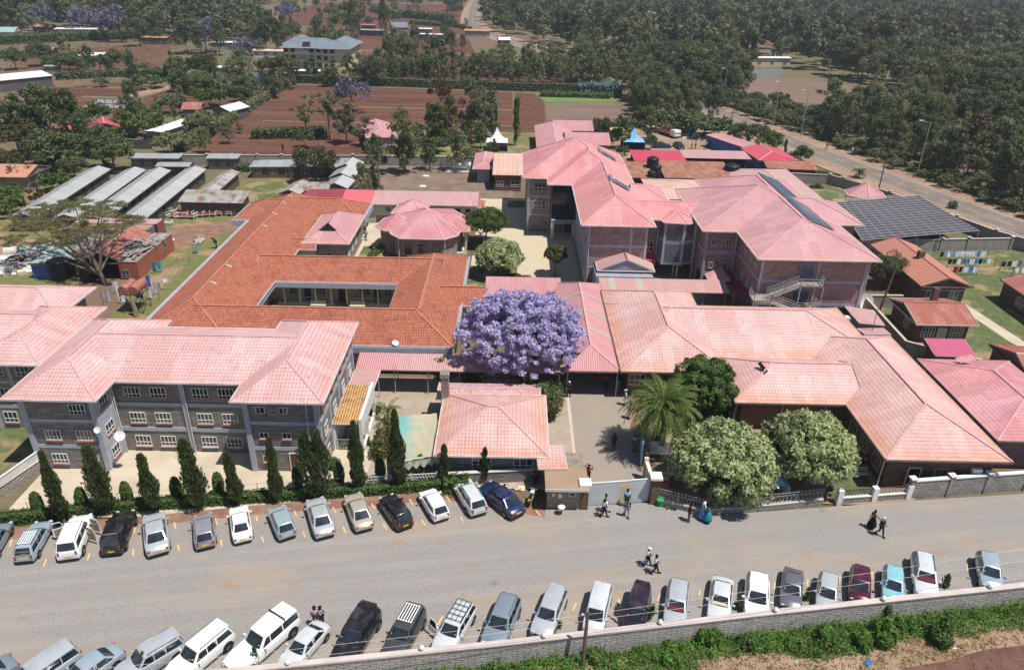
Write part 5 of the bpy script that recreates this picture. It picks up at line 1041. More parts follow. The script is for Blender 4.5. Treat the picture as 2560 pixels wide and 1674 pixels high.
p1 = pole('leaning wooden power pole on the verge beyond the pink gazebo', 'B3', 1025, 270, 9.5); p2 = pole('rough wooden pole between the brick ward corner and the red-roofed cottage', 'B3', 1020, 1430, 6.5, 0, r=.16, lean=(.9, .4)); p3 = pole('wooden power pole by the road bend behind the truck yard', 'A2', 2020, 1210, 11.5); p4 = pole('slim wooden power pole beside the road near the bushes', 'A2', 1865, 1075, 9)
lamp('tall street lamp at the wood edge, nearest the right side', 'B3', 1375, 150, 11, -1.6); lamp('street lamp in front of the dark wood, second from the right', 'A3', 300, 1270, 11, -1.2); lamp('street lamp beyond the road bend, left of the dirt clearing', 'A2', 1950, 965, 10, -1); lamp('street lamp in the trees above the green crop patch', 'A2', 1497, 740, 9, -1); lamp('street lamp at the dip of the far road, rightmost of three', 'A2', 725, 605, 10, 1.6); lamp('street lamp on the far road, middle of three', 'A2', 475, 510, 9, 1.5); lamp('street lamp on the far road, leftmost of three', 'A2', 300, 520, 12, 1.5); lamp('thin pole at the right of the bush row by the road', 'A3', 45, 1170, 11, -.6)
def wire(name, lab, a, b, sag=.5, r=.012, n=16):
    m = MB(); a, b = Vector(a), Vector(b); pts = [a.lerp(b, i / n) - Vector((0, 0, sag * 4 * (i / n) * (1 - i / n))) for i in range(n + 1)]
    for i in range(n): m.tube(pts[i], pts[i + 1], r, n=4, cap=False)
    tag(m.build(name, MAT['cap_stone' if 'over' in name else 'steel_dark']), lab, 'wire')
wire('overhead_wire', 'upper thin wire crossing over the lower parked cars right of the pole', w1, (62, 44, 6), .3); wire('overhead_wire', 'lower thin wire crossing over the lower parked cars right of the pole', w1 - Vector((0, 0, .5)), (62, 43.2, 5.2), .3)
wire('overhead_wire', 'upper thin wire over the lower cars left of the pole', w1, (-30, 27.5, 4.2), .3); wire('overhead_wire', 'lower thin wire over the lower cars left of the pole', w1 - Vector((0, 0, .5)), (-30, 26.9, 3.8), .3)
for k, (o1, l) in enumerate(((-.8, 'left'), (.8, 'right'))): wire('power_line', l + ' power line strung along the main road between wooden poles', p3 + Vector((o1, 0, 0)), p1 + Vector((o1, 0, 0)), 1.0, .012); wire('power_line', l + ' power line strung from the leaning pole past the solar canopy', p1 + Vector((o1, 0, 0)), (100 + o1, 90, 9), 1.0, .012)
# ================================================================== far buildings
B = Bld('apartment_block', 'three-storey cream apartment block with blue-grey hip roofs beyond the field', 'apartment building', roof='corr_bluegrey', wall='cream', cap='corr_bluegrey', oh=.6)
B.hip(-87.5, -65.5, 294, 306, 7.6, .5, ax='x').hip(-90, -80, 306, 322, 7.6, .5, ax='y').hip(-73, -61.5, 292.5, 320, 7.62, .45, ax='y'); B.box(-86.5, -66.5, 295, 305, 0, 7.6).box(-89, -81, 305, 321, 0, 7.5).box(-72, -62.5, 293.5, 319, 0, 7.6)
for z in (.9, 3.5, 6.0):
    for x in (-85.5, -83, -76, -73.5, -70.5, -68): win(B, 'S', 293.3 if x > -72 else 294.9, x, z, 1.5, 1.3, 2, 1, fr='steel_dark', sill=None)
for z in (2.6, 5.2): MB().box(-81.5, -76.5, 293.3, 295, z, z + 1).build('balcony', MAT['corr_bluegrey'], B.o)
MB().box(-79, -76.5, 294.5, 297, 7, 9.5).build('dormer', MAT['steel_dark'], B.o); B.done()
SM = [('long_low_house', 'long low house with pale yellow roof left of the apartment block', 'house', -101, 329, 15, 7, 2.6, 'cream', 'pale_wall', 0, .1),
 ('store_shed', 'big white-roofed shed with dark sides at the left edge', 'shed', -158, 238, 14, 26, 3.4, 'corr_white', 'fence_dark', -.65, .12),
 ('farm_house', 'small house with bright red angular roof among trees at left', 'house', -94, 174, 7, 8, 3.2, 'corr_red', 'planks', .5, .35), ('farm_house', 'scrap of bright red roof hidden in the trees at far left', 'house', -101, 172, 4, 4, 3.0, 'corr_red', 'planks', .3, .3),
 ('poultry_house', 'narrow block house with patchy white roof beside the diagonal hedge', 'shed', -79.5, 178, 4.6, 17, 2.9, 'corr_white', 'wall_block', -.2, .05),
 ('white_hut', 'white tent-roofed hut at the corner of the ploughed field', 'hut', -74.5, 201, 6, 8, 2.6, 'corr_white', 'fence_dark', -.35, .35), ('farm_hut', 'dark gable hut left of the white hut', 'hut', -85, 203, 5, 5, 2.2, 'corr_oldred', 'planks', .1, .5),
 ('brown_shed', 'open-fronted brown shed in front of the far trees', 'shed', -165, 366, 12, 6, 3, 'corr_orange', 'planks', 0, .1), ('orange_hut', 'little dark hut with orange roof on the dry field at far left', 'hut', -186, 311, 10, 6, 3, 'corr_orange', 'planks', .1, .3),
 ('farm_house', 'white-roofed farmhouse in a thicket on the red fields', 'house', -160, 300, 9, 7, 3, 'corr_white', 'wall_block', .1, .2), ('farm_house', 'red-roofed shack next to the white-roofed farmhouse in the thicket', 'house', -168, 299, 7, 5, 3, 'corr_red', 'planks', 0, .2),
 ('block_hut', 'tiny grey block hut beside the big white shed', 'hut', -161, 273, 5, 4, 2.4, 'corr_teal', 'wall_block', .1, .05), ('green_house', 'house with green and white roof at the top left edge', 'house', -240, 372, 16, 10, 3.5, 'corr_teal', 'cream', .2, .35),
 ('long_low_house', 'pale-roofed long house under the far jacaranda trees at left', 'house', -217, 397, 20, 7, 3, 'corr_white', 'stone_warm', .15, .1), ('farm_house', 'white-walled house behind the far right jacaranda', 'house', -127, 352, 14, 6, 3, 'corr_white', 'wall_block', .05, .1), ('brown_hut', 'brown hut among shrubs at top left', 'hut', -238, 405, 10, 6, 3, 'corr_brown', 'planks', 0, .3),
 ('farm_hut', 'black open shed with grey roof in the middle red fields', 'shed', -76, 423, 14, 6, 3, 'corr_grey', 'planks', -.1, .1), ('farm_hut', 'small brown lean-to above the black open shed', 'hut', -83, 452, 8, 4, 3, 'corr_brown', 'planks', 0, .1), ('farm_house', 'blue-grey gable house half hidden by windblown trees', 'house', -63, 432, 9, 9, 4, 'corr_bluegrey', 'wall_block', .3, .5),
 ('farm_hut', 'pale-roofed hut with stone wall right of the blue-grey house', 'hut', -50, 437, 9, 6, 3, 'corr_white', 'wall_block', 0, .1), ('farm_house', 'white-roofed low house in front of the stone-walled hut', 'house', -43, 407, 14, 5, 3, 'corr_white', 'planks', 0, .1), ('farm_hut', 'tiny white gable hut near the far road', 'hut', -6, 387, 6, 5, 3, 'corr_white', 'planks', .2, .4), ('roadside_shop', 'orange and white roadside roofs where the far road narrows', 'shop', -21, 432, 14, 6, 3, 'corr_orange', 'wall_block', 0, .2),
 ('farm_house', 'cream-roofed house among the far right woods, left one', 'house', 59, 553, 12, 8, 3, 'cream', 'pale_wall', 0, .3), ('farm_house', 'cream-roofed house among the far right woods, middle one', 'house', 77, 545, 14, 6, 3, 'cream', 'pale_wall', 0, .2), ('farm_house', 'pale turquoise-roofed house among the far right woods', 'house', 98, 573, 18, 10, 4, 'corr_teal', 'pale_wall', .1, .3),
 ('long_low_house', 'long white-roofed shed behind the metal sheet fence', 'shed', 104, 333, 22, 6, 3.4, 'corr_white', 'cream', .1, .1), ('farm_house', 'dark grey hip-roofed house in front of the wood', 'house', 145, 341, 16, 9, 3.6, 'corr_bluegrey', 'wall_block', 0, .4), ('long_low_house', 'long glaring white-roofed shed amid the right-hand wood', 'shed', 184, 338, 34, 9, 4, 'corr_white', 'cream', .1, .15), ('open_barn', 'unfinished open barn with posts in the wood clearing', 'barn', 177, 371, 26, 6, 4, 'cream', 'planks', 0, .05), ('farm_house', 'little teal-roofed house at the back of the clearing', 'house', 160, 378, 10, 6, 3.5, 'corr_teal', 'planks', 0, .2),
 ('farm_house', 'white-roofed low house by the field hedge below the apartment block', 'house', -73, 272, 12, 5, 2.8, 'corr_white', 'wall_block', 0, .1), ('farm_hut', 'white-roofed hut at the left end of the field hedge', 'hut', -101, 277, 8, 5, 2.6, 'corr_white', 'wall_block', 0, .15), ('farm_hut', 'small white-roofed kiosk behind the dark field hedge', 'hut', 19, 268, 5, 4, 2.6, 'corr_white', 'planks', 0, .2), ('farm_hut', 'brown gable hut next to the white kiosk behind the hedge', 'hut', 26, 270, 7, 5, 2.8, 'corr_brown', 'brick_red', .1, .4)]
for nm, lab, cat, x, y, w, d, hh, rf, wl, rz, p in SM: house(nm, lab, cat, x, y, w, d, hh, p, rz, roof=rf, wall=wl, wins=2 if w < 15 else 4)
def sheetfence(lab, pts, h=2.2, mat='fence_sheet'):
    t = thing('sheet_fence', lab, 'fence'); m = MB()
    for i in range(len(pts) - 1): m.beam((*pts[i], h / 2), (*pts[i + 1], h / 2), .06, h)
    m.build('sheets', MAT[mat], t)
sheetfence('grey corrugated sheet fence along the dirt clearing by the wood', [(68, 294), (88, 298), (103, 304)], 2.5); sheetfence('pale blue-grey sheet fence among shrubs at the bend of the track', [(-108, 262), (-93, 259), (-80, 262)], 3); sheetfence('black sheet fence with thin posts below the small red roof', [(-99, 168), (-86, 165.5), (-80, 165.5)], 2, 'fence_dark')
t = thing('greenhouse', 'small net greenhouse with white panes beside the windblown tree', 'greenhouse'); q = G('A0', 1060, 1010); MB().box(q.x - 4.5, q.x + 4.5, q.y, q.y + 2, 0, 2.6).build('frame', MAT['fence_dark'], t)
for i in range(4):
    for k in range(2): MB().box(q.x - 4.2 + i * 2.2, q.x - 2.3 + i * 2.2, q.y - .1, q.y - .02, .2 + k * 1.2, 1.2 + k * 1.2).build('pane', MAT['white_cloth'], t)
# ================================================================== vegetation
import numpy as np
leafmat('leaf_gum', (.058, .074, .03), (.25, .265, .115), .4, .35, .3)
leafmat('leaf_dark', (.034, .054, .02), (.17, .21, .07), .35, .35, .28)
leafmat('leaf_bright', (.035, .07, .012), (.14, .20, .04), .2, .45, .3)
leafmat('leaf_olive', (.05, .06, .015), (.14, .14, .04), .2, .45, .3)
leafmat('leaf_brown', (.05, .032, .018), (.16, .10, .045), .2, .5, .2)
leafmat('leaf_purple_far', (.15, .13, .24), (.34, .31, .48), .2, .5, .3, third=((.06, .07, .035), .4))
leafmat('leaf_jacaranda', (.37, .31, .53), (.74, .67, .92), .0, .55, .35, third=((.12, .12, .05), .06), pv=1.2)
leafmat('leaf_mango', (.22, .29, .08), (.68, .72, .42), .0, .6, .35, third=((.05, .10, .02), .2), pv=1.5)
leafmat('leaf_cypress', (.04, .062, .022), (.15, .19, .06), .2, .5, .3, pv=3)
leafmat('leaf_acacia', (.10, .105, .04), (.30, .28, .12), .0, .5, .4, pv=1)
leafmat('leaf_palm', (.035, .08, .012), (.18, .26, .05), .0, .5, .3, pv=1)
leafmat('leaf_hedge', (.03, .065, .012), (.13, .21, .045), .1, .5, .25, pv=1.5)
leafmat('leaf_weed', (.045, .11, .015), (.17, .32, .05), .0, .5, .35, pv=.6)
leafmat('dry_grass', (.20, .14, .07), (.50, .40, .19), .0, .6, .3, third=((.10, .15, .04), .2), pv=1)
leafmat('leaf_bottle', (.04, .06, .015), (.16, .17, .05), .0, .5, .25, third=((.20, .08, .04), .12), pv=1)
plain('bare_twig', (.16, .12, .09), (.10, .08, .06))
plain('orange_fruit', (.65, .28, .03), (.5, .2, .03))
RS = np.random.RandomState(7)
def leaf_quads(P, size, asp=.5, nrm=None, droop=0.0, rs=RS):
    n = len(P); a = rs.normal(size=(n, 3)); a[:, 2] -= droop; a /= np.linalg.norm(a, axis=1)[:, None]
    u = rs.normal(size=(n, 3)) if nrm is None else nrm + .7 * rs.normal(size=(n, 3))
    if nrm is not None: a = a - u * ((a * u).sum(1) / (u * u).sum(1))[:, None]; a /= np.linalg.norm(a, axis=1)[:, None] + 1e-9
    b = np.cross(a, u); b /= np.linalg.norm(b, axis=1)[:, None] + 1e-9
    s = (size * rs.uniform(.6, 1.35, n))[:, None]
    V = np.empty((n, 4, 3)); V[:, 0] = P - a * s; V[:, 1] = P + b * s * asp; V[:, 2] = P + a * s; V[:, 3] = P - b * s * asp
    return V.reshape(-1, 3)
def npmesh(name, V, mat):
    n = len(V); me = bpy.data.meshes.new(name); me.vertices.add(n); me.vertices.foreach_set('co', V.astype(np.float32).ravel()); me.loops.add(n); me.loops.foreach_set('vertex_index', np.arange(n, dtype=np.int32))
    me.polygons.add(n // 4); me.polygons.foreach_set('loop_start', np.arange(0, n, 4, dtype=np.int32)); me.materials.append(MAT[mat]); me.update(calc_edges=True); return me
def shell(c, r, n, rs=RS, lo=.55, top=.25):
    d = rs.normal(size=(n, 3)); d[:, 2] += top; d /= np.linalg.norm(d, axis=1)[:, None]; k = rs.uniform(lo, 1.0, n)[:, None]
    return np.array(c) + d * np.array(r) * k, d
def crown(clumps, size, asp=.5, droop=0, rs=RS, lo=.55):
    out = []
    for c, r, n in clumps:
        P, d = shell(c, r, n, rs, lo); out.append(leaf_quads(P, size, asp, d, droop, rs))
    return np.concatenate(out)
def clumps(kind, H, W, rs, dens=1.0, n0=60):
    L = []
    if kind == 'gum':
        k = int(34 * dens)
        for i in range(k):
            t = rs.uniform(.28, 1); wr = W / 2 * math.sin(min(1, (1.12 - t) * 1.9) * 1.45) * rs.uniform(.25, 1); a = rs.uniform(0, 6.28); r = H * rs.uniform(.045, .095)
            L.append(((wr * math.cos(a) - .05 * H * t, wr * math.sin(a), H * t * .95), (r, r, r * rs.uniform(.8, 1.5)), int(n0 * rs.uniform(.6, 1.2))))
    elif kind == 'round':
        for i in range(int(34 * dens)):
            d = rs.normal(size=3); d[2] = abs(d[2]) * .9 - .25; d /= np.linalg.norm(d); k = rs.uniform(.45, .95); r = W * rs.uniform(.09, .17)
            L.append(((d[0] * W / 2 * k, d[1] * W / 2 * k, H * .52 + d[2] * H * .42 * k), (r, r, r * .8), int(n0 * rs.uniform(.7, 1.2))))
    elif kind == 'col':
        for i in range(int(22 * dens)):
            t = rs.uniform(.12, 1); wr = W / 2 * (1.05 - t) ** .6 * rs.uniform(0, .8); a = rs.uniform(0, 6.28); r = W * rs.uniform(.14, .24); L.append(((wr * math.cos(a), wr * math.sin(a), H * t * .94), (r, r, r * 1.7), n0))
    elif kind == 'sparse':
        for i in range(int(18 * dens)):
            t = rs.uniform(.45, 1); wr = W / 2 * rs.uniform(.1, 1); a = rs.uniform(0, 6.28); r = H * rs.uniform(.05, .09); L.append(((wr * math.cos(a), wr * math.sin(a), H * t), (r, r, r * .7), int(n0 * .7)))
    return L
def branches(cl, H, r, n=8, rs=RS, fork=.35, lean=0.0):
    m = MB(); top = Vector((lean, 0, H * .8)); mid = Vector((lean * .4, 0, H * fork)); m.path([(0, 0, -.1), mid, top], [r, r * .7, r * .25], 6)
    idx = rs.permutation(len(cl))[:n]
    for i in idx:
        c = Vector(cl[i][0]); t = max(.15, min(.75, c.z / H - .2)); st = mid.lerp(top, max(0, (t - fork) / (.8 - fork))) if t > fork else Vector((0, 0, H * t)).lerp(mid, .5)
        m.path([st, st.lerp(c, .5) + Vector((0, 0, -.03 * H)), c], [r * .4, r * .25, r * .08], 5)
    return m
PROTO = {}
def proto(key, kind, H, W, leaf, size, n0=60, dens=1.0, asp=.5, droop=0, tr=.16, nb=8, bark='bark', seed=1, lo=.55):
    rs = np.random.RandomState(seed); cl = clumps(kind, H, W, rs, dens, n0)
    PROTO[key] = (npmesh('crown', crown(cl, size, asp, droop, rs, lo), leaf), branches(cl, H, tr, nb, rs, .3).mesh('trunk', MAT[bark], True, uv=False), H)
for i in range(4): proto('gum%d' % i, 'gum', 12, 6.2 + i * .5, 'leaf_gum', .27, 95, 1.2, .42, .5, .17, 9, 'bark_pale' if i % 2 else 'bark', 10 + i)
for i in range(3): proto('darkgum%d' % i, 'gum', 13, 7.5, 'leaf_dark', .29, 95, 1.4, .45, .3, .2, 8, 'bark', 20 + i)
for i in range(3): proto('round%d' % i, 'round', 7, 7, 'leaf_dark' if i < 2 else 'leaf_bright', .24, 110, 1.1, .5, 0, .2, 8, 'bark', 30 + i)
for i in range(2): proto('olive%d' % i, 'round', 8, 8, 'leaf_olive', .25, 110, 1.1, .5, 0, .2, 8, 'bark', 35 + i)
for i in range(2): proto('bright%d' % i, 'gum', 9, 5, 'leaf_bright', .33, 45, 1, .5, .2, .14, 8, 'bark', 40 + i)
for i in range(2): proto('brown%d' % i, 'gum', 12, 6.5, 'leaf_brown', .26, 85, 1.1, .45, .3, .17, 9, 'bark', 45 + i)
for i in range(2): proto('jac%d' % i, 'round', 9, 9, 'leaf_purple_far', .34, 46, 1.0, .5, 0, .2, 14, 'bark', 50 + i, .3)
for i in range(2): proto('col%d' % i, 'col', 9, 3, 'leaf_bright', .3, 60, 1, .5, 0, .12, 4, 'bark', 55 + i)
for i in range(2): proto('sparse%d' % i, 'sparse', 9, 6, 'leaf_gum', .3, 50, 1.2, .5, .2, .15, 16, 'bark', 60 + i)
for i in range(2): proto('thin%d' % i, 'gum', 9, 3.2, 'leaf_gum', .34, 40, .7, .45, .2, .07, 4, 'bark_pale', 65 + i)
proto('conifer0', 'col', 10, 6, 'leaf_dark', .4, 70, 1.4, .4, .8, .15, 5, 'bark', 70); proto('bush0', 'round', 3, 4.2, 'leaf_dark', .26, 45, .8, .5, 0, .1, 5, 'bark', 80); proto('bush1', 'round', 3, 4.4, 'leaf_bright', .26, 45, .8, .5, 0, .1, 5, 'bark', 81); proto('bush2', 'round', 3, 4.2, 'leaf_gum', .26, 40, .8, .5, 0, .1, 5, 'bark', 82)
def plant(key, x, y, H, label, cat='tree', group=None, wid=1.0, name='tree', rz=None, z=0, lean=None):
    cm, tm, H0 = PROTO[key]; s = H / H0
    t = thing(name, label, cat, (x, y, z), random.uniform(0, 6.28) if rz is None else rz, group); t.scale = (s * wid, s * wid, s)
    if lean: t.rotation_euler = (lean[0], lean[1], t.rotation_euler[2])
    obj('trunk', tm, t); obj('crown', cm, t); return t
random.seed(21)
# single trees: proto, tile, x, y of the crown top, height, label, width factor
TR = [('darkgum0', 'A0', 345, 800, 14, 'broadest windblown dark tree in the group at the left edge', 1.2), ('darkgum1', 'A0', 530, 850, 15, 'windblown tree with long bare trunk right of the broad dark one', .9), ('darkgum2', 'A0', 60, 870, 13, 'dark windblown tree at the very left edge above the olive mass', 1.1),
 ('gum0', 'A0', 200, 960, 11, 'grey-green tree between the two big windblown trees at left', 1.1), ('olive0', 'A0', 90, 1090, 8.5, 'olive-brown broad tree at the left edge above the orange roof', 1.6), ('round0', 'A0', 470, 1190, 9, 'dense dark tree above the orange-roofed house', 1.3), ('brown0', 'A0', 240, 1180, 8, 'brownish tree beside the olive mass at left', 1.1),
 ('round1', 'A0', 990, 1245, 7.5, 'dark rounded tree behind the long grey sheds', 1.1), ('gum1', 'A0', 880, 1150, 9, 'silvery windblown tree beside the dark rounded tree', 1.1), ('gum3', 'A0', 740, 1010, 9, 'silvery tree left of the bright red roof', 1), ('bush1', 'A0', 1120, 1080, 4.5, 'bright green shrub right of the angular red roof', 1.4), ('gum2', 'A0', 1400, 1050, 5.5, 'low silvery trees right of the windblown one', 1.3),
 ('darkgum1', 'A0', 1165, 760, 12, 'dark windblown tree standing beside the net greenhouse', .8), ('conifer0', 'A0', 1195, 500, 10, 'dark conifer with drooping boughs alone on the red field', .9), ('round0', 'A0', 330, 380, 9, 'dark tree shading the little orange-roofed hut', 1), ('thin0', 'A0', 560, 290, 10, 'thin leaning tree on the far ploughed field', 1.2), ('round1', 'A0', 95, 430, 8, 'dark rounded tree on the far dry field at left', 1.1),
 ('round0', 'A0', 600, 470, 8, 'left dark tree of the farmhouse thicket', 1.2), ('darkgum2', 'A0', 785, 415, 10, 'tallest dark tree of the farmhouse thicket', .9), ('round1', 'A0', 1060, 455, 8, 'right dark tree of the farmhouse thicket', 1.3), ('bush1', 'A0', 530, 520, 5, 'bright bush at the left end of the farmhouse thicket', 1.6), ('round0', 'A0', 900, 505, 6, 'low dark tree in front of the white-roofed farmhouse', 1.2), ('round1', 'A0', 700, 500, 6.5, 'low dark tree between the thicket trees', 1.2),
 ('gum0', 'A0', 1640, 525, 8, 'pale green tree left of the lime-green one', 1.2), ('olive1', 'A0', 1845, 470, 10, 'lime-green rounded tree near the leaning wire pole', 1), ('round1', 'A0', 1650, 640, 7, 'dark tree over the low white roof by the shrub track', 1.1), ('gum1', 'A0', 2230, 460, 12, 'large silvery tree right of the lime-green one', 1.3), ('gum2', 'A0', 2120, 560, 9, 'silvery tree in front of the pale far house', 1.2), ('bright0', 'A0', 1960, 560, 8, 'bright slender tree right of the lime-green tree', .9), ('bush1', 'A0', 2000, 720, 5, 'round bright bush in front of the blue-grey sheet fence', .9), ('round0', 'A0', 1830, 660, 7, 'dark tree before the blue-grey sheet fence', 1.2), ('round1', 'A0', 2290, 690, 8, 'dark tree at the right end of the blue-grey sheet fence', 1.1), ('bush0', 'A0', 1440, 620, 4, 'twin dark shrub clump on the red field path', 1.5), ('bush1', 'A0', 1365, 700, 4, 'bright round shrub on the path bank', 1.5), ('bush2', 'A0', 920, 720, 3, 'small grey-green shrub on the field bank', 1.2),
 ('jac0', 'A0', 350, 15, 15, 'pale lilac jacaranda at the top left, leftmost one', 1), ('jac1', 'A0', 720, 45, 14, 'rounded lilac jacaranda among the top-left wood', 1.1), ('jac0', 'A0', 1060, 30, 17, 'half-bare tall jacaranda at the top left', 1.1), ('jac1', 'A0', 900, 60, 15, 'thin lilac jacaranda beside the half-bare one', 1), ('jac0', 'A0', 1860, 145, 15, 'lilac jacaranda behind the dark tree cluster', 1.2), ('jac1', 'A0', 2240, 335, 11, 'lilac jacaranda leaning over the white-walled far house', 1), ('jac0', 'A1', 250, 0, 14, 'lilac jacaranda at the top edge, left of the red fields', 1),
 ('darkgum0', 'A0', 1230, 60, 17, 'towering dark tree in the top-left wood', 1), ('darkgum1', 'A0', 1440, 110, 14, 'dark tree next to the towering one at top left', 1.1), ('darkgum2', 'A0', 1680, 130, 16, 'widest dark tree in front of the lilac crown', 1.2), ('darkgum0', 'A0', 1820, 230, 12, 'lower dark tree right of the widest one', 1), ('darkgum1', 'A0', 1990, 190, 14, 'dark leaning tree over the pale far house', .9), ('darkgum2', 'A1', 60, 100, 18, 'tallest dark tree left of the cream apartment block', 1.1), ('darkgum0', 'A1', 190, 190, 14, 'dark tree right of the tallest one near the apartment block', 1), ('round1', 'A1', 320, 190, 10, 'dark rounded tree above the apartment block roof', .9),
 ('darkgum1', 'A1', 565, 155, 16, 'tall tree directly behind the apartment block roof', .8), ('darkgum2', 'A1', 650, 270, 9, 'lower tree right behind the apartment block roof', 1), ('darkgum0', 'A1', 1175, 0, 18, 'slender dark tree rising out of the far red fields', .6), ('darkgum1', 'A1', 895, 0, 20, 'dark tree at the top edge over the far red fields', .8), ('thin0', 'A1', 975, 20, 12, 'thin tree right of the dark top-edge tree', 1.4), ('gum0', 'A1', 1250, 240, 14, 'windblown silvery tree left of the blue-grey gable house', 1.1), ('darkgum2', 'A1', 1215, 330, 13, 'dark narrow tree below the silvery windblown one', .7), ('gum1', 'A1', 1350, 300, 15, 'windblown tree in front of the blue-grey gable house', 1.1), ('darkgum0', 'A1', 1420, 380, 12, 'dark rounded mass before the far white roofs', 1.1), ('darkgum1', 'A1', 1640, 340, 14, 'dark windblown tree among far white roofs', 1.2), ('gum2', 'A1', 1800, 290, 14, 'silvery windblown tree right of the far white roofs', 1), ('thin1', 'A1', 1470, 230, 13, 'thin dark tree above the far white roofs', 1),
 ('olive0', 'A1', 1500, 495, 10, 'lime-green domed tree in the orchard row', 1.1), ('olive1', 'A1', 190, 490, 10, 'broad olive-green tree below the apartment block, left', 1.5), ('gum3', 'A1', 290, 560, 9, 'silvery tree in front of the apartment block corner', 1.2), ('bright1', 'A1', 500, 530, 8, 'pale bushy tree before the apartment block balconies', 1.3), ('gum0', 'A1', 680, 540, 9, 'dense tree before the apartment block entrance', 1.3), ('bright0', 'A1', 850, 500, 9, 'bright tree at the right corner of the apartment block', 1.2), ('gum2', 'A1', 1120, 450, 12, 'tall windblown tree starting the orchard row', 1.1), ('gum1', 'A1', 1000, 520, 9, 'dark green orchard tree next to the apartment block', 1.3), ('round0', 'A1', 140, 690, 7, 'dark tree at the field corner above the hedge', .9), ('round1', 'A1', 640, 660, 5, 'small dark tree over the white roof by the field hedge', 1),
 ('sparse0', 'A1', 435, 910, 9.5, 'half-bare thin tree at the near edge of the ploughed field, left', 1), ('sparse1', 'A1', 645, 865, 11, 'taller half-bare tree on the near edge of the ploughed field', 1), ('gum0', 'A1', 810, 930, 10, 'dense grey-green tree left of the pink-roofed brick house', 1.15), ('jac0', 'A1', 870, 690, 10.5, 'pale lilac jacaranda standing in the ploughed field', .95), ('round0', 'A1', 430, 1190, 4.5, 'small dark tree at the near field edge by a white post', 1), ('gum3', 'A1', 1000, 1075, 7, 'windblown light tree over the pink-roofed brick house', 1.1),
 ('gum1', 'A1', 1345, 1015, 13, 'tall irregular tree right of the pink-roofed brick house', .9), ('darkgum2', 'A1', 1110, 1240, 8, 'dark round-headed tree in front of the pink-roofed brick house', 1), ('darkgum0', 'A1', 1370, 1290, 7, 'dark bushy tree at the block wall', 1.2), ('brown1', 'A1', 1700, 720, 15, 'tall rusty-brown tree in the middle of the ploughed field', 1), ('darkgum1', 'A1', 1800, 900, 9, 'dark narrow tree below the rusty-brown one', .8), ('bright1', 'A1', 1665, 955, 10, 'fresh green forked tree in the ploughed field', 1), ('gum2', 'A1', 1990, 730, 15, 'tall windblown tree next to the thin lilac one', 1), ('jac1', 'A1', 2125, 840, 11, 'thin lilac jacaranda at the right part of the ploughed field', .7), ('darkgum2', 'A1', 1990, 980, 9, 'dark shrubby tree under the tall windblown one', 1.1), ('thin1', 'A1', 2200, 840, 12, 'thin bare-stemmed tree right of the lilac jacaranda', .8), ('col0', 'A1', 2215, 940, 9, 'narrow ivy-green column tree at the field edge', .8),
 ('gum0', 'A1', 1890, 1165, 9.5, 'leafy tree left of the white marquee at the block wall', 1), ('bright0', 'A1', 1600, 1270, 7, 'young green tree by the block wall', 1), ('bright1', 'A1', 2080, 1140, 6, 'light green bush tree beyond the white marquee', 1), ('bright0', 'A1', 1510, 1140, 6, 'light green tree among the garden plots', 1.1), ('round1', 'A1', 1660, 1150, 5, 'dark bush tree in the garden plots', 1.2), ('bush0', 'A1', 1790, 1200, 3.5, 'dark low bush in the garden plots', 1), ('round0', 'A1', 2190, 1310, 4, 'dark bush beside the white marquee', .8), ('bush2', 'A1', 2020, 1370, 3.5, 'grey-green bush on the lawn left of the white marquee', .8),
 ('olive0', 'A1', 520, 1340, 7.5, 'broad round olive-green tree on the small lawn', 1.15), ('gum3', 'B1', 975, 20, 8, 'slim tree with small crown at the left of the dry yard', .7), ('thin0', 'A1', 1085, 1480, 8, 'slim bare-stemmed tree on the dry yard', .9), ('bright1', 'B1', 1080, 130, 4, 'small bright tree on the dry yard', .8),
 ('col1', 'A2', 45, 920, 11, 'narrow green column tree left of the crimson school roofs', .8), ('round1', 'A2', 1310, 985, 9, 'dense dark tree behind the party tents', 1.05), ('bright1', 'A2', 1030, 1070, 8, 'leafy tree over the yellow party tent', 1.1), ('round0', 'A2', 1290, 1240, 4, 'small dark tree beside the blue tent', .8), ('round0', 'A2', 790, 1085, 5, 'clipped dark tree behind the crimson roofs, left', .6), ('round1', 'A2', 865, 1085, 5, 'clipped dark tree behind the crimson roofs, right', .6),
 ('bush0', 'A2', 1480, 1010, 6, 'dark hedge bush behind the parked truck', 1.3), ('bush0', 'A2', 1620, 1020, 6, 'dark hedge bush behind the blue kiosk', 1.3), ('bush0', 'A2', 1800, 1070, 5.5, 'big dark bush right of the blue kiosk', 1.4), ('bush0', 'A2', 1930, 1090, 5, 'dark bush at the road side right of the kiosk', 1.3), ('round1', 'A2', 2150, 1130, 6, 'dark leafy tree beside the blue container store', 1.1), ('round0', 'A2', 2310, 1140, 6, 'dark rounded roadside tree above the crimson shed', 1), ('round2', 'A3', 330, 1340, 5, 'bright round tree on the road verge', 1), ('round2', 'A3', 40, 1200, 6, 'bright roadside tree above the crimson shed end', 1), ('col0', 'A3', 175, 1300, 4, 'narrow green shrub left of the bright round verge tree', 1)]
for k, t_, a, b, H, lab, w in TR:
    q = G(t_, a, b, H * .97); plant(k, q.x, q.y, H, lab, wid=w)
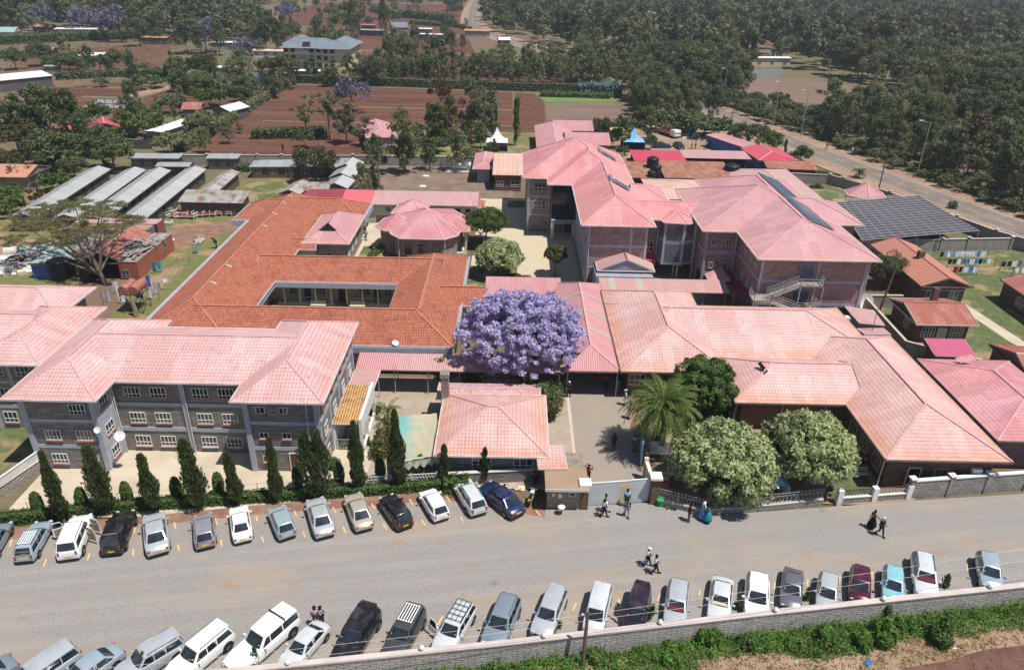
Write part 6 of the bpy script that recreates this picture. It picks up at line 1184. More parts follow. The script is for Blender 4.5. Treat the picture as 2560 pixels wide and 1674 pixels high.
# orchard / windbreak rows behind the field hedge
random.seed(5); n_o = 0
for row, (ya, yb) in enumerate(((262, 266), (271, 276))):
    for i in range(34 if row == 0 else 26):
        x = -52 + i * (95 / 33 if row == 0 else 95 / 25) + rnd(-.6, .6); k = random.choice(['gum0', 'gum1', 'thin0', 'thin1', 'bright0', 'gum2']); plant(k, x, ya + (yb - ya) * i / 33 + rnd(-1, 1), rnd(8, 11), 'slim green windbreak tree in the planted rows behind the dark field hedge', group='windbreak trees behind the field hedge', wid=rnd(.75, 1.05))
def inpoly(x, y, P):
    c = False; j = len(P) - 1
    for i in range(len(P)):
        if (P[i][1] > y) != (P[j][1] > y) and x < (P[j][0] - P[i][0]) * (y - P[i][1]) / (P[j][1] - P[i][1]) + P[i][0]: c = not c
        j = i
    return c
def infrust(x, y, m=1.06): dp = y * .8912 + 18; return abs(x) < dp * .6845 * m + 4
def scatter(P, sp, n, seed, keep=None, avoid=()):
    rs = random.Random(seed); xs = [p[0] for p in P]; ys = [p[1] for p in P]; out = []; cell = {}
    for _ in range(n):
        x, y = rs.uniform(min(xs), max(xs)), rs.uniform(min(ys), max(ys))
        if not inpoly(x, y, P) or not infrust(x, y): continue
        if any(abs(x - a) < c and abs(y - b) < d for a, b, c, d in avoid): continue
        i, j = int(x // sp), int(y // sp)
        if any((x - u) ** 2 + (y - v) ** 2 < sp * sp for di in (-1, 0, 1) for dj in (-1, 0, 1) for u, v in cell.get((i + di, j + dj), ())): continue
        cell.setdefault((i, j), []).append((x, y)); out.append((x, y))
    return out
HOUSES = [(s[3], s[4], s[5] / 2 + 3, s[6] / 2 + 7) for s in SM]
wood = scatter([(106, 96), (99, 118), (91.5, 146), (84, 172), (80, 196), (86, 212), (104, 216), (130, 232), (190, 150), (190, 100)], 4.6, 30000, 3)
k1 = [(x, y) for x, y in wood]
AV2 = HOUSES + [(166, 318, 26, 20), (126, 324, 20, 16), (98, 316, 18, 18), (57, 532, 12, 20), (75, 525, 14, 22), (94, 548, 16, 28)]
wood2 = scatter([(112, 222), (140, 258), (124, 300), (116, 318), (250, 330), (250, 200), (150, 190)], 6.2, 30000, 4, avoid=AV2)
wood3 = scatter([(64, 244), (56, 262), (50, 282), (42, 312), (66, 318), (86, 302), (66, 292), (78, 262), (74, 246)], 5.2, 8000, 6); wood4 = scatter([(33, 268), (46, 258), (36, 300), (28, 322), (10, 300), (-20, 290)], 6, 6000, 8, avoid=HOUSES); 
wn = 0
for pts, kinds, hr, lab, grp in ((k1, ['gum0', 'gum1', 'gum2', 'gum3', 'darkgum0', 'darkgum1', 'darkgum2', 'brown0', 'gum3', 'gum1', 'sparse0'], (8, 13), 'grey-green eucalyptus in the dense wood just beyond the main road', 'eucalyptus wood beyond the main road'), (wood2, ['darkgum0', 'darkgum1', 'gum2', 'gum0', 'darkgum2', 'olive0', 'gum3', 'gum1'], (11, 16), 'tall tree in the wood around the white-roofed sheds at right', 'wood around the right-hand sheds'),
        (wood3, ['darkgum0', 'darkgum1', 'gum2', 'gum0', 'darkgum2'], (9, 15), 'dark tree on the far side of the road bend above the green crop patch', 'trees at the road bend'), (wood4, ['gum1', 'darkgum1', 'gum2', 'gum0', 'thin1'], (8, 12), 'windblown tree between the windbreak rows and the far road', 'trees between windbreak and far road')):
    for x, y in pts: plant(random.choice(kinds), x, y, rnd(*hr), lab, group=grp, wid=rnd(.85, 1.25)); wn += 1
# bushes under the road-edge trees
bs = scatter([(100, 96), (93, 118), (86.5, 146), (79.5, 172), (75, 196), (80, 196), (88, 172), (96, 146), (106, 110)], 3.4, 9000, 12)
for x, y in bs: plant(random.choice(['bush0', 'bush2', 'bush2']), x, y, rnd(1.5, 3.2), 'grey-green shrub along the wood edge by the main road', 'bush', 'shrubs along the wood edge', name='bush')
for i, (x, y) in enumerate(scatter([(74, 198), (86, 214), (84, 232), (62, 252), (58, 240), (66, 212)], 3, 5000, 14)): plant(random.choice(['bush0', 'bush2', 'gum3']), x + 1, y, rnd(2.2, 5), 'shrub on the bank between the road bend and the dirt clearing', 'bush', 'shrubs on the bank by the road bend', name='bush')
for i, (x, y) in enumerate(scatter([(33, 205), (36, 240), (34, 252), (42, 252), (52, 228), (56, 208), (40, 203)], 4.2, 4000, 15)): plant(random.choice(['gum0', 'gum1', 'darkgum1', 'gum2', 'darkgum0']), x, y, rnd(8, 12.5), 'dense tree between the green crop patch and the road', group='trees between the crop patch and the road')
# far woodland: one mass, low detail
FARW = [([(40, 318), (28, 350), (20, 380), (6, 410), (-8, 450), (-18, 492), (-24, 560), (-26, 640), (-28, 900), (-20, 1250), (1100, 1250), (700, 700), (260, 320), (112, 320), (66, 322)], 9, 60000, HOUSES + [(83, 560, 26, 14), (110, 520, 30, 18), (70, 430, 30, 12), (90, 470, 34, 8)]),
 ([(-130, 360), (-125, 420), (-172, 480), (-195, 560), (-200, 700), (-600, 900), (-600, 400), (-300, 372), (-245, 385), (-215, 405), (-185, 385), (-170, 376)], 8, 40000, HOUSES),
 ([(-180, 720), (-400, 640), (-420, 560), (-900, 900), (-900, 1250), (-45, 1250), (-42, 720)], 10, 30000, []),
 ]
lowc = []
for i in range(5):
    rs = np.random.RandomState(100 + i); lowc.append(crown(clumps('round' if i == 2 else 'gum', 8 if i == 2 else 13, 6 + i * .6, rs, 1.0, 24), .66, .5, .3, rs))
chunks = {0: [], 1: [], 2: [], 3: []}; rs = np.random.RandomState(55); cnt = 0
for P, sp, n, av in FARW:
    for x, y in scatter(P, sp, n, int(sp * 10), avoid=av):
        c = lowc[rs.randint(5)]; a = rs.uniform(0, 6.28); s = rs.uniform(.6, 1.5); sx = s * rs.uniform(.9, 1.3); ca, sa = math.cos(a) * sx, math.sin(a) * sx
        V = np.empty_like(c); V[:, 0] = c[:, 0] * ca - c[:, 1] * sa + x; V[:, 1] = c[:, 0] * sa + c[:, 1] * ca + y; V[:, 2] = c[:, 2] * s
        chunks[int(rs.choice(4, p=(.55, .25, .13, .07)))].append(V); cnt += 1
tag(obj('far_woodland', npmesh('far_woodland', np.concatenate(chunks[0]), 'leaf_gum')), 'dark green woodland mass spreading to the horizon', 'woodland', kind='stuff')
for k_, m_, l_ in ((2, 'leaf_olive', 'olive green trees scattered through the far woodland'), (3, 'leaf_brown', 'brownish trees scattered through the far woodland')): tag(obj('far_woodland', npmesh('far_woodland', np.concatenate(chunks[k_]), m_)), l_, 'woodland', kind='stuff')
tag(obj('far_woodland', npmesh('far_woodland', np.concatenate(chunks[1]), 'leaf_dark')), 'deeper green trees mixed through the woodland towards the horizon', 'woodland', kind='stuff')
# scattered trees in the far fields
for i, (x, y) in enumerate(scatter([(-190, 700), (-45, 700), (-20, 360), (-60, 340), (-120, 330), (-135, 440), (-170, 480)], 21, 900, 31, avoid=HOUSES)): plant(random.choice(['gum0', 'darkgum1', 'round1', 'gum2', 'bush0', 'thin0', 'bush1']), x, y, rnd(5, 11), 'lone tree dotted over the far red ploughed fields', group='trees dotted over the far red fields')
for i, (x, y) in enumerate(scatter([(-36, 156), (-36, 168), (-12, 168), (22, 192), (26, 158)], 7.5, 500, 33, avoid=[(-31.5, 176, 6, 10), (11, 176, 12, 16), (-4, 171, 6, 5)])): plant(random.choice(['bush2', 'bush1', 'bush0', 'thin1', 'bright0']), x, y, rnd(1.5, 4.5), 'small shrub scattered over the garden plots beyond the block wall', 'bush', 'shrubs on the garden plots', name='bush')
for i, (x, y) in enumerate(scatter([(-150, 262), (-80, 262), (-84, 285), (-125, 292), (-152, 280)], 8.5, 500, 34, avoid=HOUSES)): plant(random.choice(['bush2', 'bush1', 'gum3', 'thin1', 'bright0', 'gum0']), x, y, rnd(3, 8), 'tree or shrub around the track and small roofs left of the apartment block', group='trees around the track left of the apartment block')
for i, (x, y) in enumerate(scatter([(-110, 158), (-60, 160), (-74, 215), (-92, 222), (-118, 180)], 6.5, 500, 36, avoid=HOUSES + [(-94, 166, 16, 5)])): plant(random.choice(['bush2', 'bush1', 'gum3', 'thin1', 'gum0', 'thin0']), x, y, rnd(2.5, 7), 'shrubby tree in the homestead plots left of the ploughed field', group='trees in the homestead plots')
for i, (x, y) in enumerate(scatter([(-125, 130), (-80, 150), (-82, 112), (-98, 108), (-125, 110)], 6, 300, 37, avoid=[(-92.5, 134.5, 8, 6)])): plant(random.choice(['bush0', 'brown1', 'round0', 'bush1', 'olive1']), x, y, rnd(3, 6.5), 'tree around the orange-roofed house at the left edge', group='trees around the orange-roofed house')
# hedges: dense leaf boxes along a line
def hedge(lab, pts, h, w, mat='leaf_hedge', size=.09, dens=260, seed=1, bumps=(), wob=.12, cat='hedge', kind=None, name='hedge'):
    rs = np.random.RandomState(seed); out = []; core = MB()
    for i in range(len(pts) - 1):
        a, b = np.array(pts[i], float), np.array(pts[i + 1], float); L = np.linalg.norm(b - a); n = int(L * dens * (h + w)); t = rs.rand(n); s = rs.rand(n); nx = np.array([-(b - a)[1], (b - a)[0]]) / L
        face = rs.rand(n) * (2 * h + w); off = np.where(face < h, -w / 2, np.where(face < 2 * h, w / 2, (s - .5) * w)); z = np.where(face < 2 * h, s * h, h)
        off += rs.normal(size=n) * wob * .5; z = z + rs.normal(size=n) * wob * .6; P2 = a + t[:, None] * (b - a) + nx * off[:, None]; P = np.column_stack([P2, np.maximum(z, .03)])
        nr = np.column_stack([nx[0] * np.sign(off), nx[1] * np.sign(off), np.where(face < 2 * h, .2, 1.5)]); out.append(leaf_quads(P, size, .55, nr, 0, rs)); core.beam((*pts[i], h / 2), (*pts[i + 1], h / 2), w * .8, h * .92)
    for bx, by, bh, bw in bumps:
        n = int(dens * 3.3 * bh * bw); P, d = shell((bx, by, bh * .55), (bw * .5, bw * .5, bh * .55), n, rs, .85, .1); out.append(leaf_quads(P, size, .55, d, 0, rs)); core.tube((bx, by, 0), (bx, by, bh * .9), bw * .36, n=10)
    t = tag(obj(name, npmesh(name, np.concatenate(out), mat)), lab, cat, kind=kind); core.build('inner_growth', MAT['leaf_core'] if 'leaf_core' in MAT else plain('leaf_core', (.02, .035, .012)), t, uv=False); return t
bumps = []
for t_, a, b in (('D0', 350, 190), ('D0', 730, 150), ('D0', 1110, 100), ('D0', 1530, 60), ('D0', 1890, 20), ('C1', 400, 1510), ('C1', 780, 1480), ('C1', 1160, 1440), ('C1', 1530, 1410)):
    q = G(t_, a, b, .5); bumps.append((q.x, q.y - .2, 2.3, .9))
hedge('clipped green hedge with rounded knobs between the cypresses and the car park', [(-39.2, 44.6), (-35.5, 45.35), (-29.3, 46.6), (-20.3, 47.85), (-10, 49.15), (-5.6, 49.9)], .95, .8, seed=2, bumps=bumps)
hedge('loose green shrub at the left end of the clipped hedge', [(-43, 42.8), (-39.4, 44.6)], 1.6, 1.6, size=.13, seed=3, cat='bush', name='bush', wob=.4); hedge('leafy green hedge in front of the chimney cottage wall', [(-5.3, 49.6), (-3.2, 49.7)], 1.25, 1.1, seed=4, wob=.3, size=.12)
hedge('long dark hedge closing the far side of the ploughed field', [(-74, 258), (-74, 262), (-1, 255), (34, 255)], 2.6, 1.6, 'leaf_dark', .26, 22, 5); hedge('diagonal bushy hedge down the left side of the ploughed field', [(-75, 256), (-74, 220), (-73, 188), (-73, 163)], 2.2, 2.6, 'leaf_gum', .26, 26, 6, wob=.5)
hedge('dark hedge beside the side track left of the ploughed field', [(-108, 246), (-92, 238), (-79, 230)], 2.8, 3, 'leaf_dark', .28, 24, 7, wob=.5); hedge('long green hedge in front of the top-left wood', [(-245, 335), (-215, 362), (-190, 385), (-180, 390)], 3.5, 4, 'leaf_hedge', .4, 12, 8, wob=.7); hedge('broken line of shrubs on the bank between the red fields', [(-152, 258), (-135, 268), (-120, 270)], 2, 2.4, 'leaf_gum', .3, 14, 9, wob=.7); hedge('dark hedge across the far red fields, left part', [(-92, 560), (-60, 540), (-42, 520)], 4, 5, 'leaf_dark', .8, 4, 10, wob=1); hedge('thin dark hedge across the far red fields, right part', [(-66, 500), (-33, 480), (-26, 460)], 2, 2, 'leaf_dark', .5, 8, 11, wob=.6)
hedge('dark hedge behind the crimson-roofed halls', [(20, 192), (33, 200)], 2.2, 2, 'leaf_dark', .3, 20, 12, wob=.4); hedge('low dark hedge at the near end of the ploughed field', [(-62, 178), (-45, 182)], 2, 2, 'leaf_dark', .28, 20, 13, wob=.4) ; hedge('bright green bushes in front of the crop patch', [(8, 246), (20, 246), (30, 245)], 1.2, 4, 'leaf_bright', .35, 14, 14, wob=.5, cat='bush', name='bush'); hedge('bluish-grey cactus clump behind the green crop patch', [(20, 248), (34, 248)], 3.6, 3, 'leaf_agave' if 'leaf_agave' in MAT and MAT['leaf_agave'] else (leafmat('leaf_agave', (.06, .12, .12), (.20, .30, .29)) and 'leaf_agave'), .5, 14, 15, wob=.8, cat='cactus', name='cactus_clump')
hedge('green strip of shrubs by the grey sheet sheds wall', [(-56, 148.5), (-53, 148.8)], 1.2, 1.2, 'leaf_bright', .2, 60, 16, wob=.3, cat='bush', name='bush'); hedge('bright green verge hedge between lean-to and road', [(58, 158), (66, 150.5)], 1.1, 1.6, 'leaf_bright', .2, 60, 17, wob=.3)
hedge('low flower hedge along the chapel wall', [(-20.6, 101.5), (-19.2, 108)], .7, .9, 'leaf_hedge', .14, 90, 18, wob=.15)
# cypress row
def cypress(x, y, H, Wd, lab, seed, lean=(0, 0), fork=False, ragged=.12):
    rs = np.random.RandomState(seed); small = H < 2.5; H *= 1 if small else 1.28; n = 150 if small else 5200; t = rs.rand(n) ** .85; pr = np.minimum(1, (t + .03) * 4.5) * np.clip((1.02 - t) * 1.55, 0, 1) ** .62; a = rs.rand(n) * 6.28; lob = 1 + .32 * np.sin(a * 2 + t * 13 + seed) + .12 * np.sin(a * 5 - t * 31); r = Wd / 2 * .95 * pr * lob * rs.uniform(.62, 1.0, n) + rs.normal(size=n) * ragged * .25
    z0_ = .1 if small else .5; z = z0_ + t * (H - z0_); P = np.column_stack([r * np.cos(a) + lean[0] * t, r * np.sin(a) + lean[1] * t, z])
    if fork: P[:, 0] += np.where(rs.rand(n) < .5, -1, 1) * Wd * .26 * np.minimum(1, t * 1.8)
    up = np.column_stack([np.cos(a) * .35, np.sin(a) * .35, np.full(n, 1.1)]) + rs.normal(size=(n, 3)) * .25; up /= np.linalg.norm(up, axis=1)[:, None]; side = np.cross(up, rs.normal(size=(n, 3))); side /= np.linalg.norm(side, axis=1)[:, None]
    s = (.17 * rs.uniform(.6, 1.4, n))[:, None]; V = np.empty((n, 4, 3)); V[:, 0] = P - up * s; V[:, 1] = P + side * s * .32; V[:, 2] = P + up * s; V[:, 3] = P - side * s * .32
    t_ = thing('cypress_tree', lab, 'cypress', (x, y, 0), group='saplings between the lower cars' if small else 'cypress row in front of the stone ward'); obj('crown', npmesh('crown', V.reshape(-1, 3), 'leaf_hedge' if small else 'leaf_cypress'), t_)
    MB().path([(0, 0, 0), (0, 0, H * .3), (lean[0] * .8, lean[1] * .8, H * .85)], [.02, .015, .01] if small else [.11, .09, .03], 7).build('trunk', MAT['bark_pale'], t_, uv=False)
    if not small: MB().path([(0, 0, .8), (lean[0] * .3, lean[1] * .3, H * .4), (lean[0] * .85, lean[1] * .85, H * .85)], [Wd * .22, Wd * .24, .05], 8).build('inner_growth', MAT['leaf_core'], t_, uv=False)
CY = [('D0', 555, 300, 5.6, 1.15, 'slender cypress nearest the left edge, tip against the ward corner', (0, 0), 0), ('D0', 930, 230, 4.9, 1.5, 'ragged cypress second from the left, spreading branches', (.1, 0), 0), ('D0', 1345, 225, 4.6, 1.35, 'bushy dark cypress third from the left', (.1, 0), 0), ('D0', 1725, 200, 5.0, 1.5, 'wild-branched cypress fourth from the left with a side shoot', (.1, 0), 0), ('D0', 2050, 165, 4.4, 1.1, 'slim cypress fifth from the left', (0, 0), 0),
 ('D1', 195, 145, 5.1, 1.1, 'plain narrow cypress left of the brown door', (0, 0), 0), ('D1', 535, 110, 5.2, 1.9, 'double-stemmed cypress right of the brown door', (0, 0), 1), ('D1', 890, 55, 5.6, 1.35, 'tall cypress before the white arched porch', (0, 0), 0), ('D1', 1235, 35, 6.0, 1.35, 'tallest densest cypress at the shade net', (0, 0), 0), ('C1', 1750, 1530, 3.2, .7, 'thin short cypress at the corner of the shade net', (0, 0), 0), ('C1', 2120, 1520, 3.0, .5, 'pencil-thin cypress before the cottage window', (0, 0), 0)]
for i, (t_, a, b, H, Wd, lab, ln, fk) in enumerate(CY): q = G(t_, a, b); cypress(q.x, q.y, H * (.94, 1.04, .98, 1.06, .95, 1, 1.03, 1, 1.05, 1, .95)[i], Wd * (.95, 1, .9, 1, .9, .85, 1, .9, .95, 1, 1)[i], lab, 200 + i, ((-.1, 0), (-.3, .1), (-.2, 0), (-.35, .1), (-.25, 0), (0, 0), (0, 0), (-.05, 0), (-.1, 0), (0, 0), (0, 0))[i], fk, .5 if 'ragged' in lab or 'wild' in lab else .15)
for i, (t_, a, b, H, lab) in enumerate((('D0', 1240, 1640, 1.9, 'young cypress sapling over the silver car hood, lower left'), ('D0', 2190, 1600, 2.0, 'young cypress sapling by the white pickup hood'), ('D1', 910, 1430, 1.8, 'young cypress sapling beside the big black car'), ('D1', 1750, 1345, 1.2, 'young sapling by the silver car with the open door'), ('D2', 395, 1250, .9, 'tiny green shrub right of the silver wagon'), ('D2', 1195, 1170, 1.5, 'thin sapling right of the dark purple car'), ('D2', 1925, 1085, .7, 'small green tuft between two white cars'), ('D3', 345, 1010, 1.3, 'bushy sapling right of the dark grey car'), ('D3', 1535, 895, 1.4, 'thin leaning sapling right of the silver wagon with red dashboard'))):
    q = G(t_, a, b + 12, .0); cypress(q.x, q.y + .5, H, .45, lab, 300 + i)
# hero trees
def rosettes(P, nrm, nl, size, asp, rs, spread=.9):
    n = len(P); a = np.repeat(P, nl, 0); d = np.repeat(nrm, nl, 0); r = rs.normal(size=(n * nl, 3)); dirn = r + d * .35; dirn -= d * (dirn * d).sum(1)[:, None] * .55; dirn /= np.linalg.norm(dirn, axis=1)[:, None]
    s = (size * rs.uniform(.7, 1.3, n * nl))[:, None]; side = np.cross(dirn, d + .2 * r); side /= np.linalg.norm(side, axis=1)[:, None] + 1e-9
    V = np.empty((n * nl, 4, 3)); V[:, 0] = a; V[:, 1] = a + dirn * s * .5 + side * s * asp; V[:, 2] = a + dirn * s - d * s * .25; V[:, 3] = a + dirn * s * .5 - side * s * asp; return V.reshape(-1, 3)
def dome(lab, x, y, H, Wd, mat, seed, n=1500, nl=9, size=.3, asp=.16, cat='tree', name='flowering_tree', zc=.58, bark='bark', nclump=60, core=None, depth=1.0):
    rs = np.random.RandomState(seed); P = []; N = []
    for i in range(nclump):
        d = rs.normal(size=3); d[2] = abs(d[2]) * 1.1 - .35; d /= np.linalg.norm(d); k = rs.uniform(.72, .9); r = Wd * rs.uniform(.09, .15); c = np.array([d[0] * Wd / 2 * k, d[1] * Wd / 2 * k * depth, H * zc + d[2] * H * (1 - zc) * k]); p, q = shell(c, (r, r, r * .8), n // nclump, rs, .75, .4); P.append(p); N.append(q)
    P = np.concatenate(P); N = np.concatenate(N); t = thing(name, lab, cat, (x, y, 0)); obj('crown', npmesh('crown', rosettes(P, N, nl, size, asp, rs), mat), t)
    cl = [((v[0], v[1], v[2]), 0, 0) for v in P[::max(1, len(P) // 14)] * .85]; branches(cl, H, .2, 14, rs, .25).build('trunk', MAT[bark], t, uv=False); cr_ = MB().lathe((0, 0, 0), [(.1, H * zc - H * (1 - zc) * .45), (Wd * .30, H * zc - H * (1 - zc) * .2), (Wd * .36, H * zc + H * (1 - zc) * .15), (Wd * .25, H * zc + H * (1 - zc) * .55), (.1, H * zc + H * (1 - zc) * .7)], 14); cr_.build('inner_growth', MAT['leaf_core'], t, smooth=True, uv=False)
    return t
q = G('C2', 1900, 1530); dome('big domed tree with pale green-white leaf clusters, left of the pair by the street', 17.6, 49.9, 6.4, 8.1, 'leaf_mango', 401, 3200, 9, .42, .2, nclump=100, zc=.47); dome('big domed tree with pale green-white leaf clusters, right of the pair by the street', 25.1, 51.6, 6.8, 7.3, 'leaf_mango', 402, 3200, 9, .42, .2, nclump=100, zc=.47)
q = G('B1', 2240, 1100); dome('pale white-green flowering tree in the paved court beside the round topiary', q.x, q.y + .8, 5.2, 6.4, 'leaf_mango', 403, 2200, 9, .42, .2, nclump=80)
q = G('B2', 395, 1080); dome('clipped dark-olive topiary ball tree on a twisted stem', q.x, q.y, 4.6, 3.3, 'leaf_olive', 404, 2200, 7, .2, .25, zc=.72)
dome('dark glossy rounded tree behind the palm', 18.6, 61.5, 6.5, 6.4, 'leaf_darkgloss' if 0 else 'leaf_hedge', 405, 2900, 8, .3, .2, zc=.5)
q = G('B1', 2120, 790); t = dome('bright green multi-stemmed court tree with flat-topped crown', q.x + .2, q.y, 5.6, 6.6, 'leaf_bright', 406, 2300, 8, .3, .2, zc=.7)
q = G('B3', 1180, 1215); dome('wispy olive tree between the brick ward and the brown-roofed cottage', q.x - 1.2, q.y + 1.5, 5.2, 6.2, 'leaf_olive', 407, 1000, 7, .2, .12, zc=.5)
# purple jacaranda
rs = np.random.RandomState(9); cl = []; jx, jy = 1.2, 67.0
for i in range(640):
    d = rs.normal(size=3); d[2] = d[2] * .8 + .22; d /= np.linalg.norm(d); k = rs.uniform(.35, 1.0) ** .6; r = rs.uniform(.28, .68); z = 6.0 + d[2] * 4.6 * k
    if z < 2.9: continue
    cl.append(((d[0] * 6.5 * k, d[1] * 5.4 * k, z), (r, r, r * .75), 150))
t = thing('jacaranda_tree', 'huge domed jacaranda covered in lilac blossom in front of the entrance', 'jacaranda', (jx, jy, 0)); obj('crown', npmesh('crown', crown(cl, .135, .6, 0, rs, .2), 'leaf_jacaranda'), t); branches(cl, 8.0, .3, 60, rs, .2, .2).build('trunk', MAT['bark'], t, uv=False)
rs = np.random.RandomState(77); n_ = 1500; X_, Y_ = rs.uniform(-6, 3, n_), rs.uniform(59.9, 62.5, n_); Z_ = 2.84 + .2 * np.minimum(Y_ - 59.8, 62.6 - Y_); U_ = np.column_stack([rs.normal(size=n_) * .1, rs.normal(size=n_) * .1, np.ones(n_)]); tag(obj('fallen_petals', npmesh('fallen_petals', leaf_quads(np.column_stack([X_, Y_, Z_]), .06, .6, U_, 0, rs), 'leaf_jacaranda')), 'lilac petals littering the rear roof slope of the chimney cottage', 'petals', kind='stuff')
rs = np.random.RandomState(12); cl = []; m = MB(); bx, by = -53.6, 90.8; L = []
pads = [(-2.5, 1, 7.2, 3.2), (1.2, .5, 7.6, 2.8), (-6, 4.5, 7.0, 3.2), (-10, 6, 6.3, 3.2), (-13.5, 7.5, 5.6, 2.6), (-7, 9, 8.2, 3.0), (-3, 8.5, 8.4, 3.0), (-11.5, 11, 7.0, 2.8), (-1, 4.5, 8.3, 2.6), (-15.5, 12, 5.6, 2.6), (-14, 4, 4.6, 2.4), (1.8, 5.5, 7.2, 2.0), (-5.5, .5, 6.0, 2.2)]
m.path([(0, 0, 0), (-.5, 0, 2.0), (-1.1, .4, 3.8)], [.32, .26, .2], 8)
for px_, py_, pz, pr in pads:
    e = Vector((px_, py_, pz - .5)); s_ = Vector((-.5, 0, 1.4)) if px_ < -4 else Vector((-1.1, .4, 3.8)) if px_ < -1 else Vector((-.4, 0, 1.8)); m.path([s_, s_.lerp(e, .5) + Vector((0, 0, .3)), e], [.16, .11, .05], 6)
    for k in range(26):
        a = rs.rand() * 6.28; r = pr * math.sqrt(rs.rand()); c = (px_ + r * math.cos(a), py_ + r * math.sin(a), pz + rs.uniform(-.25, .25) - .08 * r); cl.append((c, (.75, .75, .14), 100))
        if k % 3 == 0: m.path([e, Vector(c)], [.045, .012], 4)
t = thing('acacia_tree', 'wide flat-topped acacia with thin layered foliage over the workshop', 'acacia', (bx, by, 0)); obj('crown', npmesh('crown', crown(cl, .13, .35, 0, rs, .2), 'leaf_acacia'), t); m.build('trunk', MAT['bark'], t, uv=False)
# palms
def palm(lab, x, y, H, L, nf, seed, nleaf=34, fruit=False, mat='leaf_palm', wl=.42, name='palm_tree'):
    rs = np.random.RandomState(seed); t = thing(name, lab, 'palm', (x, y, 0)); MB().path([(0, 0, 0), (0, 0, H * .5), (0, 0, H)], [.28, .24, .3] if H > 1.5 else [.12, .1, .1], 10).build('trunk', MAT['bark'], t, uv=False); out = []; st = MB()
    for i in range(nf):
        a = i * 2.399 + rs.uniform(-.2, .2); el = math.radians(rs.uniform(-25, 80) if i > nf * .25 else rs.uniform(40, 85)); ln = L * rs.uniform(.8, 1.1); pts = []; p = Vector((0, 0, H)); e = el
        for k in range(11): pts.append(p.copy()); p = p + Vector((math.cos(a) * math.cos(e), math.sin(a) * math.cos(e), math.sin(e))) * (ln / 10); e -= math.radians(9 + 5 * (k / 10))
        for k in range(10): st.tube(pts[k], pts[k + 1], .03 * (1.2 - k / 10), .03 * (1.1 - k / 10), 3, cap=False)
        for j in range(nleaf):
            f = (j + .5) / nleaf * 9.9; k = int(f); b = pts[k].lerp(pts[k + 1], f - k); tg = (pts[k + 1] - pts[k]).normalized(); sd = tg.cross(Vector((0, 0, 1))).normalized(); u = sd.cross(tg); w = wl * (1 - abs(f / 10 - .45) * 1.1)
            for s_ in (-1, 1):
                dv = (sd * s_ * .9 + tg * .6 - u * .35 + Vector(rs.normal(size=3)) * .12).normalized() * w; wd = tg * .05; out += [b - wd, b + dv * .5 + wd * .6, b + dv, b + dv * .5 - wd]
    fo = obj('fronds', npmesh('fronds', np.array([tuple(v) for v in out]), mat), t); st.build('stalks', MAT['leaf_olive'], fo, uv=False)
    if fruit:
        for dx in (.35, -.5): m = MB(); [m.beam((dx * .4, -.3, H + .1), (dx + rs.normal() * .25, -.9 + rs.normal() * .2, H - .55 - rs.rand() * .3), .06) for _ in range(22)]; m.build('fruit_cluster', MAT['orange_fruit'], t, uv=False)
palm('large feathery palm with orange fruit clusters beside the driveway', 13.4, 55.3, 4.9, 4.2, 135, 31, 44, True, wl=.55); q = G('C1', 1215, 1000, 0); palm('small feathery palm above the flower bed at the shade net', q.x, q.y + .8, 1.4, 1.9, 12, 33, 20)
q = G('B3', 840, 170); palm('short fan palm on the road side of the garden wall', q.x, q.y, 1.2, 1.9, 26, 35, 20, wl=.7)
# flower beds and shrubs in the compound
def shrub(lab, x, y, rx, ry, h, mat, seed, size=.13, n=1500, name='shrub', cat='shrub'):
    rs = np.random.RandomState(seed); out = []
    for i in range(12): a, r = rs.rand() * 6.28, math.sqrt(rs.rand()) * .75; P, d = shell((rx * r * math.cos(a), ry * r * math.sin(a), h * rs.uniform(.3, .7)), (rx * .4, ry * .4, h * .35), n // 12, rs, .5, .3); P[:, 2] = np.maximum(P[:, 2], .03); out.append(leaf_quads(P, size, .45, d, 0, rs))
    t = thing(name, lab, cat, (x, y, 0)); obj('foliage', npmesh('foliage', np.concatenate(out), mat), t); m = MB()
    for i in range(6): a = rs.rand() * 6.28; m.path([(0, 0, 0), (rx * .6 * math.cos(a), ry * .6 * math.sin(a), h * .7)], [.05, .02], 5)
    m.build('stems', MAT['bark'], t, uv=False); return t
q = G('C1', 1150, 1330); shrub('yellow-green flowering shrub bed left of the shade net', q.x + .1, q.y + 1.6, 1.1, 2.4, 2.2, 'leaf_bottle', 61, .16, 2600); q = G('C1', 725, 1370); shrub('round bright green shrub at the ward corner', q.x, q.y, .7, .7, 1.0, 'leaf_bright', 62, .12, 700)
q = G('C1', 820, 1170); shrub('leafy pot plant at the left foot of the arched porch', q.x, q.y, .5, .5, .9, 'leaf_bright', 63, .14, 400); q = G('C1', 1015, 1160); shrub('leafy pot plant at the right foot of the arched porch', q.x, q.y, .5, .5, .8, 'leaf_bright', 64, .14, 400); q = G('C1', 1110, 870); shrub('big-leaved plant by the white porch wall', q.x, q.y, .5, .7, 1.0, 'leaf_bright', 65, .2, 400)
q = G('C2', 330, 900); shrub('dark shrub mass under the purple tree by the driveway', 2.8, 63.3, 2.6, 2.2, 3.2, 'leaf_dark', 66, .16, 4200); shrub('reddish bougainvillea shrub at the driveway edge', 3.9, 61.2, 1.8, 1.9, 2.4, 'leaf_bottle', 67, .15, 2600); q = G('C1', 1760, 640); shrub('tall dry brown shrub behind the cottage chimney', q.x, q.y + .6, 1.3, 1.0, 3.6, 'leaf_brown', 68, .17, 1600); shrub('dark climbing shrub right of the cottage chimney', q.x + 2.4, q.y + .9, 1.8, 1.2, 3.0, 'leaf_dark', 69, .16, 2600)
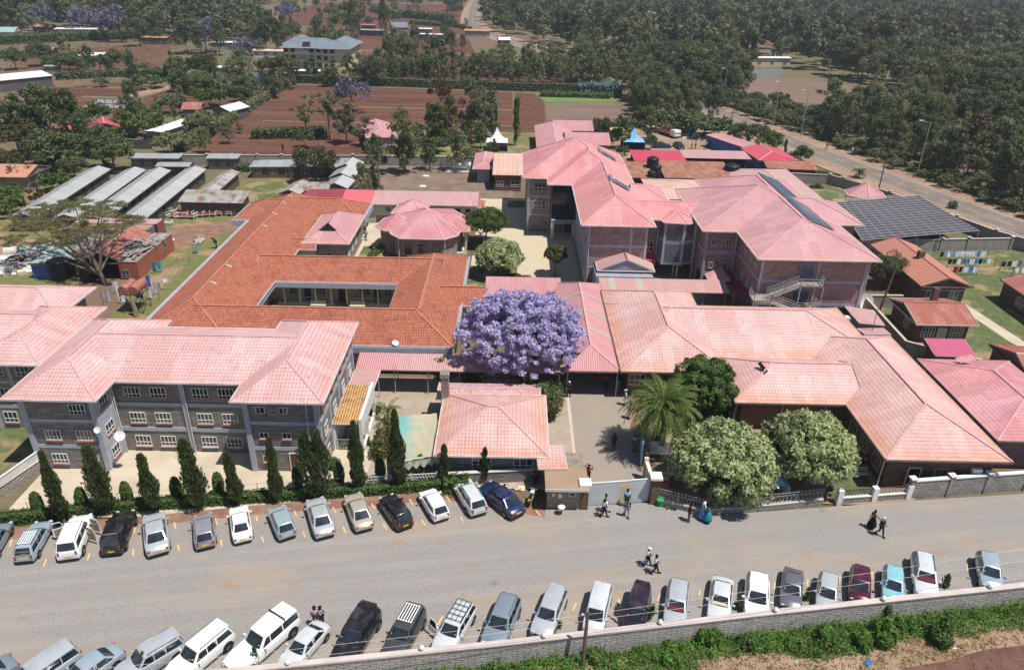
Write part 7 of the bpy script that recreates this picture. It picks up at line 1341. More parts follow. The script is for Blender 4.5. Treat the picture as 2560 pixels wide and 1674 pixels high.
q = G('C3', 120, 950); shrub('grey leafless thorn bush between the two domed trees', q.x, q.y + .4, 1.9, 1.5, 2.6, 'leaf_twig' if 0 else 'leaf_brown', 70, .1, 2200); q = G('C3', 700, 1420); shrub('low green plants in the lawn corner near the iron fence', q.x, q.y, .6, .5, .5, 'leaf_bright', 71, .1, 300)
q = G('B3', 520, 200); shrub('purple-leaved round shrub in the gazebo garden', q.x, q.y, 1.2, 1.2, 2.2, 'leaf_brown', 72, .2, 700); q = G('A0', 230, 1700) ; q = G('B0', 220, 260); shrub('dark maroon-leaved tree at the stone house corner', q.x, q.y, 3.2, 2.6, 4.5, 'leaf_brown', 73, .25, 1600); q = G('B0', 80, 400); shrub('green bush below the maroon-leaved tree', q.x, q.y, 3, 3, 3, 'leaf_bright', 74, .25, 1400)
q = G('B1', 1150, 850); shrub('white-flowering low shrub beside the chapel corner', q.x, q.y, 1.1, .9, .9, 'leaf_mango', 75, .15, 600); q = G('B2', 60, 1110); shrub('low dark ring of plants around the court tree bed', q.x, q.y, 2.2, 1.4, .8, 'leaf_olive', 76, .15, 1400); q = G('B2', 190, 655); shrub('low flower bed at the foot of the tall block', q.x + 1.2, q.y, 2.0, .6, .5, 'leaf_dark', 77, .12, 700); q = G('B1', 1230, 640); q = G('B3', 1700, 450); shrub('round bright shrub on the road verge beyond the solar canopy', q.x, q.y, 1.0, 1.0, 1.5, 'leaf_bright', 78, .18, 500); shrub('dark shrub behind the gazebo lawn, by the wall', 59.5, 144.5, 1.5, 1.0, 1.0, 'leaf_olive', 79, .16, 500)
# weeds below the boundary wall
def weeds(lab, polyg, sp, hr, mat, seed, size, nper, name='weeds', kind='stuff', avoid=()):
    rs = np.random.RandomState(seed); out = []
    for x, y in scatter(polyg, sp, 60000, seed, avoid=avoid):
        h = rs.uniform(*hr); n = int(nper * rs.uniform(.6, 1.4)); P = np.column_stack([x + rs.normal(size=n) * sp * .55, y + rs.normal(size=n) * sp * .55, np.abs(rs.normal(size=n)) * .35 * h + .04]); P[:, 2] = np.minimum(P[:, 2], h); d = rs.normal(size=(n, 3)) * .5; d[:, 2] += 1; out.append(leaf_quads(P, size, .3 if 'dry' not in mat else .2, d, 0, rs))
    tag(obj(name, npmesh(name, np.concatenate(out), mat)), lab, 'weeds', kind=kind)
weeds('tangle of green weeds growing along the outside of the stone wall', [(-12, 30.6), (.5, 32.5), (8, 33.8), (17.3, 35.3), (36, 38.2), (40, 38.8)] + [tuple(q) for q in gp('D3', (2400, 1190), (2193, 1190), (1650, 1290), (1250, 1300), (900, 1400), (500, 1480), (0, 1420))] + [tuple(q) for q in gp('D2', (1600, 1480), (1500, 1700), (-400, 1800))], .3, (.4, 1.3), 'leaf_weed', 91, .12, 80)
weeds('dry yellow grass and twigs in front of the weeds', [tuple(q) for q in gp('D3', (2500, 1150), (2193, 1180), (1650, 1270), (1250, 1280), (900, 1370), (500, 1450), (0, 1400), (-900, 1440), (-900, 1620), (900, 1620), (1300, 1510), (1900, 1400), (2500, 1330))], .24, (.12, .5), 'dry_grass', 92, .15, 46, name='dry_grass')
for i, (t_, a, b, r_, h_) in enumerate((('D3', 1490, 1240, 1.05, 1.7), ('D3', 490, 1300, .8, 1.5), ('D3', 990, 1260, .9, 1.8), ('D3', 1010, 1060, .35, 1.8), ('D3', 1180, 1170, .7, 1.3), ('D2', 1690, 1270, .8, 1.5), ('D2', 2000, 1330, .7, 1.2), ('D3', 200, 1330, .6, .8), ('D3', 800, 1330, .7, 1.2), ('D2', 700, 1440, .9, .9), ('D2', 1350, 1420, 1.0, 1.0))):
    q = G(t_, a, b, h_ * .4); labs = ['densest dark green leafy bush below the stone wall, far right', 'dark leafy bush below the wall, left of the blue can', 'tall leafy bush against the wall under the teal car', 'small creeper climbing the stone wall to its coping', 'leafy bush between the tall one and the densest one', 'leafy bush touching the wall right of the wooden pole', 'leafy bush below the wall at the dark gravelly grass', 'low spiky bush at the lower right near white litter', 'leafy bush directly below the tall bush', 'low green bush at the foot of the wooden pole', 'wide low bush right of the wooden pole at the bottom edge']
    shrub(labs[i], q.x, q.y, r_, r_, h_, 'leaf_weed' if i % 3 else 'leaf_hedge', 500 + i, .15, 1500, 'bush', 'bush')
weeds('patchy green undergrowth on the floor of the wood', [(92, 118), (80, 172), (74, 210), (120, 240), (150, 230), (140, 130)], 1.6, (.3, 1.0), 'leaf_olive', 93, .3, 14, name='undergrowth')
weeds('tufts of grass and scrub on the verge along the compound road wall', [(66, 152), (72, 150), (80, 128), (88, 108), (80, 108), (74, 128)], 1.3, (.1, .35), 'leaf_olive', 94, .14, 14, name='verge_grass')
weeds('scruffy dry scrub between the homesteads and red fields', [(-112, 200), (-75, 162), (-75, 250), (-108, 250)], 2.6, (.3, 1.2), 'leaf_acacia', 95, .35, 16, name='scrub', avoid=HOUSES); weeds('dry scrub across the far left fields', [(-250, 380), (-120, 360), (-85, 262), (-150, 256), (-190, 270), (-230, 330)], 5, (.4, 1.8), 'leaf_acacia', 96, .5, 14, name='scrub', avoid=HOUSES)

def cap_trees(maxn=280):
    al = [(o, [c for c in S.objects if 0]) for o in ()]; km = childmap(); rec = []
    for o in list(S.objects):
        if o.get('category') == 'tree' and o.get('group') and o.type == 'EMPTY': rec.append((o.scale.z * 10 / max(20, (o.location - co.location).length), o))
    single = sum(1 for o in S.objects if o.get('category') == 'tree' and not o.get('group')); rec.sort(key=lambda r: -r[0]); drop = rec[max(0, maxn - single):]; bym = {}; tr = MB()
    for _, o in drop:
        c = [k for k in km[o.name] if k.name.startswith('crown')][0]; me = c.data; n = len(me.vertices); V = np.empty(n * 3, np.float32); me.vertices.foreach_get('co', V); V = V.reshape(-1, 3); a = o.rotation_euler.z; s = np.array(o.scale); ca, sa = math.cos(a), math.sin(a); V = V * s; V = np.column_stack([V[:, 0] * ca - V[:, 1] * sa + o.location.x, V[:, 0] * sa + V[:, 1] * ca + o.location.y, V[:, 2]]); bym.setdefault(me.materials[0].name, []).append(V); tr.tube(o.location, o.location + Vector((0, 0, 7 * o.scale.z)), .14, .06, 5, cap=False)
        for k in km[o.name]: bpy.data.objects.remove(k)
        bpy.data.objects.remove(o)
    for m, L in bym.items(): tag(obj('background_trees', npmesh('background_trees', np.concatenate(L), m)), 'mass of background trees in %s foliage filling the wood' % m.replace('leaf_', '').replace('gum', 'grey-green'), 'trees', kind='stuff')
    tag(tr.build('background_trunks', MAT['bark_pale'], uv=False), 'many thin trunks standing in the background trees', 'trunks', kind='stuff')
cap_trees()
# ================================================================== cars
import bmesh
def paint(name, c, metal=.35, rough=.28):
    n = NT(name); p = n.n('TexCoord').outputs['Object']; col = n.mix(n.math('MULTIPLY', n.ramp(n.noise(p, 1.5, 4), .4, .75), .22), c, (.30, .25, .2)); n.fin(col, rough, metal=metal, spec=.5); n.b.inputs['Coat Weight'].default_value = .5; n.b.inputs['Coat Roughness'].default_value = .08; return n.m
for nm, c, me_ in (('white', (.86, .86, .84), 0), ('silver', (.53, .56, .58), .3), ('silver_blue', (.40, .49, .55), .3), ('greyblue', (.25, .31, .36), .3), ('grey', (.17, .18, .20), .4), ('lilac_grey', (.36, .345, .39), .35), ('darkgrey', (.075, .08, .09), .4), ('black', (.012, .012, .014), .1), ('navy', (.015, .03, .10), .3), ('beige', (.52, .47, .38), .3), ('maroon', (.09, .012, .03), .3), ('plum', (.035, .02, .035), .3), ('teal', (.30, .62, .68), .25), ('pearl', (.68, .71, .72), .2)): paint('paint_' + nm, c, me_)
plain('tyre', (.015, .015, .016), rough=.85); plain('rim', (.35, .36, .37), (.25, .25, .26), metal=.7, rough=.35); plain('tail_red', (.38, .015, .015), rough=.2, spec=.6); plain('head_clear', (.62, .66, .68), rough=.08, spec=.8); plain('plate_yellow', (.80, .55, .04), rough=.5); plain('plate_white', (.75, .75, .72), rough=.5); plain('trim', (.02, .02, .022), rough=.5); plain('dash_cloth', (.16, .02, .03), rough=.8); plain('seat_tan', (.32, .22, .14), rough=.7)
plain('car_glass', (.010, .014, .018), (.03, .04, .045), .9, .06, spec=.9, co='obj')
#        L    W    H    rear base, roof rear, roof front, windshield base, belt, hood, wheel r, roof w
KIND = {'sedan': (4.5, 1.72, 1.44, -1.62, -.95, .35, 1.05, .95, .93, .31, .70), 'hatch': (3.9, 1.68, 1.50, -1.88, -1.45, .35, 1.05, .97, .93, .30, .74), 'wagon': (4.5, 1.72, 1.50, -2.18, -1.8, .35, 1.05, .97, .93, .31, .74), 'suv': (4.75, 1.86, 1.84, -2.32, -2.05, .40, 1.0, 1.17, 1.12, .38, .78), 'bigsuv': (4.95, 1.94, 1.90, -2.42, -2.1, .45, 1.05, 1.2, 1.15, .40, .80), 'cross': (4.4, 1.78, 1.66, -2.12, -1.7, .35, 1.0, 1.07, 1.02, .35, .75), 'van': (4.5, 1.72, 1.76, -2.18, -1.95, .80, 1.5, 1.06, .98, .31, .80), 'pickup': (5.2, 1.82, 1.80, -2.58, -2.5, .15, .75, 1.12, 1.08, .38, .80)}
CM = {}
def bev(me, off, seg=2):
    b = bmesh.new(); b.from_mesh(me); bmesh.ops.bevel(b, geom=b.edges[:], offset=off, segments=seg, affect='EDGES', profile=.6, clamp_overlap=True); b.to_mesh(me); b.free()
    me.polygons.foreach_set('use_smooth', [True] * len(me.polygons)); me.update()
def car_meshes(k):
    if k in CM: return CM[k]
    L, Wd, H, rb, rr, rf, wb, belt, hood, wr_, rw = KIND[k]; w = Wd / 2; zb = .24; d = {}
    xs = [-L / 2, -L / 2 + .06, -L / 2 + .25, -L / 2 + .7, rb * .5, 0, wb, (wb + L / 2) / 2, L / 2 - .35, L / 2 - .1, L / 2]; vs = []; N = 13
    for x in xs:
        e = abs(x) / (L / 2); tw = 1 - .16 * max(0, (e - .72) / .28) ** 2; hw = w * tw
        if x < rb: zt = belt - .02 - .32 * max(0, (-x - (L / 2 - .12)) / .12)
        elif x > wb: f = (x - wb) / (L / 2 - wb); zt = belt + (hood - belt) * min(1, f * 1.5) - .26 * max(0, f - .55) ** 1.3 / .35 * 1.0
        else: zt = belt
        if x <= -L / 2 + .001: zt = belt - .22 if rb > -L / 2 + .5 else belt - .12
        zl = zb + (.1 if e > .98 else 0)
        half = [(0, zl), (hw * .88, zl), (hw * .985, zl + .14), (hw, zl + .32), (hw * .985, zt - .2), (hw * .93, zt - .05), (hw * .80, zt)]
        ring = [(x, y, z) for y, z in half] + [(x, 0, zt + .025)] + [(x, -y, z) for y, z in half[1:][::-1]]; vs += ring; N = len(ring)
    fs = [(i * N + j, i * N + (j + 1) % N, (i + 1) * N + (j + 1) % N, (i + 1) * N + j) for i in range(len(xs) - 1) for j in range(N)] + [tuple(range(N))[::-1], tuple(range((len(xs) - 1) * N, len(xs) * N))]
    b = MB(); b.idx(vs, fs); me = b.mesh('body', MAT['paint_white'], True, uv=False); me.set_sharp_from_angle(angle=math.radians(38)); d['body'] = me
    cb, cr = w * .90, w * rw; z0 = belt - .04; z1 = H
    b = MB(); rx = (rr + rf) / 2
    top = [(rr, cr * .93, z1 - .03), (rx, cr, z1), (rf, cr * .95, z1 - .03)]; base = [(rb, cb * .93, z0), (rx, cb, z0), (wb, cb * .93, z0)]
    V = base + top + [(x, -y, z) for x, y, z in base + top] + [(rr, 0, z1), (rx, 0, z1 + .04), (rf, 0, z1), (rb - .03, 0, z0), (wb + .1, 0, z0)]
    F = [(0, 1, 4, 3), (1, 2, 5, 4), (7, 6, 9, 10), (8, 7, 10, 11), (3, 4, 13, 12), (4, 5, 14, 13), (10, 9, 12, 13), (11, 10, 13, 14), (0, 3, 12, 15), (6, 15, 12, 9), (2, 16, 14, 5), (8, 11, 14, 16)]
    b.idx(V, [f[::-1] for f in F]); me = b.mesh('cabin', MAT['paint_white'], True, uv=False); bm = bmesh.new(); bm.from_mesh(me); bmesh.ops.recalc_face_normals(bm, faces=bm.faces[:]); bmesh.ops.bevel(bm, geom=[e for e in bm.edges if len(e.link_faces) == 2 and e.calc_face_angle(0) > .5], offset=.05, segments=2, affect='EDGES', profile=.6); bm.to_mesh(me); bm.free(); me.polygons.foreach_set('use_smooth', [True] * len(me.polygons)); me.set_sharp_from_angle(angle=math.radians(35)); d['cabin'] = me
    def sp(x, t, s): return Vector((x, s * (cb * .985 + (cr * .985 - cb * .985) * t + .014), z0 + (z1 - .03 - z0) * t))
    er = lambda t: rb + (rr - rb) * t; ef = lambda t: wb + (rf - wb) * t; t0, t1 = .13, .86; nW = 3 if k in ('wagon', 'suv', 'bigsuv', 'van', 'pickup', 'cross') else 2
    cuts = [er(.5) + .12] + ([-.95 if k != 'pickup' else -1.15, -.12] if nW == 3 else [-.15]) + [ef(.5) - .1]
    for s, nm in ((1, 'L'), (-1, 'R')):
        for i in range(nW):
            b = MB(); xa, xb_ = cuts[i] + .04, cuts[i + 1] - .04; a0 = er(t0) + .12 if i == 0 else xa; a1 = er(t1) + .1 if i == 0 else xa; c0 = ef(t0) - .12 if i == nW - 1 else xb_; c1 = ef(t1) - .06 if i == nW - 1 else xb_
            q = [sp(a0, t0, s), sp(c0, t0, s), sp(c1, t1, s), sp(a1, t1, s)]; b.poly(*(q if s < 0 else q[::-1])); d['side%s%d' % (nm, i)] = b.mesh('side_window', MAT['car_glass'], uv=False)
    def endglass(xb, xt, ins, sgn, bow):
        b = MB(); P = []
        for t in (.1, .5, .88):
            x = xb + (xt - xb) * t; y = (cb * .93 + (cr * .93 - cb * .93) * t) - ins; z = z0 + (z1 - z0 - .0) * t; n = Vector(((z1 - z0) * sgn, 0, abs(xb - xt))).normalized() * .028
            for yy in (-1, -.5, 0, .5, 1): P.append(Vector((x + sgn * bow * (1 - yy * yy) * (1 - t), y * yy, z)) + n)
        b.idx(P, [(i * 5 + j, i * 5 + j + 1, (i + 1) * 5 + j + 1, (i + 1) * 5 + j) for i in range(2) for j in range(4)]); return b
    d['windshield'] = endglass(wb, rf, .09, 1, .1).mesh('windshield', MAT['car_glass'], True, uv=False); d['rear'] = endglass(rb, rr, .1, -1, .03).mesh('rear_window', MAT['car_glass'], True, uv=False)
    b = MB(); b.lathe((0, 0, 0), [(wr_ * .55, -.10), (wr_ * .95, -.10), (wr_, -.06), (wr_, .06), (wr_ * .95, .10), (wr_ * .62, .10)], 18); me = b.mesh('tyre', MAT['tyre'], True, uv=False); d['tyre'] = me
    b = MB(); b.lathe((0, 0, 0), [(wr_ * .6, .06), (wr_ * .62, .105), (wr_ * .55, .09), (wr_ * .2, .08)], 12); 
    for i in range(5): a = i * 1.2566; b.beam((wr_ * .1 * math.cos(a), wr_ * .1 * math.sin(a), .105), (wr_ * .56 * math.cos(a), wr_ * .56 * math.sin(a), .1), .07, .02)
    d['rim'] = b.mesh('rim', MAT['rim'], uv=False)
    b = MB(); b.lathe((0, 0, 0), [(wr_ * 1.18, 0), (wr_ * 1.18, .012)], 20); d['arch'] = b.mesh('wheel_arch', MAT['trim'], uv=False)
    for nm, mt, x, sg in (('head_light', 'head_clear', L / 2, 1), ('tail_light', 'tail_red', -L / 2, -1)):
        b = MB(); zz = (hood if sg > 0 else belt) - .25; b.cbox((0, 0, 0), .12, .28, .16 if k in ('sedan', 'hatch') else .26); m_ = b.mesh(nm, MAT[mt], uv=False); bev(m_, .04); d[nm] = (m_, x - sg * (.05 if sg < 0 else .09), w * .66, zz)
    CM[k] = d; return d
def car(kind, color, A, B, label, rear=True, extra=(), off=(0, 0), plate=True, group='cars parked along the hedge', rimc=None):
    L, Wd, H, rb, rr, rf, wb, belt, hood, wr_, rw = KIND[kind]; M = car_meshes(kind); w = Wd / 2
    sc_ = 1.0
    for _ in range(3):
        if rear: PA, PB, a, b_ = G(*A, .35 * sc_), G(*B, H * sc_), -L / 2, rf
        else: PA, PB, a, b_ = G(*A, H * sc_), G(*B, belt * sc_), rr, wb
        d = (PB - PA); d.z = 0; sc_ = max(.86, min(1.0, d.length / (b_ - a) * 1.03))
    d.normalize(); pos = (PA + PB) / 2 - d * sc_ * (a + b_) / 2
    if not rear:
        for _ in range(40):
            if min((pos + d * sc_ * L / 2 + Vector((-d.y, d.x, 0)) * s * Wd * .42).y - (32.95 + ((pos + d * sc_ * L / 2).x - .5) * .163) for s in (-1, 1)) > .3: break
            pos -= d * .05
    t = thing('parked_car', label, 'car', (pos.x + off[0], pos.y + off[1], LAY[0] + .004), math.atan2(d.y, d.x), group); t.scale = (sc_, sc_, sc_)
    pm = MAT['paint_' + color]
    def add(n, me, par=t, loc=(0, 0, 0), rot=(0, 0, 0), mat=None, sc=None):
        o = obj(n, me, par); o.location = loc; o.rotation_euler = rot
        if sc: o.scale = sc
        if mat: o.material_slots[0].link = 'OBJECT'; o.material_slots[0].material = mat
        return o
    bd = add('body', M['body'], mat=pm); cb = add('cabin', M['cabin'], mat=MAT['paint_black'] if 'blackroof' in extra else pm)
    for n_, me in M.items():
        if n_.startswith('side'): add('side_window', me)
    ws = add('windshield', M['windshield']); rw_ = add('rear_window', M['rear'])
    for x in (-L / 2 + .82, L / 2 - .85):
        for s in (-1, 1):
            add('wheel_arch', M['arch'], loc=(x, s * (w - .005), wr_ + .03), rot=(-s * math.pi / 2, 0, 0)); wh = add('wheel', M['tyre'], loc=(x, s * (w - .085), wr_), rot=(-s * math.pi / 2, 0, 0)); add('rim', M['rim'], wh)
    for nm in ('head_light', 'tail_light'):
        me, x, y, z = M[nm]
        for s in (-1, 1): add(nm, me, loc=(x, s * y, z), rot=(0, 0, (-s if nm[0] == 'h' else s) * .22), sc=(1, .75, 1.5) if nm[0] == 't' and kind not in ('sedan',) else None)
    for s in (-1, 1): m = MB().cbox((wb - .28, s * (w + .09), belt + .06), .12, .2, .14); o = m.build('wing_mirror', pm, t, uv=False)
    MB().cbox((-L / 2 - .0, 0, .62 if kind != 'sedan' else .6), .03, .5, .13).build('number_plate', MAT['plate_yellow'], t, uv=False) if plate else 0; MB().cbox((L / 2 + .0, 0, .42), .03, .5, .12).build('number_plate', MAT['plate_white'], t, uv=False)
    MB().cbox((L / 2 - .03, 0, hood - .3), .06, w * 1.0, .14).build('grille', MAT['trim'], t, uv=False); b = MB().cbox((-L / 2 + .0, 0, .34), .05, w * 1.5, .1).cbox((L / 2 + .0, 0, .3), .05, w * 1.4, .12); b.build('bumper_trim', MAT['trim'], t, uv=False) if 0 else MB().cbox((-L / 2 + .0, 0, .34), .05, w * 1.5, .1).build('bumper_trim', MAT['trim'], t, uv=False)
    xr = (rr + rf) / 2
    if 'rails' in extra or 'rack' in extra or 'basket' in extra:
        for s in (-1, 1): MB().beam((rr + .15, s * w * rw * .88, H + .06), (rf - .15, s * w * rw * .88, H + .06), .05).build('roof_rail', MAT['trim' if 'basket' in extra else 'rim'], t, uv=False)
    if 'rack' in extra:
        b = MB(); x0, x1 = (rr + .3, rf - .5); n = 6
        for i in range(n): y = w * rw * (-.72 + 1.44 * i / (n - 1)); b.beam((x0, y, H + .12), (x1, y, H + .12), .07, .03)
        for x in (x0, x1): b.beam((x, -w * rw * .8, H + .12), (x, w * rw * .8, H + .12), .06, .04)
        b.build('roof_rack', MAT['paint_white'], t, uv=False)
    if 'basket' in extra:
        b = MB(); x0, x1 = rr + .1, rf - .2
        for i in range(5): x = x0 + (x1 - x0) * i / 4; b.beam((x, -w * rw * .85, H + .13), (x, w * rw * .85, H + .13), .04)
        for i in range(4): y = w * rw * (-.85 + 1.7 * i / 3); b.beam((x0, y, H + .13), (x1, y, H + .13), .035)
        b.build('roof_basket', MAT['trim'], t, uv=False)
    if 'blackrack' in extra: b = MB(); [b.beam((x, -w * rw * .8, H + .1), (x, w * rw * .8, H + .1), .03) for x in (xr - .6, xr - .3, xr, xr + .3)]; [b.beam((xr - .7, y, H + .1), (xr + .4, y, H + .1), .04) for y in (-.5, -.2, .2, .5)]; b.build('roof_rack', MAT['trim'], t, uv=False); MB().cbox((rr + .35, 0, H + .04), .18, w * rw * 1.5, .05).build('roof_spoiler', MAT['rim'], t, uv=False)
    if 'sunroof' in extra: MB().cbox((rf - .45, 0, H + .025), .62, w * rw * 1.25, .03).build('sunroof', MAT['car_glass'], t, uv=False)
    if 'spoiler' in extra: b = MB().cbox((rr - .02, 0, H - .0), .24, w * rw * 1.62, .05); b.build('roof_spoiler', pm, t, uv=False)
    if 'fin' in extra: b = MB().beam((rr + .2, 0, H + .02), (rr + .1, 0, H + .2), .02); b.build('antenna', MAT['trim'], t, uv=False)
    if 'canopy' in extra: MB().cbox((rf - 1.55, 0, H - .1), .07, w * rw * 2.03, .5).build('canopy_joint', MAT['trim'], t, uv=False); 
    for e in extra:
        if isinstance(e, tuple) and e[0] == 'doors':
            for (hx, s, ang) in e[1]:
                zt_ = belt - .03; m = MB().cbox((-.5, 0, (zt_ + .35) / 2), 1.0, .07, zt_ - .35); o = m.build('door', pm, t, uv=False); o.location = (hx, s * (w - .02), 0); o.rotation_euler = (0, 0, -s * math.radians(ang))
                MB().poly((-.95, 0, zt_ + .02), (-.1, 0, zt_ + .02), (-.35, -s * .12, H - .12), (-.85, -s * .12, H - .12)).build('window', MAT['car_glass'], o, uv=False); f = MB(); P = [(-1, 0, zt_), (-.9, -s * .12, H - .08), (-.33, -s * .12, H - .08), (0, 0, zt_)]; [f.beam(P[i], P[i + 1], .05) for i in range(3)]; f.build('window_frame', pm, o, uv=False); MB().cbox((-.5, -s * .045, (zt_ + .4) / 2), .8, .03, zt_ - .5).build('door_trim', MAT['seat_tan'], o, uv=False)
    if 'dash' in extra: MB().poly((wb - .05, -w * .72, belt + .05), (wb - .05, w * .72, belt + .05), (wb - .32, w * .66, belt + .24), (wb - .32, -w * .66, belt + .24)).build('dashboard_cloth', MAT['dash_cloth'], ws, uv=False).location = (.045, 0, .045)
    if 'shade' in extra: MB().poly((wb - .05, -w * .72, belt + .05), (wb - .05, w * .72, belt + .05), (wb - .22, w * .66, belt + .17), (wb - .22, -w * .66, belt + .17)).build('sun_shade', MAT['cream'], ws, uv=False).location = (.045, 0, .045)
    if 'sticker' in extra:
        b = MB(); 
        for i in range(9): a = -.5 + i * .125; b.cbox((rb + .07 + (rr - rb) * .3 - .06, a, belt + .2 + .05 * math.cos(a * 3)), .012, .07, .06)
        for i in range(5): b.cbox((rb + .02, -.22 + i * .11, belt + .1), .012, .06, .035)
        b.build('window_lettering', MAT['plate_yellow'], rw_, uv=False)
    if not rear:  # inspection stickers seen from the front
        m = MB(); z = belt + .18; m.cbox((wb - .18 + .045, -w * .66, z + .1), .02, .09, .1); m.cbox((wb - .14 + .045, w * .62, z + .06), .02, .07, .07); m.build('sticker', MAT['paint_white'], ws, uv=False)
    return t
g1 = 'cars parked along the hedge'
car('wagon', 'silver_blue', ('D0', 215, 645), ('D0', 285, 365), 'blue-grey estate car with white roof rack and yellow lettering on its rear window', extra=('rack', 'sticker')); car('wagon', 'greyblue', ('D0', -120, 640), ('D0', -60, 390), 'blue-grey car cut off by the left edge beside the lettered estate', extra=())
car('bigsuv', 'white', ('D0', 595, 625), ('D0', 635, 300), 'white off-roader with three doors standing open', extra=('rails', ('doors', [(.95, -1, 62), (-.15, -1, 58), (.95, 1, 70)]))); car('suv', 'black', ('D0', 965, 580), ('D0', 1005, 260), 'black off-roader with black roof rack parked by the second cypress', extra=('blackrack',))
car('sedan', 'silver', ('D0', 1365, 580), ('D0', 1318, 300), 'silver saloon between the black off-roader and the lilac-grey hatchback', extra=('fin',)); car('hatch', 'lilac_grey', ('D0', 1770, 525), ('D0', 1735, 275), 'lilac-grey small hatchback beside the white saloon', extra=('fin',)); car('sedan', 'white', ('D0', 2090, 475), ('D0', 2050, 230), 'white saloon, only one of the upper row with a white boot lid')
car('hatch', 'silver_blue', ('D1', 278, 440), ('D1', 205, 205), 'ice-blue hatchback with tall red tail lights', extra=('fin',)); car('sedan', 'silver', ('D1', 600, 430), ('D1', 535, 165), 'silver saloon with cream headrests seen through its rear window', extra=('fin',)); car('sedan', 'beige', ('D1', 935, 372), ('D1', 865, 120), 'champagne-beige saloon next to the black crossover'); car('cross', 'black', ('D1', 1285, 355), ('D1', 1180, 115), 'black crossover with glossy panoramic roof', extra=('sunroof',))
car('hatch', 'white', ('D1', 1595, 285), ('D1', 1510, 60), 'white hatchback with wide black rear window'); car('wagon', 'pearl', ('D1', 1915, 238), ('D1', 1815, -15), 'silver-white estate car beside the navy saloon', extra=('rails',)); car('sedan', 'navy', ('D2', 60, 250), ('D1', 2080, 15), 'navy blue saloon nearest the gatehouse')
g2 = 'cars parked nose-in along the stone wall'; kw = dict(rear=False, group=g2)
car('van', 'silver', ('D0', 595, 1335), ('D0', 180, 1690), 'silver minivan, second from the left in the lower row', **kw); car('sedan', 'silver_blue', ('D0', 840, 1440), ('D0', 610, 1660), 'ice-blue saloon with olive-tinted rear window in the lower left', **kw); car('sedan', 'greyblue', ('D0', -80, 1530), ('D0', -350, 1750), 'blue-grey car whose tail corner pokes in at the lower left edge', **kw)
car('suv', 'silver', ('D0', 1470, 1268), ('D0', 1190, 1500), 'silver off-roader with roof rails in the lower left', extra=('rails', 'spoiler'), **kw); car('bigsuv', 'white', ('D0', 1880, 1190), ('D0', 1625, 1470), 'white mud-splashed off-roader with roof spoiler and rails', extra=('rails', 'spoiler'), **kw); car('pickup', 'white', ('D1', 285, 1020), ('D1', -25, 1360), 'long white pickup with closed canopy and running boards', extra=('canopy',), **kw)
car('sedan', 'pearl', ('D1', 475, 1225), ('D1', 345, 1420), 'pale silver saloon in front of two standing people', **kw); car('bigsuv', 'black', ('D1', 950, 1030), ('D1', 785, 1370), 'long black off-roader with closed sunroof outline', extra=('sunroof', 'spoiler'), **kw); car('suv', 'darkgrey', ('D1', 1325, 1070), ('D1', 1200, 1355), 'dark grey off-roader with white slatted roof rack', extra=('rack',), **kw)
car('wagon', 'pearl', ('D1', 1785, 995), ('D1', 1640, 1290), 'silver estate car with black roof basket and driver door open', extra=('basket', ('doors', [(.95, -1, 65)])), **kw); car('cross', 'greyblue', ('D1', 2145, 980), ('D1', 2040, 1280), 'steel-blue crossover between two silver cars', extra=('rails',), **kw)
car('wagon', 'silver', ('D2', 385, 858), ('D2', 285, 1140), 'silver estate car with roof spoiler left of the wooden pole', extra=('spoiler',), **kw); car('van', 'pearl', ('D2', 775, 828), ('D2', 705, 1145), 'silver minivan right behind the wooden pole', extra=('fin',), **kw); car('van', 'plum', ('D2', 1105, 882), ('D2', 1045, 1165), 'dark purple van with its door open', extra=('spoiler', ('doors', [(1.3, -1, 60)])), **kw)
car('wagon', 'silver', ('D2', 1430, 832), ('D2', 1395, 1110), 'silver estate car with dark red dashboard cover, middle of the lower row', extra=('dash',), **kw); car('sedan', 'pearl', ('D2', 1805, 822), ('D2', 1778, 1025), 'silver-white saloon with beige sun shade on the dashboard', extra=('shade',), **kw); car('hatch', 'white', ('D2', 2115, 765), ('D2', 2095, 1040), 'bright white hatchback right of the beige-shaded saloon', **kw)
car('sedan', 'grey', ('D3', 222, 745), ('D3', 198, 925), 'dark grey saloon with brown-tinted rear window', **kw); car('hatch', 'silver', ('D3', 530, 745), ('D3', 500, 960), 'pale lilac-silver hatchback right of the dark grey saloon', extra=('fin',), **kw); car('hatch', 'maroon', ('D3', 805, 680), ('D3', 785, 895), 'maroon small car with round headlamps', extra=('fin',), **kw)
car('hatch', 'teal', ('D3', 1085, 708), ('D3', 1068, 920), 'pale turquoise hatchback with glinting windscreen', extra=('fin',), **kw); car('wagon', 'pearl', ('D3', 1345, 620), ('D3', 1360, 880), 'silver estate car with roof rails and red dashboard cover at right', extra=('rails', 'dash'), **kw); car('hatch', 'silver_blue', ('D3', 1890, 560), ('D3', 1908, 775), 'silver-blue hatchback parked alone at the right end', extra=('fin',), **kw)
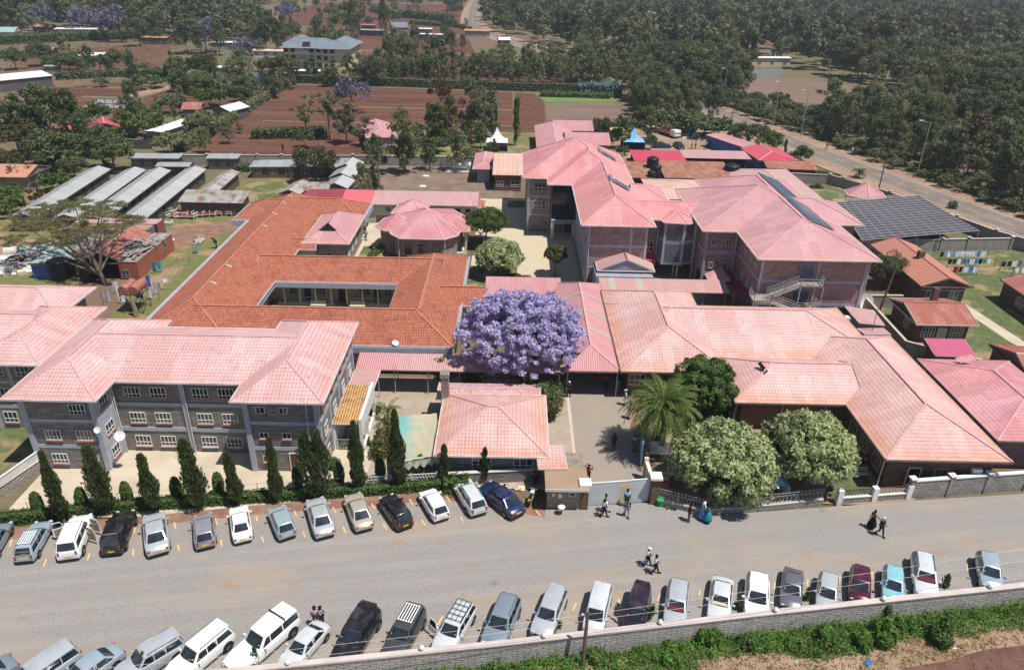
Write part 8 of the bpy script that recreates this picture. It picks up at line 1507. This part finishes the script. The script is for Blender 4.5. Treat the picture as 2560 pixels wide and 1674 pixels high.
# flatbed truck and other vehicles in the back yard
q = G('A2', 1470, 1290); t = thing('flatbed_truck', 'white-cabbed truck with wooden flatbed beside the rubble', 'truck', (q.x - .6, q.y + 2.2, 0), .45)
m = MB(); m.cbox((1.0, -2.0, 1.35), 1.9, 1.9, 1.6); me = m.mesh('cab', MAT['paint_white'], uv=False); bev(me, .12); obj('cab', me, t); MB().poly((.15, -2.97, 1.35), (1.85, -2.97, 1.35), (1.8, -2.9, 2.0), (.2, -2.9, 2.0)).build('windshield', MAT['car_glass'], t); MB().cbox((0.95, 1.2, 1.0), 2.1, 4.4, .2).cbox((-.1, 1.2, 1.3), .08, 4.4, .6).cbox((2.0, 1.2, 1.3), .08, 4.4, .6).build('flatbed', MAT['corr_orange'], t); MB().cbox((1, -2.95, .55), 1.9, .15, .3).build('bumper', MAT['trim'], t)
for x in (.1, 1.8):
    for y in (-2.0, 2.2): MB().tube((x - .12, y, .42), (x + .12, y, .42), .42, n=14).build('wheel', MAT['tyre'], t)
car('sedan', 'navy', ('A2', 1340, 1375), ('A2', 1400, 1370), 'dark blue saloon beside the blue tent', rear=True, group=None); o = S.objects[[o.name for o in S.objects if o.name.startswith('parked_car')][-1]]; o.location = (34.5, 176.5, .05); o.rotation_euler = (0, 0, .1)
car('sedan', 'black', ('A2', 1440, 1375), ('A2', 1500, 1370), 'black saloon right of the dark blue one in the yard', rear=True, group=None); bpy.data.objects[sorted(o.name for o in S.objects if o.name.startswith('parked_car'))[-1]].location = (38.6, 176.8, .05)
# motorbike by the gatehouse
q = G('D2', 165, 130); t = thing('motorcycle', 'white and orange motorcycle parked beside the gatehouse', 'motorcycle', (q.x, q.y, LAY[0]), 1.25)
for x in (-.6, .65): o = MB().tube((x, -.05, .3), (x, .05, .3), .3, n=14).build('wheel', MAT['tyre'], t)
MB().cbox((-.2, 0, .72), .7, .26, .12).build('seat', MAT['trim'], t); MB().cbox((.25, 0, .75), .4, .28, .25).cbox((0, 0, .45), .5, .22, .3).build('tank', MAT['paint_white'], t); MB().beam((.55, 0, .3), (.42, 0, .98), .07).beam((.42, -.35, 1.0), (.42, .35, 1.0), .04).build('handlebar', MAT['steel'], t); MB().cbox((-.6, 0, .6), .3, .2, .12).build('rear_fender', MAT['orange_fruit'], t)
# ================================================================== people
for nm, c in (('skin', (.10, .05, .03)), ('hair', (.01, .009, .008)), ('cl_white', (.75, .76, .78)), ('cl_green', (.02, .50, .12)), ('cl_black', (.015, .015, .02)), ('cl_grey', (.16, .18, .23)), ('cl_blue', (.10, .28, .62)), ('cl_pink', (.52, .40, .44)), ('cl_red', (.45, .02, .05)), ('cl_teal', (.02, .25, .32)), ('cl_khaki', (.20, .17, .12)), ('cl_maroon', (.10, .02, .035)), ('cl_sky', (.30, .48, .68)), ('cl_mauve', (.30, .18, .24))): plain(nm, c, rough=.8, spec=.2)
TMP = bpy.data.scenes.new('tmp')
def skin(name, pts, edges, rad, mat, parent, lvl=1):
    me = bpy.data.meshes.new(name); me.from_pydata(pts, edges, []); o = bpy.data.objects.new(name, me); TMP.collection.objects.link(o); md = o.modifiers.new('s', 'SKIN'); 
    for i, r in enumerate(rad): me.skin_vertices[0].data[i].radius = (r, r) if not isinstance(r, tuple) else r
    me.skin_vertices[0].data[0].use_root = True; s_ = o.modifiers.new('ss', 'SUBSURF'); s_.levels = lvl; s_.render_levels = lvl; dg = TMP.view_layers[0].depsgraph; dg.update() if dg else TMP.view_layers[0].update(); dg = TMP.view_layers[0].depsgraph; ev = o.evaluated_get(dg); m2 = bpy.data.meshes.new_from_object(ev); bpy.data.objects.remove(o); m2.name = name; m2.materials.clear(); m2.materials.append(MAT[mat]); m2.polygons.foreach_set('use_smooth', [True] * len(m2.polygons)); return obj(name, m2, parent)
def person(x, y, rz, label, top='cl_white', bot='cl_black', pose='walk', cap=None, skirt=False, arms='swing', h=1.0, z=None, group=None, bag=None):
    t = thing('person', label, 'person', (x, y, (LAY[0] + .004) if z is None else z), rz, group); t.scale = (h, h, h); S_ = .95
    if pose == 'walk': LF = [(.05, .09, .93), (.17, .10, .50), (.30, .10, .09), (.42, .10, .05)]; RF = [(.0, -.09, .93), (.02, -.10, .50), (-.27, -.10, .12), (-.16, -.10, .04)]
    elif pose == 'sit': LF = [(0, .10, .50), (.42, .11, .50), (.44, .11, .09), (.58, .11, .05)]; RF = [(0, -.10, .50), (.42, -.11, .50), (.44, -.11, .09), (.58, -.11, .05)]
    else: LF = [(.0, .10, .93), (.02, .11, .50), (0, .12, .09), (.14, .13, .05)]; RF = [(.0, -.10, .93), (.02, -.11, .50), (0, -.12, .09), (.14, -.13, .05)]
    dz = -.43 if pose == 'sit' else 0; lean = .45 if pose == 'bend' else .04; pel = (0, 0, .97 + dz)
    def T(zz, xx=0): f = zz - .97; return (xx + lean * f * (1.5 if pose == 'bend' else 1), 0, .97 + dz + f * (.75 if pose == 'bend' else 1))
    chest = T(1.33); neck = T(1.5); hd = T(1.56); hd2 = T(1.68, .01)
    def sh(s): return (chest[0], s * .19, chest[2] + .10)
    if arms == 'swing': AL = [sh(1), (chest[0] - .05, .25, chest[2] - .16), (chest[0] + .16, .25, chest[2] - .36), (chest[0] + .24, .24, chest[2] - .42)]; AR = [sh(-1), (chest[0] - .10, -.25, chest[2] - .15), (chest[0] - .16, -.27, chest[2] - .40), (chest[0] - .14, -.27, chest[2] - .48)]
    elif arms == 'head': AL = [sh(1), (chest[0] + .05, .38, chest[2] + .12), (chest[0] + .12, .20, chest[2] + .36), (chest[0] + .08, .12, chest[2] + .38)]; AR = [sh(-1), (chest[0] + .05, -.38, chest[2] + .12), (chest[0] + .12, -.2, chest[2] + .36), (chest[0] + .08, -.12, chest[2] + .38)]
    elif arms == 'out': AL = [sh(1), (chest[0], .42, chest[2] + .02), (chest[0] + .05, .66, chest[2] + .05), (chest[0] + .06, .74, chest[2] + .05)]; AR = [sh(-1), (chest[0] - .05, -.26, chest[2] - .17), (chest[0] + .1, -.26, chest[2] - .38), (chest[0] + .15, -.25, chest[2] - .45)]
    elif arms == 'down': AL = [sh(1), (chest[0], .26, chest[2] - .16), (chest[0] + .03, .27, chest[2] - .42), (chest[0] + .04, .26, chest[2] - .50)]; AR = [(a, -b, c) for a, b, c in AL]
    else: AL = [sh(1), (chest[0], .25, chest[2] - .17), (chest[0] + .24, .14, chest[2] - .22), (chest[0] + .31, .10, chest[2] - .20)]; AR = [(a, -b, c) for a, b, c in AL]
    P = [pel, T(1.15), chest, neck, hd, hd2] + LF + RF + AL + AR; E = [(0, 1), (1, 2), (2, 3), (3, 4), (4, 5), (0, 6), (6, 7), (7, 8), (8, 9), (0, 10), (10, 11), (11, 12), (12, 13), (2, 14), (14, 15), (15, 16), (16, 17), (2, 18), (18, 19), (19, 20), (20, 21)]
    Rd = [.13, .115, .13, .055, .085, .095] + [.085, .06, .042, .04] * 2 + [.055, .042, .034, .03] * 2; b = skin('body', P, E, Rd, 'skin', t)
    # fingers: four and a thumb per hand
    m = MB()
    for Aa in (AL, AR):
        w_, e_ = Vector(Aa[3]), (Vector(Aa[3]) - Vector(Aa[2])).normalized()
        for k, (l, o_) in enumerate(((.07, -.03), (.08, -.01), (.075, .01), (.06, .03), (.05, .045))): q = w_ + Vector((o_, o_ * .3, 0)); m.tube(q, q + e_ * l + Vector((.01, 0, -.01)), .009, .007, 5)
    m.build('fingers', MAT['skin'], b, uv=False)
    P = [T(1.0), T(1.15), chest, T(1.45)] + [AL[0], AL[1]] + [AR[0], AR[1]]; skin('shirt', P, [(0, 1), (1, 2), (2, 3), (2, 4), (4, 5), (2, 6), (6, 7)], [.15, .135, .155, .08, .075, .062, .075, .062], top, t)
    if skirt: m = MB(); pz = .99 + dz; m.lathe((0, 0, 0), [(.36, .28), (.33, .5), (.22, pz - .12), (.16, pz + .1)], 14); m.build('skirt', MAT[bot], t, smooth=True, uv=False)
    else: skin('trousers', [pel] + LF[:3] + RF[:3], [(0, 1), (1, 2), (2, 3), (0, 4), (4, 5), (5, 6)], [.15, .1, .078, .062, .1, .078, .062], bot, t)
    for f in (LF, RF): MB().cbox((f[3][0] - .06, f[3][1], f[3][2]), .26, .1, .09).build('shoe', MAT['trim'], t, uv=False)
    hx = Vector(hd2); m = MB(); m.lathe((hx.x - .02, 0, hx.z - .01), [(.105, -.02), (.112, .04), (.09, .1), (.03, .125)], 12); m.build('headscarf' if cap == 'scarf' else 'cap' if cap else 'hair', MAT['cl_white' if cap else 'hair'], t, smooth=True, uv=False)
    if cap == 'scarf': MB().lathe((hx.x - .05, 0, hx.z - .16), [(.15, -.05), (.13, .1), (.1, .2)], 12).build('scarf_drape', MAT['cl_white'], t, smooth=True, uv=False)
    elif cap: MB().cbox((hx.x + .12, 0, hx.z), .14, .14, .02).build('cap_peak', MAT['cl_white'], t, uv=False)
    f = MB(); f.cbox((hx.x + .095, 0, hx.z - .04), .04, .025, .04); f.cbox((hx.x + .085, .035, hx.z - .01), .012, .025, .01); f.cbox((hx.x + .085, -.035, hx.z - .01), .012, .025, .01); f.cbox((hx.x + .085, 0, hx.z - .085), .012, .05, .012); f.build('face', MAT['hair'], b, uv=False); e = MB(); [e.cbox((hx.x, s * .1, hx.z - .03), .04, .02, .06) for s in (-1, 1)]; e.build('ears', MAT['skin'], b, uv=False)
    if bag: q = Vector(AR[3]); m = MB().cbox((q.x, q.y - .02, q.z - .18), .25, .06, .24); o = m.build('carried_bag', MAT[bag], t, uv=False)
    return t
def pp(t_, a, b, deg, label, **k): q = G(t_, a, b); return person(q.x, q.y, math.radians(deg), label, **k)
pp('D2', 778, 262, -20, 'person in pink-white top and black trousers striding near the gate', top='cl_pink'); pp('D2', 790, 218, -20, 'person in bright green shirt just behind the striding one', top='cl_green', bot='cl_white'); pp('D2', 975, 172, -80, 'guard in light blue shirt standing at the white gate', top='cl_sky', bot='cl_black', pose='stand', arms='down'); pp('D2', 978, 262, 95, 'person in grey shirt and trousers facing the guard', top='cl_grey', bot='cl_grey', arms='down')
pp('D2', 1150, 682, -15, 'person in white cap and white shirt crossing the car park with a blue bag', cap='cap', bag='cl_blue'); pp('D2', 1215, 748, -10, 'bareheaded person in white shirt walking beside the white-capped one'); pp('D2', 1510, 300, 180, 'person in dark shirt and khaki trousers in the deep tree shade', top='cl_black', bot='cl_khaki', pose='stand', arms='down'); pp('D2', 1625, 285, 20, 'person in white uniform and headscarf beside the teal dress', cap='scarf', bot='cl_blue', skirt=True, pose='stand', arms='front'); pp('D2', 1668, 308, 160, 'person in long teal dress by the trellis fence', top='cl_teal', bot='cl_teal', skirt=True, pose='stand', arms='front')
pp('D3', 875, 358, 200, 'person in dark patterned skirt with one arm held out', top='cl_khaki', bot='cl_black', skirt=True, pose='stand', arms='out'); pp('D3', 945, 418, -70, 'person in black coat with white headscarf on the gravel', top='cl_black', bot='cl_black', cap='scarf', arms='front')
pp('C2', 935, 1215, -90, 'person in dark maroon clothes on the paved drive beside the palm shadow', top='cl_maroon', bot='cl_maroon', pose='stand', arms='front'); pp('C2', 700, 1515, 60, 'person in red jacket behind the gate by the gatehouse', top='cl_red', bot='cl_black', pose='stand', arms='head'); pp('C2', 524, 725, 100, 'person in white cap and black clothes at the left edge of the hall shade', top='cl_black', cap='cap', pose='stand', arms='front'); pp('C2', 860, 650, 90, 'person in red top deep inside the shaded entrance hall', top='cl_red', pose='stand', arms='front')
pp('C2', 1045, 800, 180, 'person in white cap queuing left of the palm crown', top='cl_white', bot='cl_white', cap='cap', pose='stand', arms='front'); pp('C2', 1085, 925, 180, 'person in pale grey clothes near the palm fronds on the drive', top='cl_sky', bot='cl_white', pose='stand', arms='front'); pp('C2', 975, 690, -90, 'person in turquoise top at the hall post', top='cl_teal', bot='cl_grey', pose='stand', arms='front'); pp('C2', 1130, 1225, -90, 'person seen from behind in pale blue shirt by the tall sign', top='cl_sky', bot='cl_khaki', pose='stand', arms='down')
q = G('C2', 2075, 960); person(q.x, q.y + .3, -1.57, 'person in dark top seated on the long white bench under the eave', top='cl_black', bot='cl_blue', pose='sit', arms='front'); q = G('C2', 1468, 1540); person(q.x, q.y + .3, -1.57, 'person in pale top and red skirt seated inside the trellis fence', top='cl_sky', bot='cl_red', pose='sit', arms='front'); q = G('B1', 938, 1360); person(q.x, q.y + .25, -1.57, 'person in light blue seated on the courtyard bench', top='cl_sky', bot='cl_grey', pose='sit', arms='front', z=.1)
q = G('C3', 790, 1120); person(q.x - .3, q.y + .5, 3.3, 'person in blue-white seated on the brown clinic verandah', top='cl_sky', bot='cl_grey', pose='sit', arms='front'); q = G('C3', 740, 1050); person(q.x - .2, q.y + .5, 3.0, 'person in white cap standing on the brown clinic verandah', top='cl_grey', cap='cap', pose='stand', arms='front'); q = G('C3', 900, 1400); person(q.x, q.y + .4, 3.0, 'person in dark clothes seated in the verandah shade near the iron fence', top='cl_mauve', bot='cl_black', pose='sit', arms='front')
pp('D1', 520, 1195, -80, 'person in dusty pink shirt behind the pale silver saloon', top='cl_pink', bot='cl_black', pose='stand', arms='front'); pp('D1', 572, 1195, -110, 'person in white shirt raising arms behind the pale silver saloon', top='cl_white', bot='cl_black', pose='stand', arms='head')
pp('B1', 1012, 725, -90, 'person in red vest walking behind another on the chapel path', top='cl_red', bot='cl_sky'); pp('B1', 1025, 750, -95, 'person in white and blue walking down the chapel path', top='cl_white', bot='cl_sky')
pp('B0', 1820, 868, -60, 'person in pale blue standing near the lone white bed', top='cl_sky', bot='cl_sky', pose='stand', arms='front'); pp('B0', 2010, 825, 190, 'person in black bending over on the drying yard grass', top='cl_black', pose='bend', arms='down')
for i, (a, b, tp, lb_) in enumerate(((1660, 1388, 'cl_blue', 'person in blue, leftmost of four in the rubble yard'), (1695, 1386, 'cl_white', 'person in white, second from the left in the rubble yard'), (1800, 1386, 'cl_white', 'person in white shirt, third from the left in the rubble yard'), (1822, 1378, 'cl_black', 'person in black, rightmost of four in the rubble yard'))): pp('A2', a, b, 90 * i, lb_, top=tp, pose='stand', arms='down')
pp('A3', 540, 1392, 110, 'person in red-brown walking along the main road edge', top='cl_red', bot='cl_khaki', z=.2); pp('A3', 775, 1438, 110, 'person in white walking on the main road shoulder', top='cl_white', bot='cl_white', z=.2); pp('A1', 252, 1415, 90, 'dark figure standing in the ploughed field behind the wall', top='cl_black', pose='stand', arms='out'); pp('C2', 205, 1500, -90, 'person with yellow bag sitting in the gap beside the gatehouse', top='cl_grey', bot='cl_black', pose='sit', arms='front', bag='plate_yellow', z=0)
# ================================================================== laundry
def cloth(t, x, y, z, w, h, mat, rz=0, seed=0):
    rs = random.Random(seed); vs = []; n = 5
    for i in range(n + 1):
        for j in range(4): u = i / n; v = j / 3; vs.append(((u - .5) * w * (1 - .12 * v), .06 * math.sin(u * 7 + seed) * (v + .2) + .05 * rs.uniform(-1, 1) * v, -v * h * (1 + .1 * rs.uniform(-1, 1))))
    o = MB().idx(vs, [(i * 4 + j, (i + 1) * 4 + j, (i + 1) * 4 + j + 1, i * 4 + j + 1) for i in range(n) for j in range(3)]).build('garment', MAT[mat], None, smooth=True, uv=False); o.location = (x, y, z); o.rotation_euler = (0, 0, rz); return o
def line(lab, a, b, z, items, group, labs):
    a, b = Vector(a), Vector(b); t = thing('washing_line', lab, 'washing line'); MB().beam((*a, z), (*b, z), .02).build('line', MAT['steel'], t)
    for q in (a, b): MB().tube((*q, 0), (*q, z + .1), .05).build('post', MAT['wood_pole'], t)
    n = len(items)
    for i, (mt, w, h) in enumerate(items): q = a.lerp(b, (i + .5) / n); o = cloth(t, q.x, q.y, z, w, h, mt, math.atan2(b.y - a.y, b.x - a.x), i + int(a.x)); tag(o, labs % {'white_cloth': 'white', 'cl_blue': 'blue', 'cl_sky': 'pale blue', 'cl_black': 'black', 'cl_red': 'red', 'plate_yellow': 'yellow', 'cl_grey': 'grey', 'cl_green': 'green', 'navy': 'navy'}.get(mt, 'dark'), 'laundry', group)
W_, B_, K_, Y_, R_, Gy = ('white_cloth', .75, .85), ('cl_sky', .75, .8), ('cl_black', .6, .8), ('plate_yellow', .5, .5), ('cl_red', .7, .9), ('cl_grey', .7, .8)
def L2(t_, a, b): q = G(t_, a, b, 0); return (q.x, q.y)
line('rear washing line on the lawn behind the brown-roofed cottage', L2('B3', 1580, 935), L2('B3', 2010, 930), 1.5, [K_, B_, W_, B_, W_, W_, W_, W_, W_, W_, ('cl_blue', .7, .8), W_, W_], 'laundry on the rear line', '%s garment hanging on the rear washing line of the cottage lawn')
line('middle washing line on the lawn behind the brown-roofed cottage', L2('B3', 1650, 1005), L2('B3', 2090, 1000), 1.5, [K_, K_, W_, Gy, ('cl_blue', .6, .7), W_, ('cl_blue', .6, .7), K_, ('cl_green', .5, .6), W_, Y_], 'laundry on the middle line', '%s garment hanging on the middle washing line of the cottage lawn')
line('short front washing line beside the stepping-stone path', L2('B3', 1700, 1080), L2('B3', 1925, 1075), 1.5, [R_, K_, W_, ('cl_blue', .7, 1.0), W_], 'laundry on the front line', '%s garment hanging on the short front washing line')
line('washing line at the right edge of the cottage lawn', L2('B3', 2140, 1030), L2('B3', 2480, 1010), 1.5, [K_, K_, W_, Gy, B_, W_, B_], 'laundry on the right-edge line', '%s garment hanging on the washing line at the right edge'); line('lower washing line at the right edge of the cottage lawn', L2('B3', 2250, 1090), L2('B3', 2500, 1080), 1.5, [W_, W_, K_, K_], 'laundry on the lower right-edge line', '%s garment on the lower washing line at the right edge')
for i, (t_, a, b, mt, w, h, lb_) in enumerate((('B0', 1000, 1320, 'white_cloth', 1.1, 1.6, 'white gown hung by its tip on the fence, leftmost of the white gowns'), ('B0', 1085, 1240, 'white_cloth', .7, 1.7, 'narrow white gown draped behind the leftmost one'), ('B0', 1150, 1330, 'white_cloth', 1.2, 1.6, 'wide white gown left of the red barrels'), ('B0', 1470, 1250, 'white_cloth', 1.2, 1.3, 'white sheet bunched right of the red barrels'), ('B0', 1410, 1300, 'white_cloth', .9, 1.3, 'white gown just below the red barrels'), ('B0', 1385, 1180, 'blue_cloth', .5, 2.0, 'royal blue cloth sweeping down from the container corner'), ('B0', 1440, 1060, 'cyan_cloth', .9, 1.4, 'cyan gown hanging by the container wall, left of two'), ('B0', 1490, 1045, 'cyan_cloth', .7, 1.3, 'cyan gown hanging by the container wall, right of two'), ('B0', 1540, 1210, 'white_cloth', .8, .5, 'small white cloth at the right end of the fence line'), ('B0', 1300, 1340, 'blue_cloth', 1.6, .8, 'royal blue tarpaulin wrapped round the barrel stand'))):
    q = G(t_, a, b); tag(cloth(None, q.x, q.y, 1.75, w, h, mt, .3 * (i % 3 - 1), i), lb_, 'laundry')
t = thing('drying_fence', 'thin post-and-wire drying fence carrying the white gowns', 'fence'); pts = [L2('B0', 960, 1340), L2('B0', 1180, 1330), L2('B0', 1330, 1330), L2('B0', 1480, 1300), L2('B0', 1660, 1000), L2('B0', 1760, 985)]
w_ = MB()
for q in pts: MB().tube((*q, 0), (*q, 1.8), .03, n=5).build('post', MAT['steel_dark'], t)
for i in range(len(pts) - 1): w_.beam((*pts[i], 1.75), (*pts[i + 1], 1.75), .02)
w_.build('wires', MAT['steel_dark'], t)
tent('small blue and white pop-up canopy squeezed between the two domed trees', 22.2, 49.9, .9, 'sky_cloth', 'white_cloth', 1.7, .7)
q = G('D3', 850, 1515); t = thing('jerry_can', 'blue crushed plastic can lying in the dry grass', 'can', (q.x, q.y, .1), .5); me = MB().cbox((0, 0, .12), .55, .3, .25).mesh('shell', MAT['sheet_blue'], uv=False); bev(me, .06); obj('shell', me, t)
for i, (a, b, lb_) in enumerate(((250, 1505, 'white litter bag in the grass at lower right, left of the blue can'), (1590, 1385, 'small white litter at the foot of the densest bush'), (1530, 1410, 'pale crumpled litter left of the densest bush litter'))): q = G('D3', a, b); random.seed(i); m = MB(); [m.cbox((q.x + rnd(-.12, .12), q.y + rnd(-.12, .12), .12 + rnd(0, .1)), .22, .16, .03, M=Matrix.Rotation(rnd(0, 3), 3, 'Z') @ Matrix.Rotation(rnd(-1, 1), 3, 'X')) for _ in range(5)]; tag(m.build('litter', MAT['white_cloth'], uv=False), lb_, 'litter')
q = G('B3', 1730, 180); t = thing('road_sign', 'small triangular road sign at the wood edge', 'road sign', (q.x, q.y - 1.5, 0)); MB().poly((-.6, 0, 1.6), (.6, 0, 1.6), (0, 0, 2.7)).build('plate', MAT['pale_wall'], t); MB().tube((0, .05, 0), (0, .05, 2.0), .05).build('post', MAT['steel'], t)
weeds('twigs and dead branches lying on the bare corner soil', [tuple(q) for q in gp('D3', (1100, 1620), (1300, 1480), (2300, 1350), (2300, 1620))], .9, (.1, .3), 'dry_grass', 97, .35, 10, name='twigs')

bpy.data.scenes.remove(TMP)
# ================================================================== air
b = MB(); b.box(-1600, 1600, -40, 1300, -1.0, 60)
n = NT('haze'); n.t.nodes.remove(n.b); pv = n.n('VolumePrincipled', {'Color': (.80, .87, 1.0), 'Density': .00022, 'Anisotropy': .2}); n.t.links.new(pv.outputs[0], n.t.nodes['Material Output'].inputs['Volume'])
tag(b.build('haze', MAT['haze'], uv=False), kind='stuff');
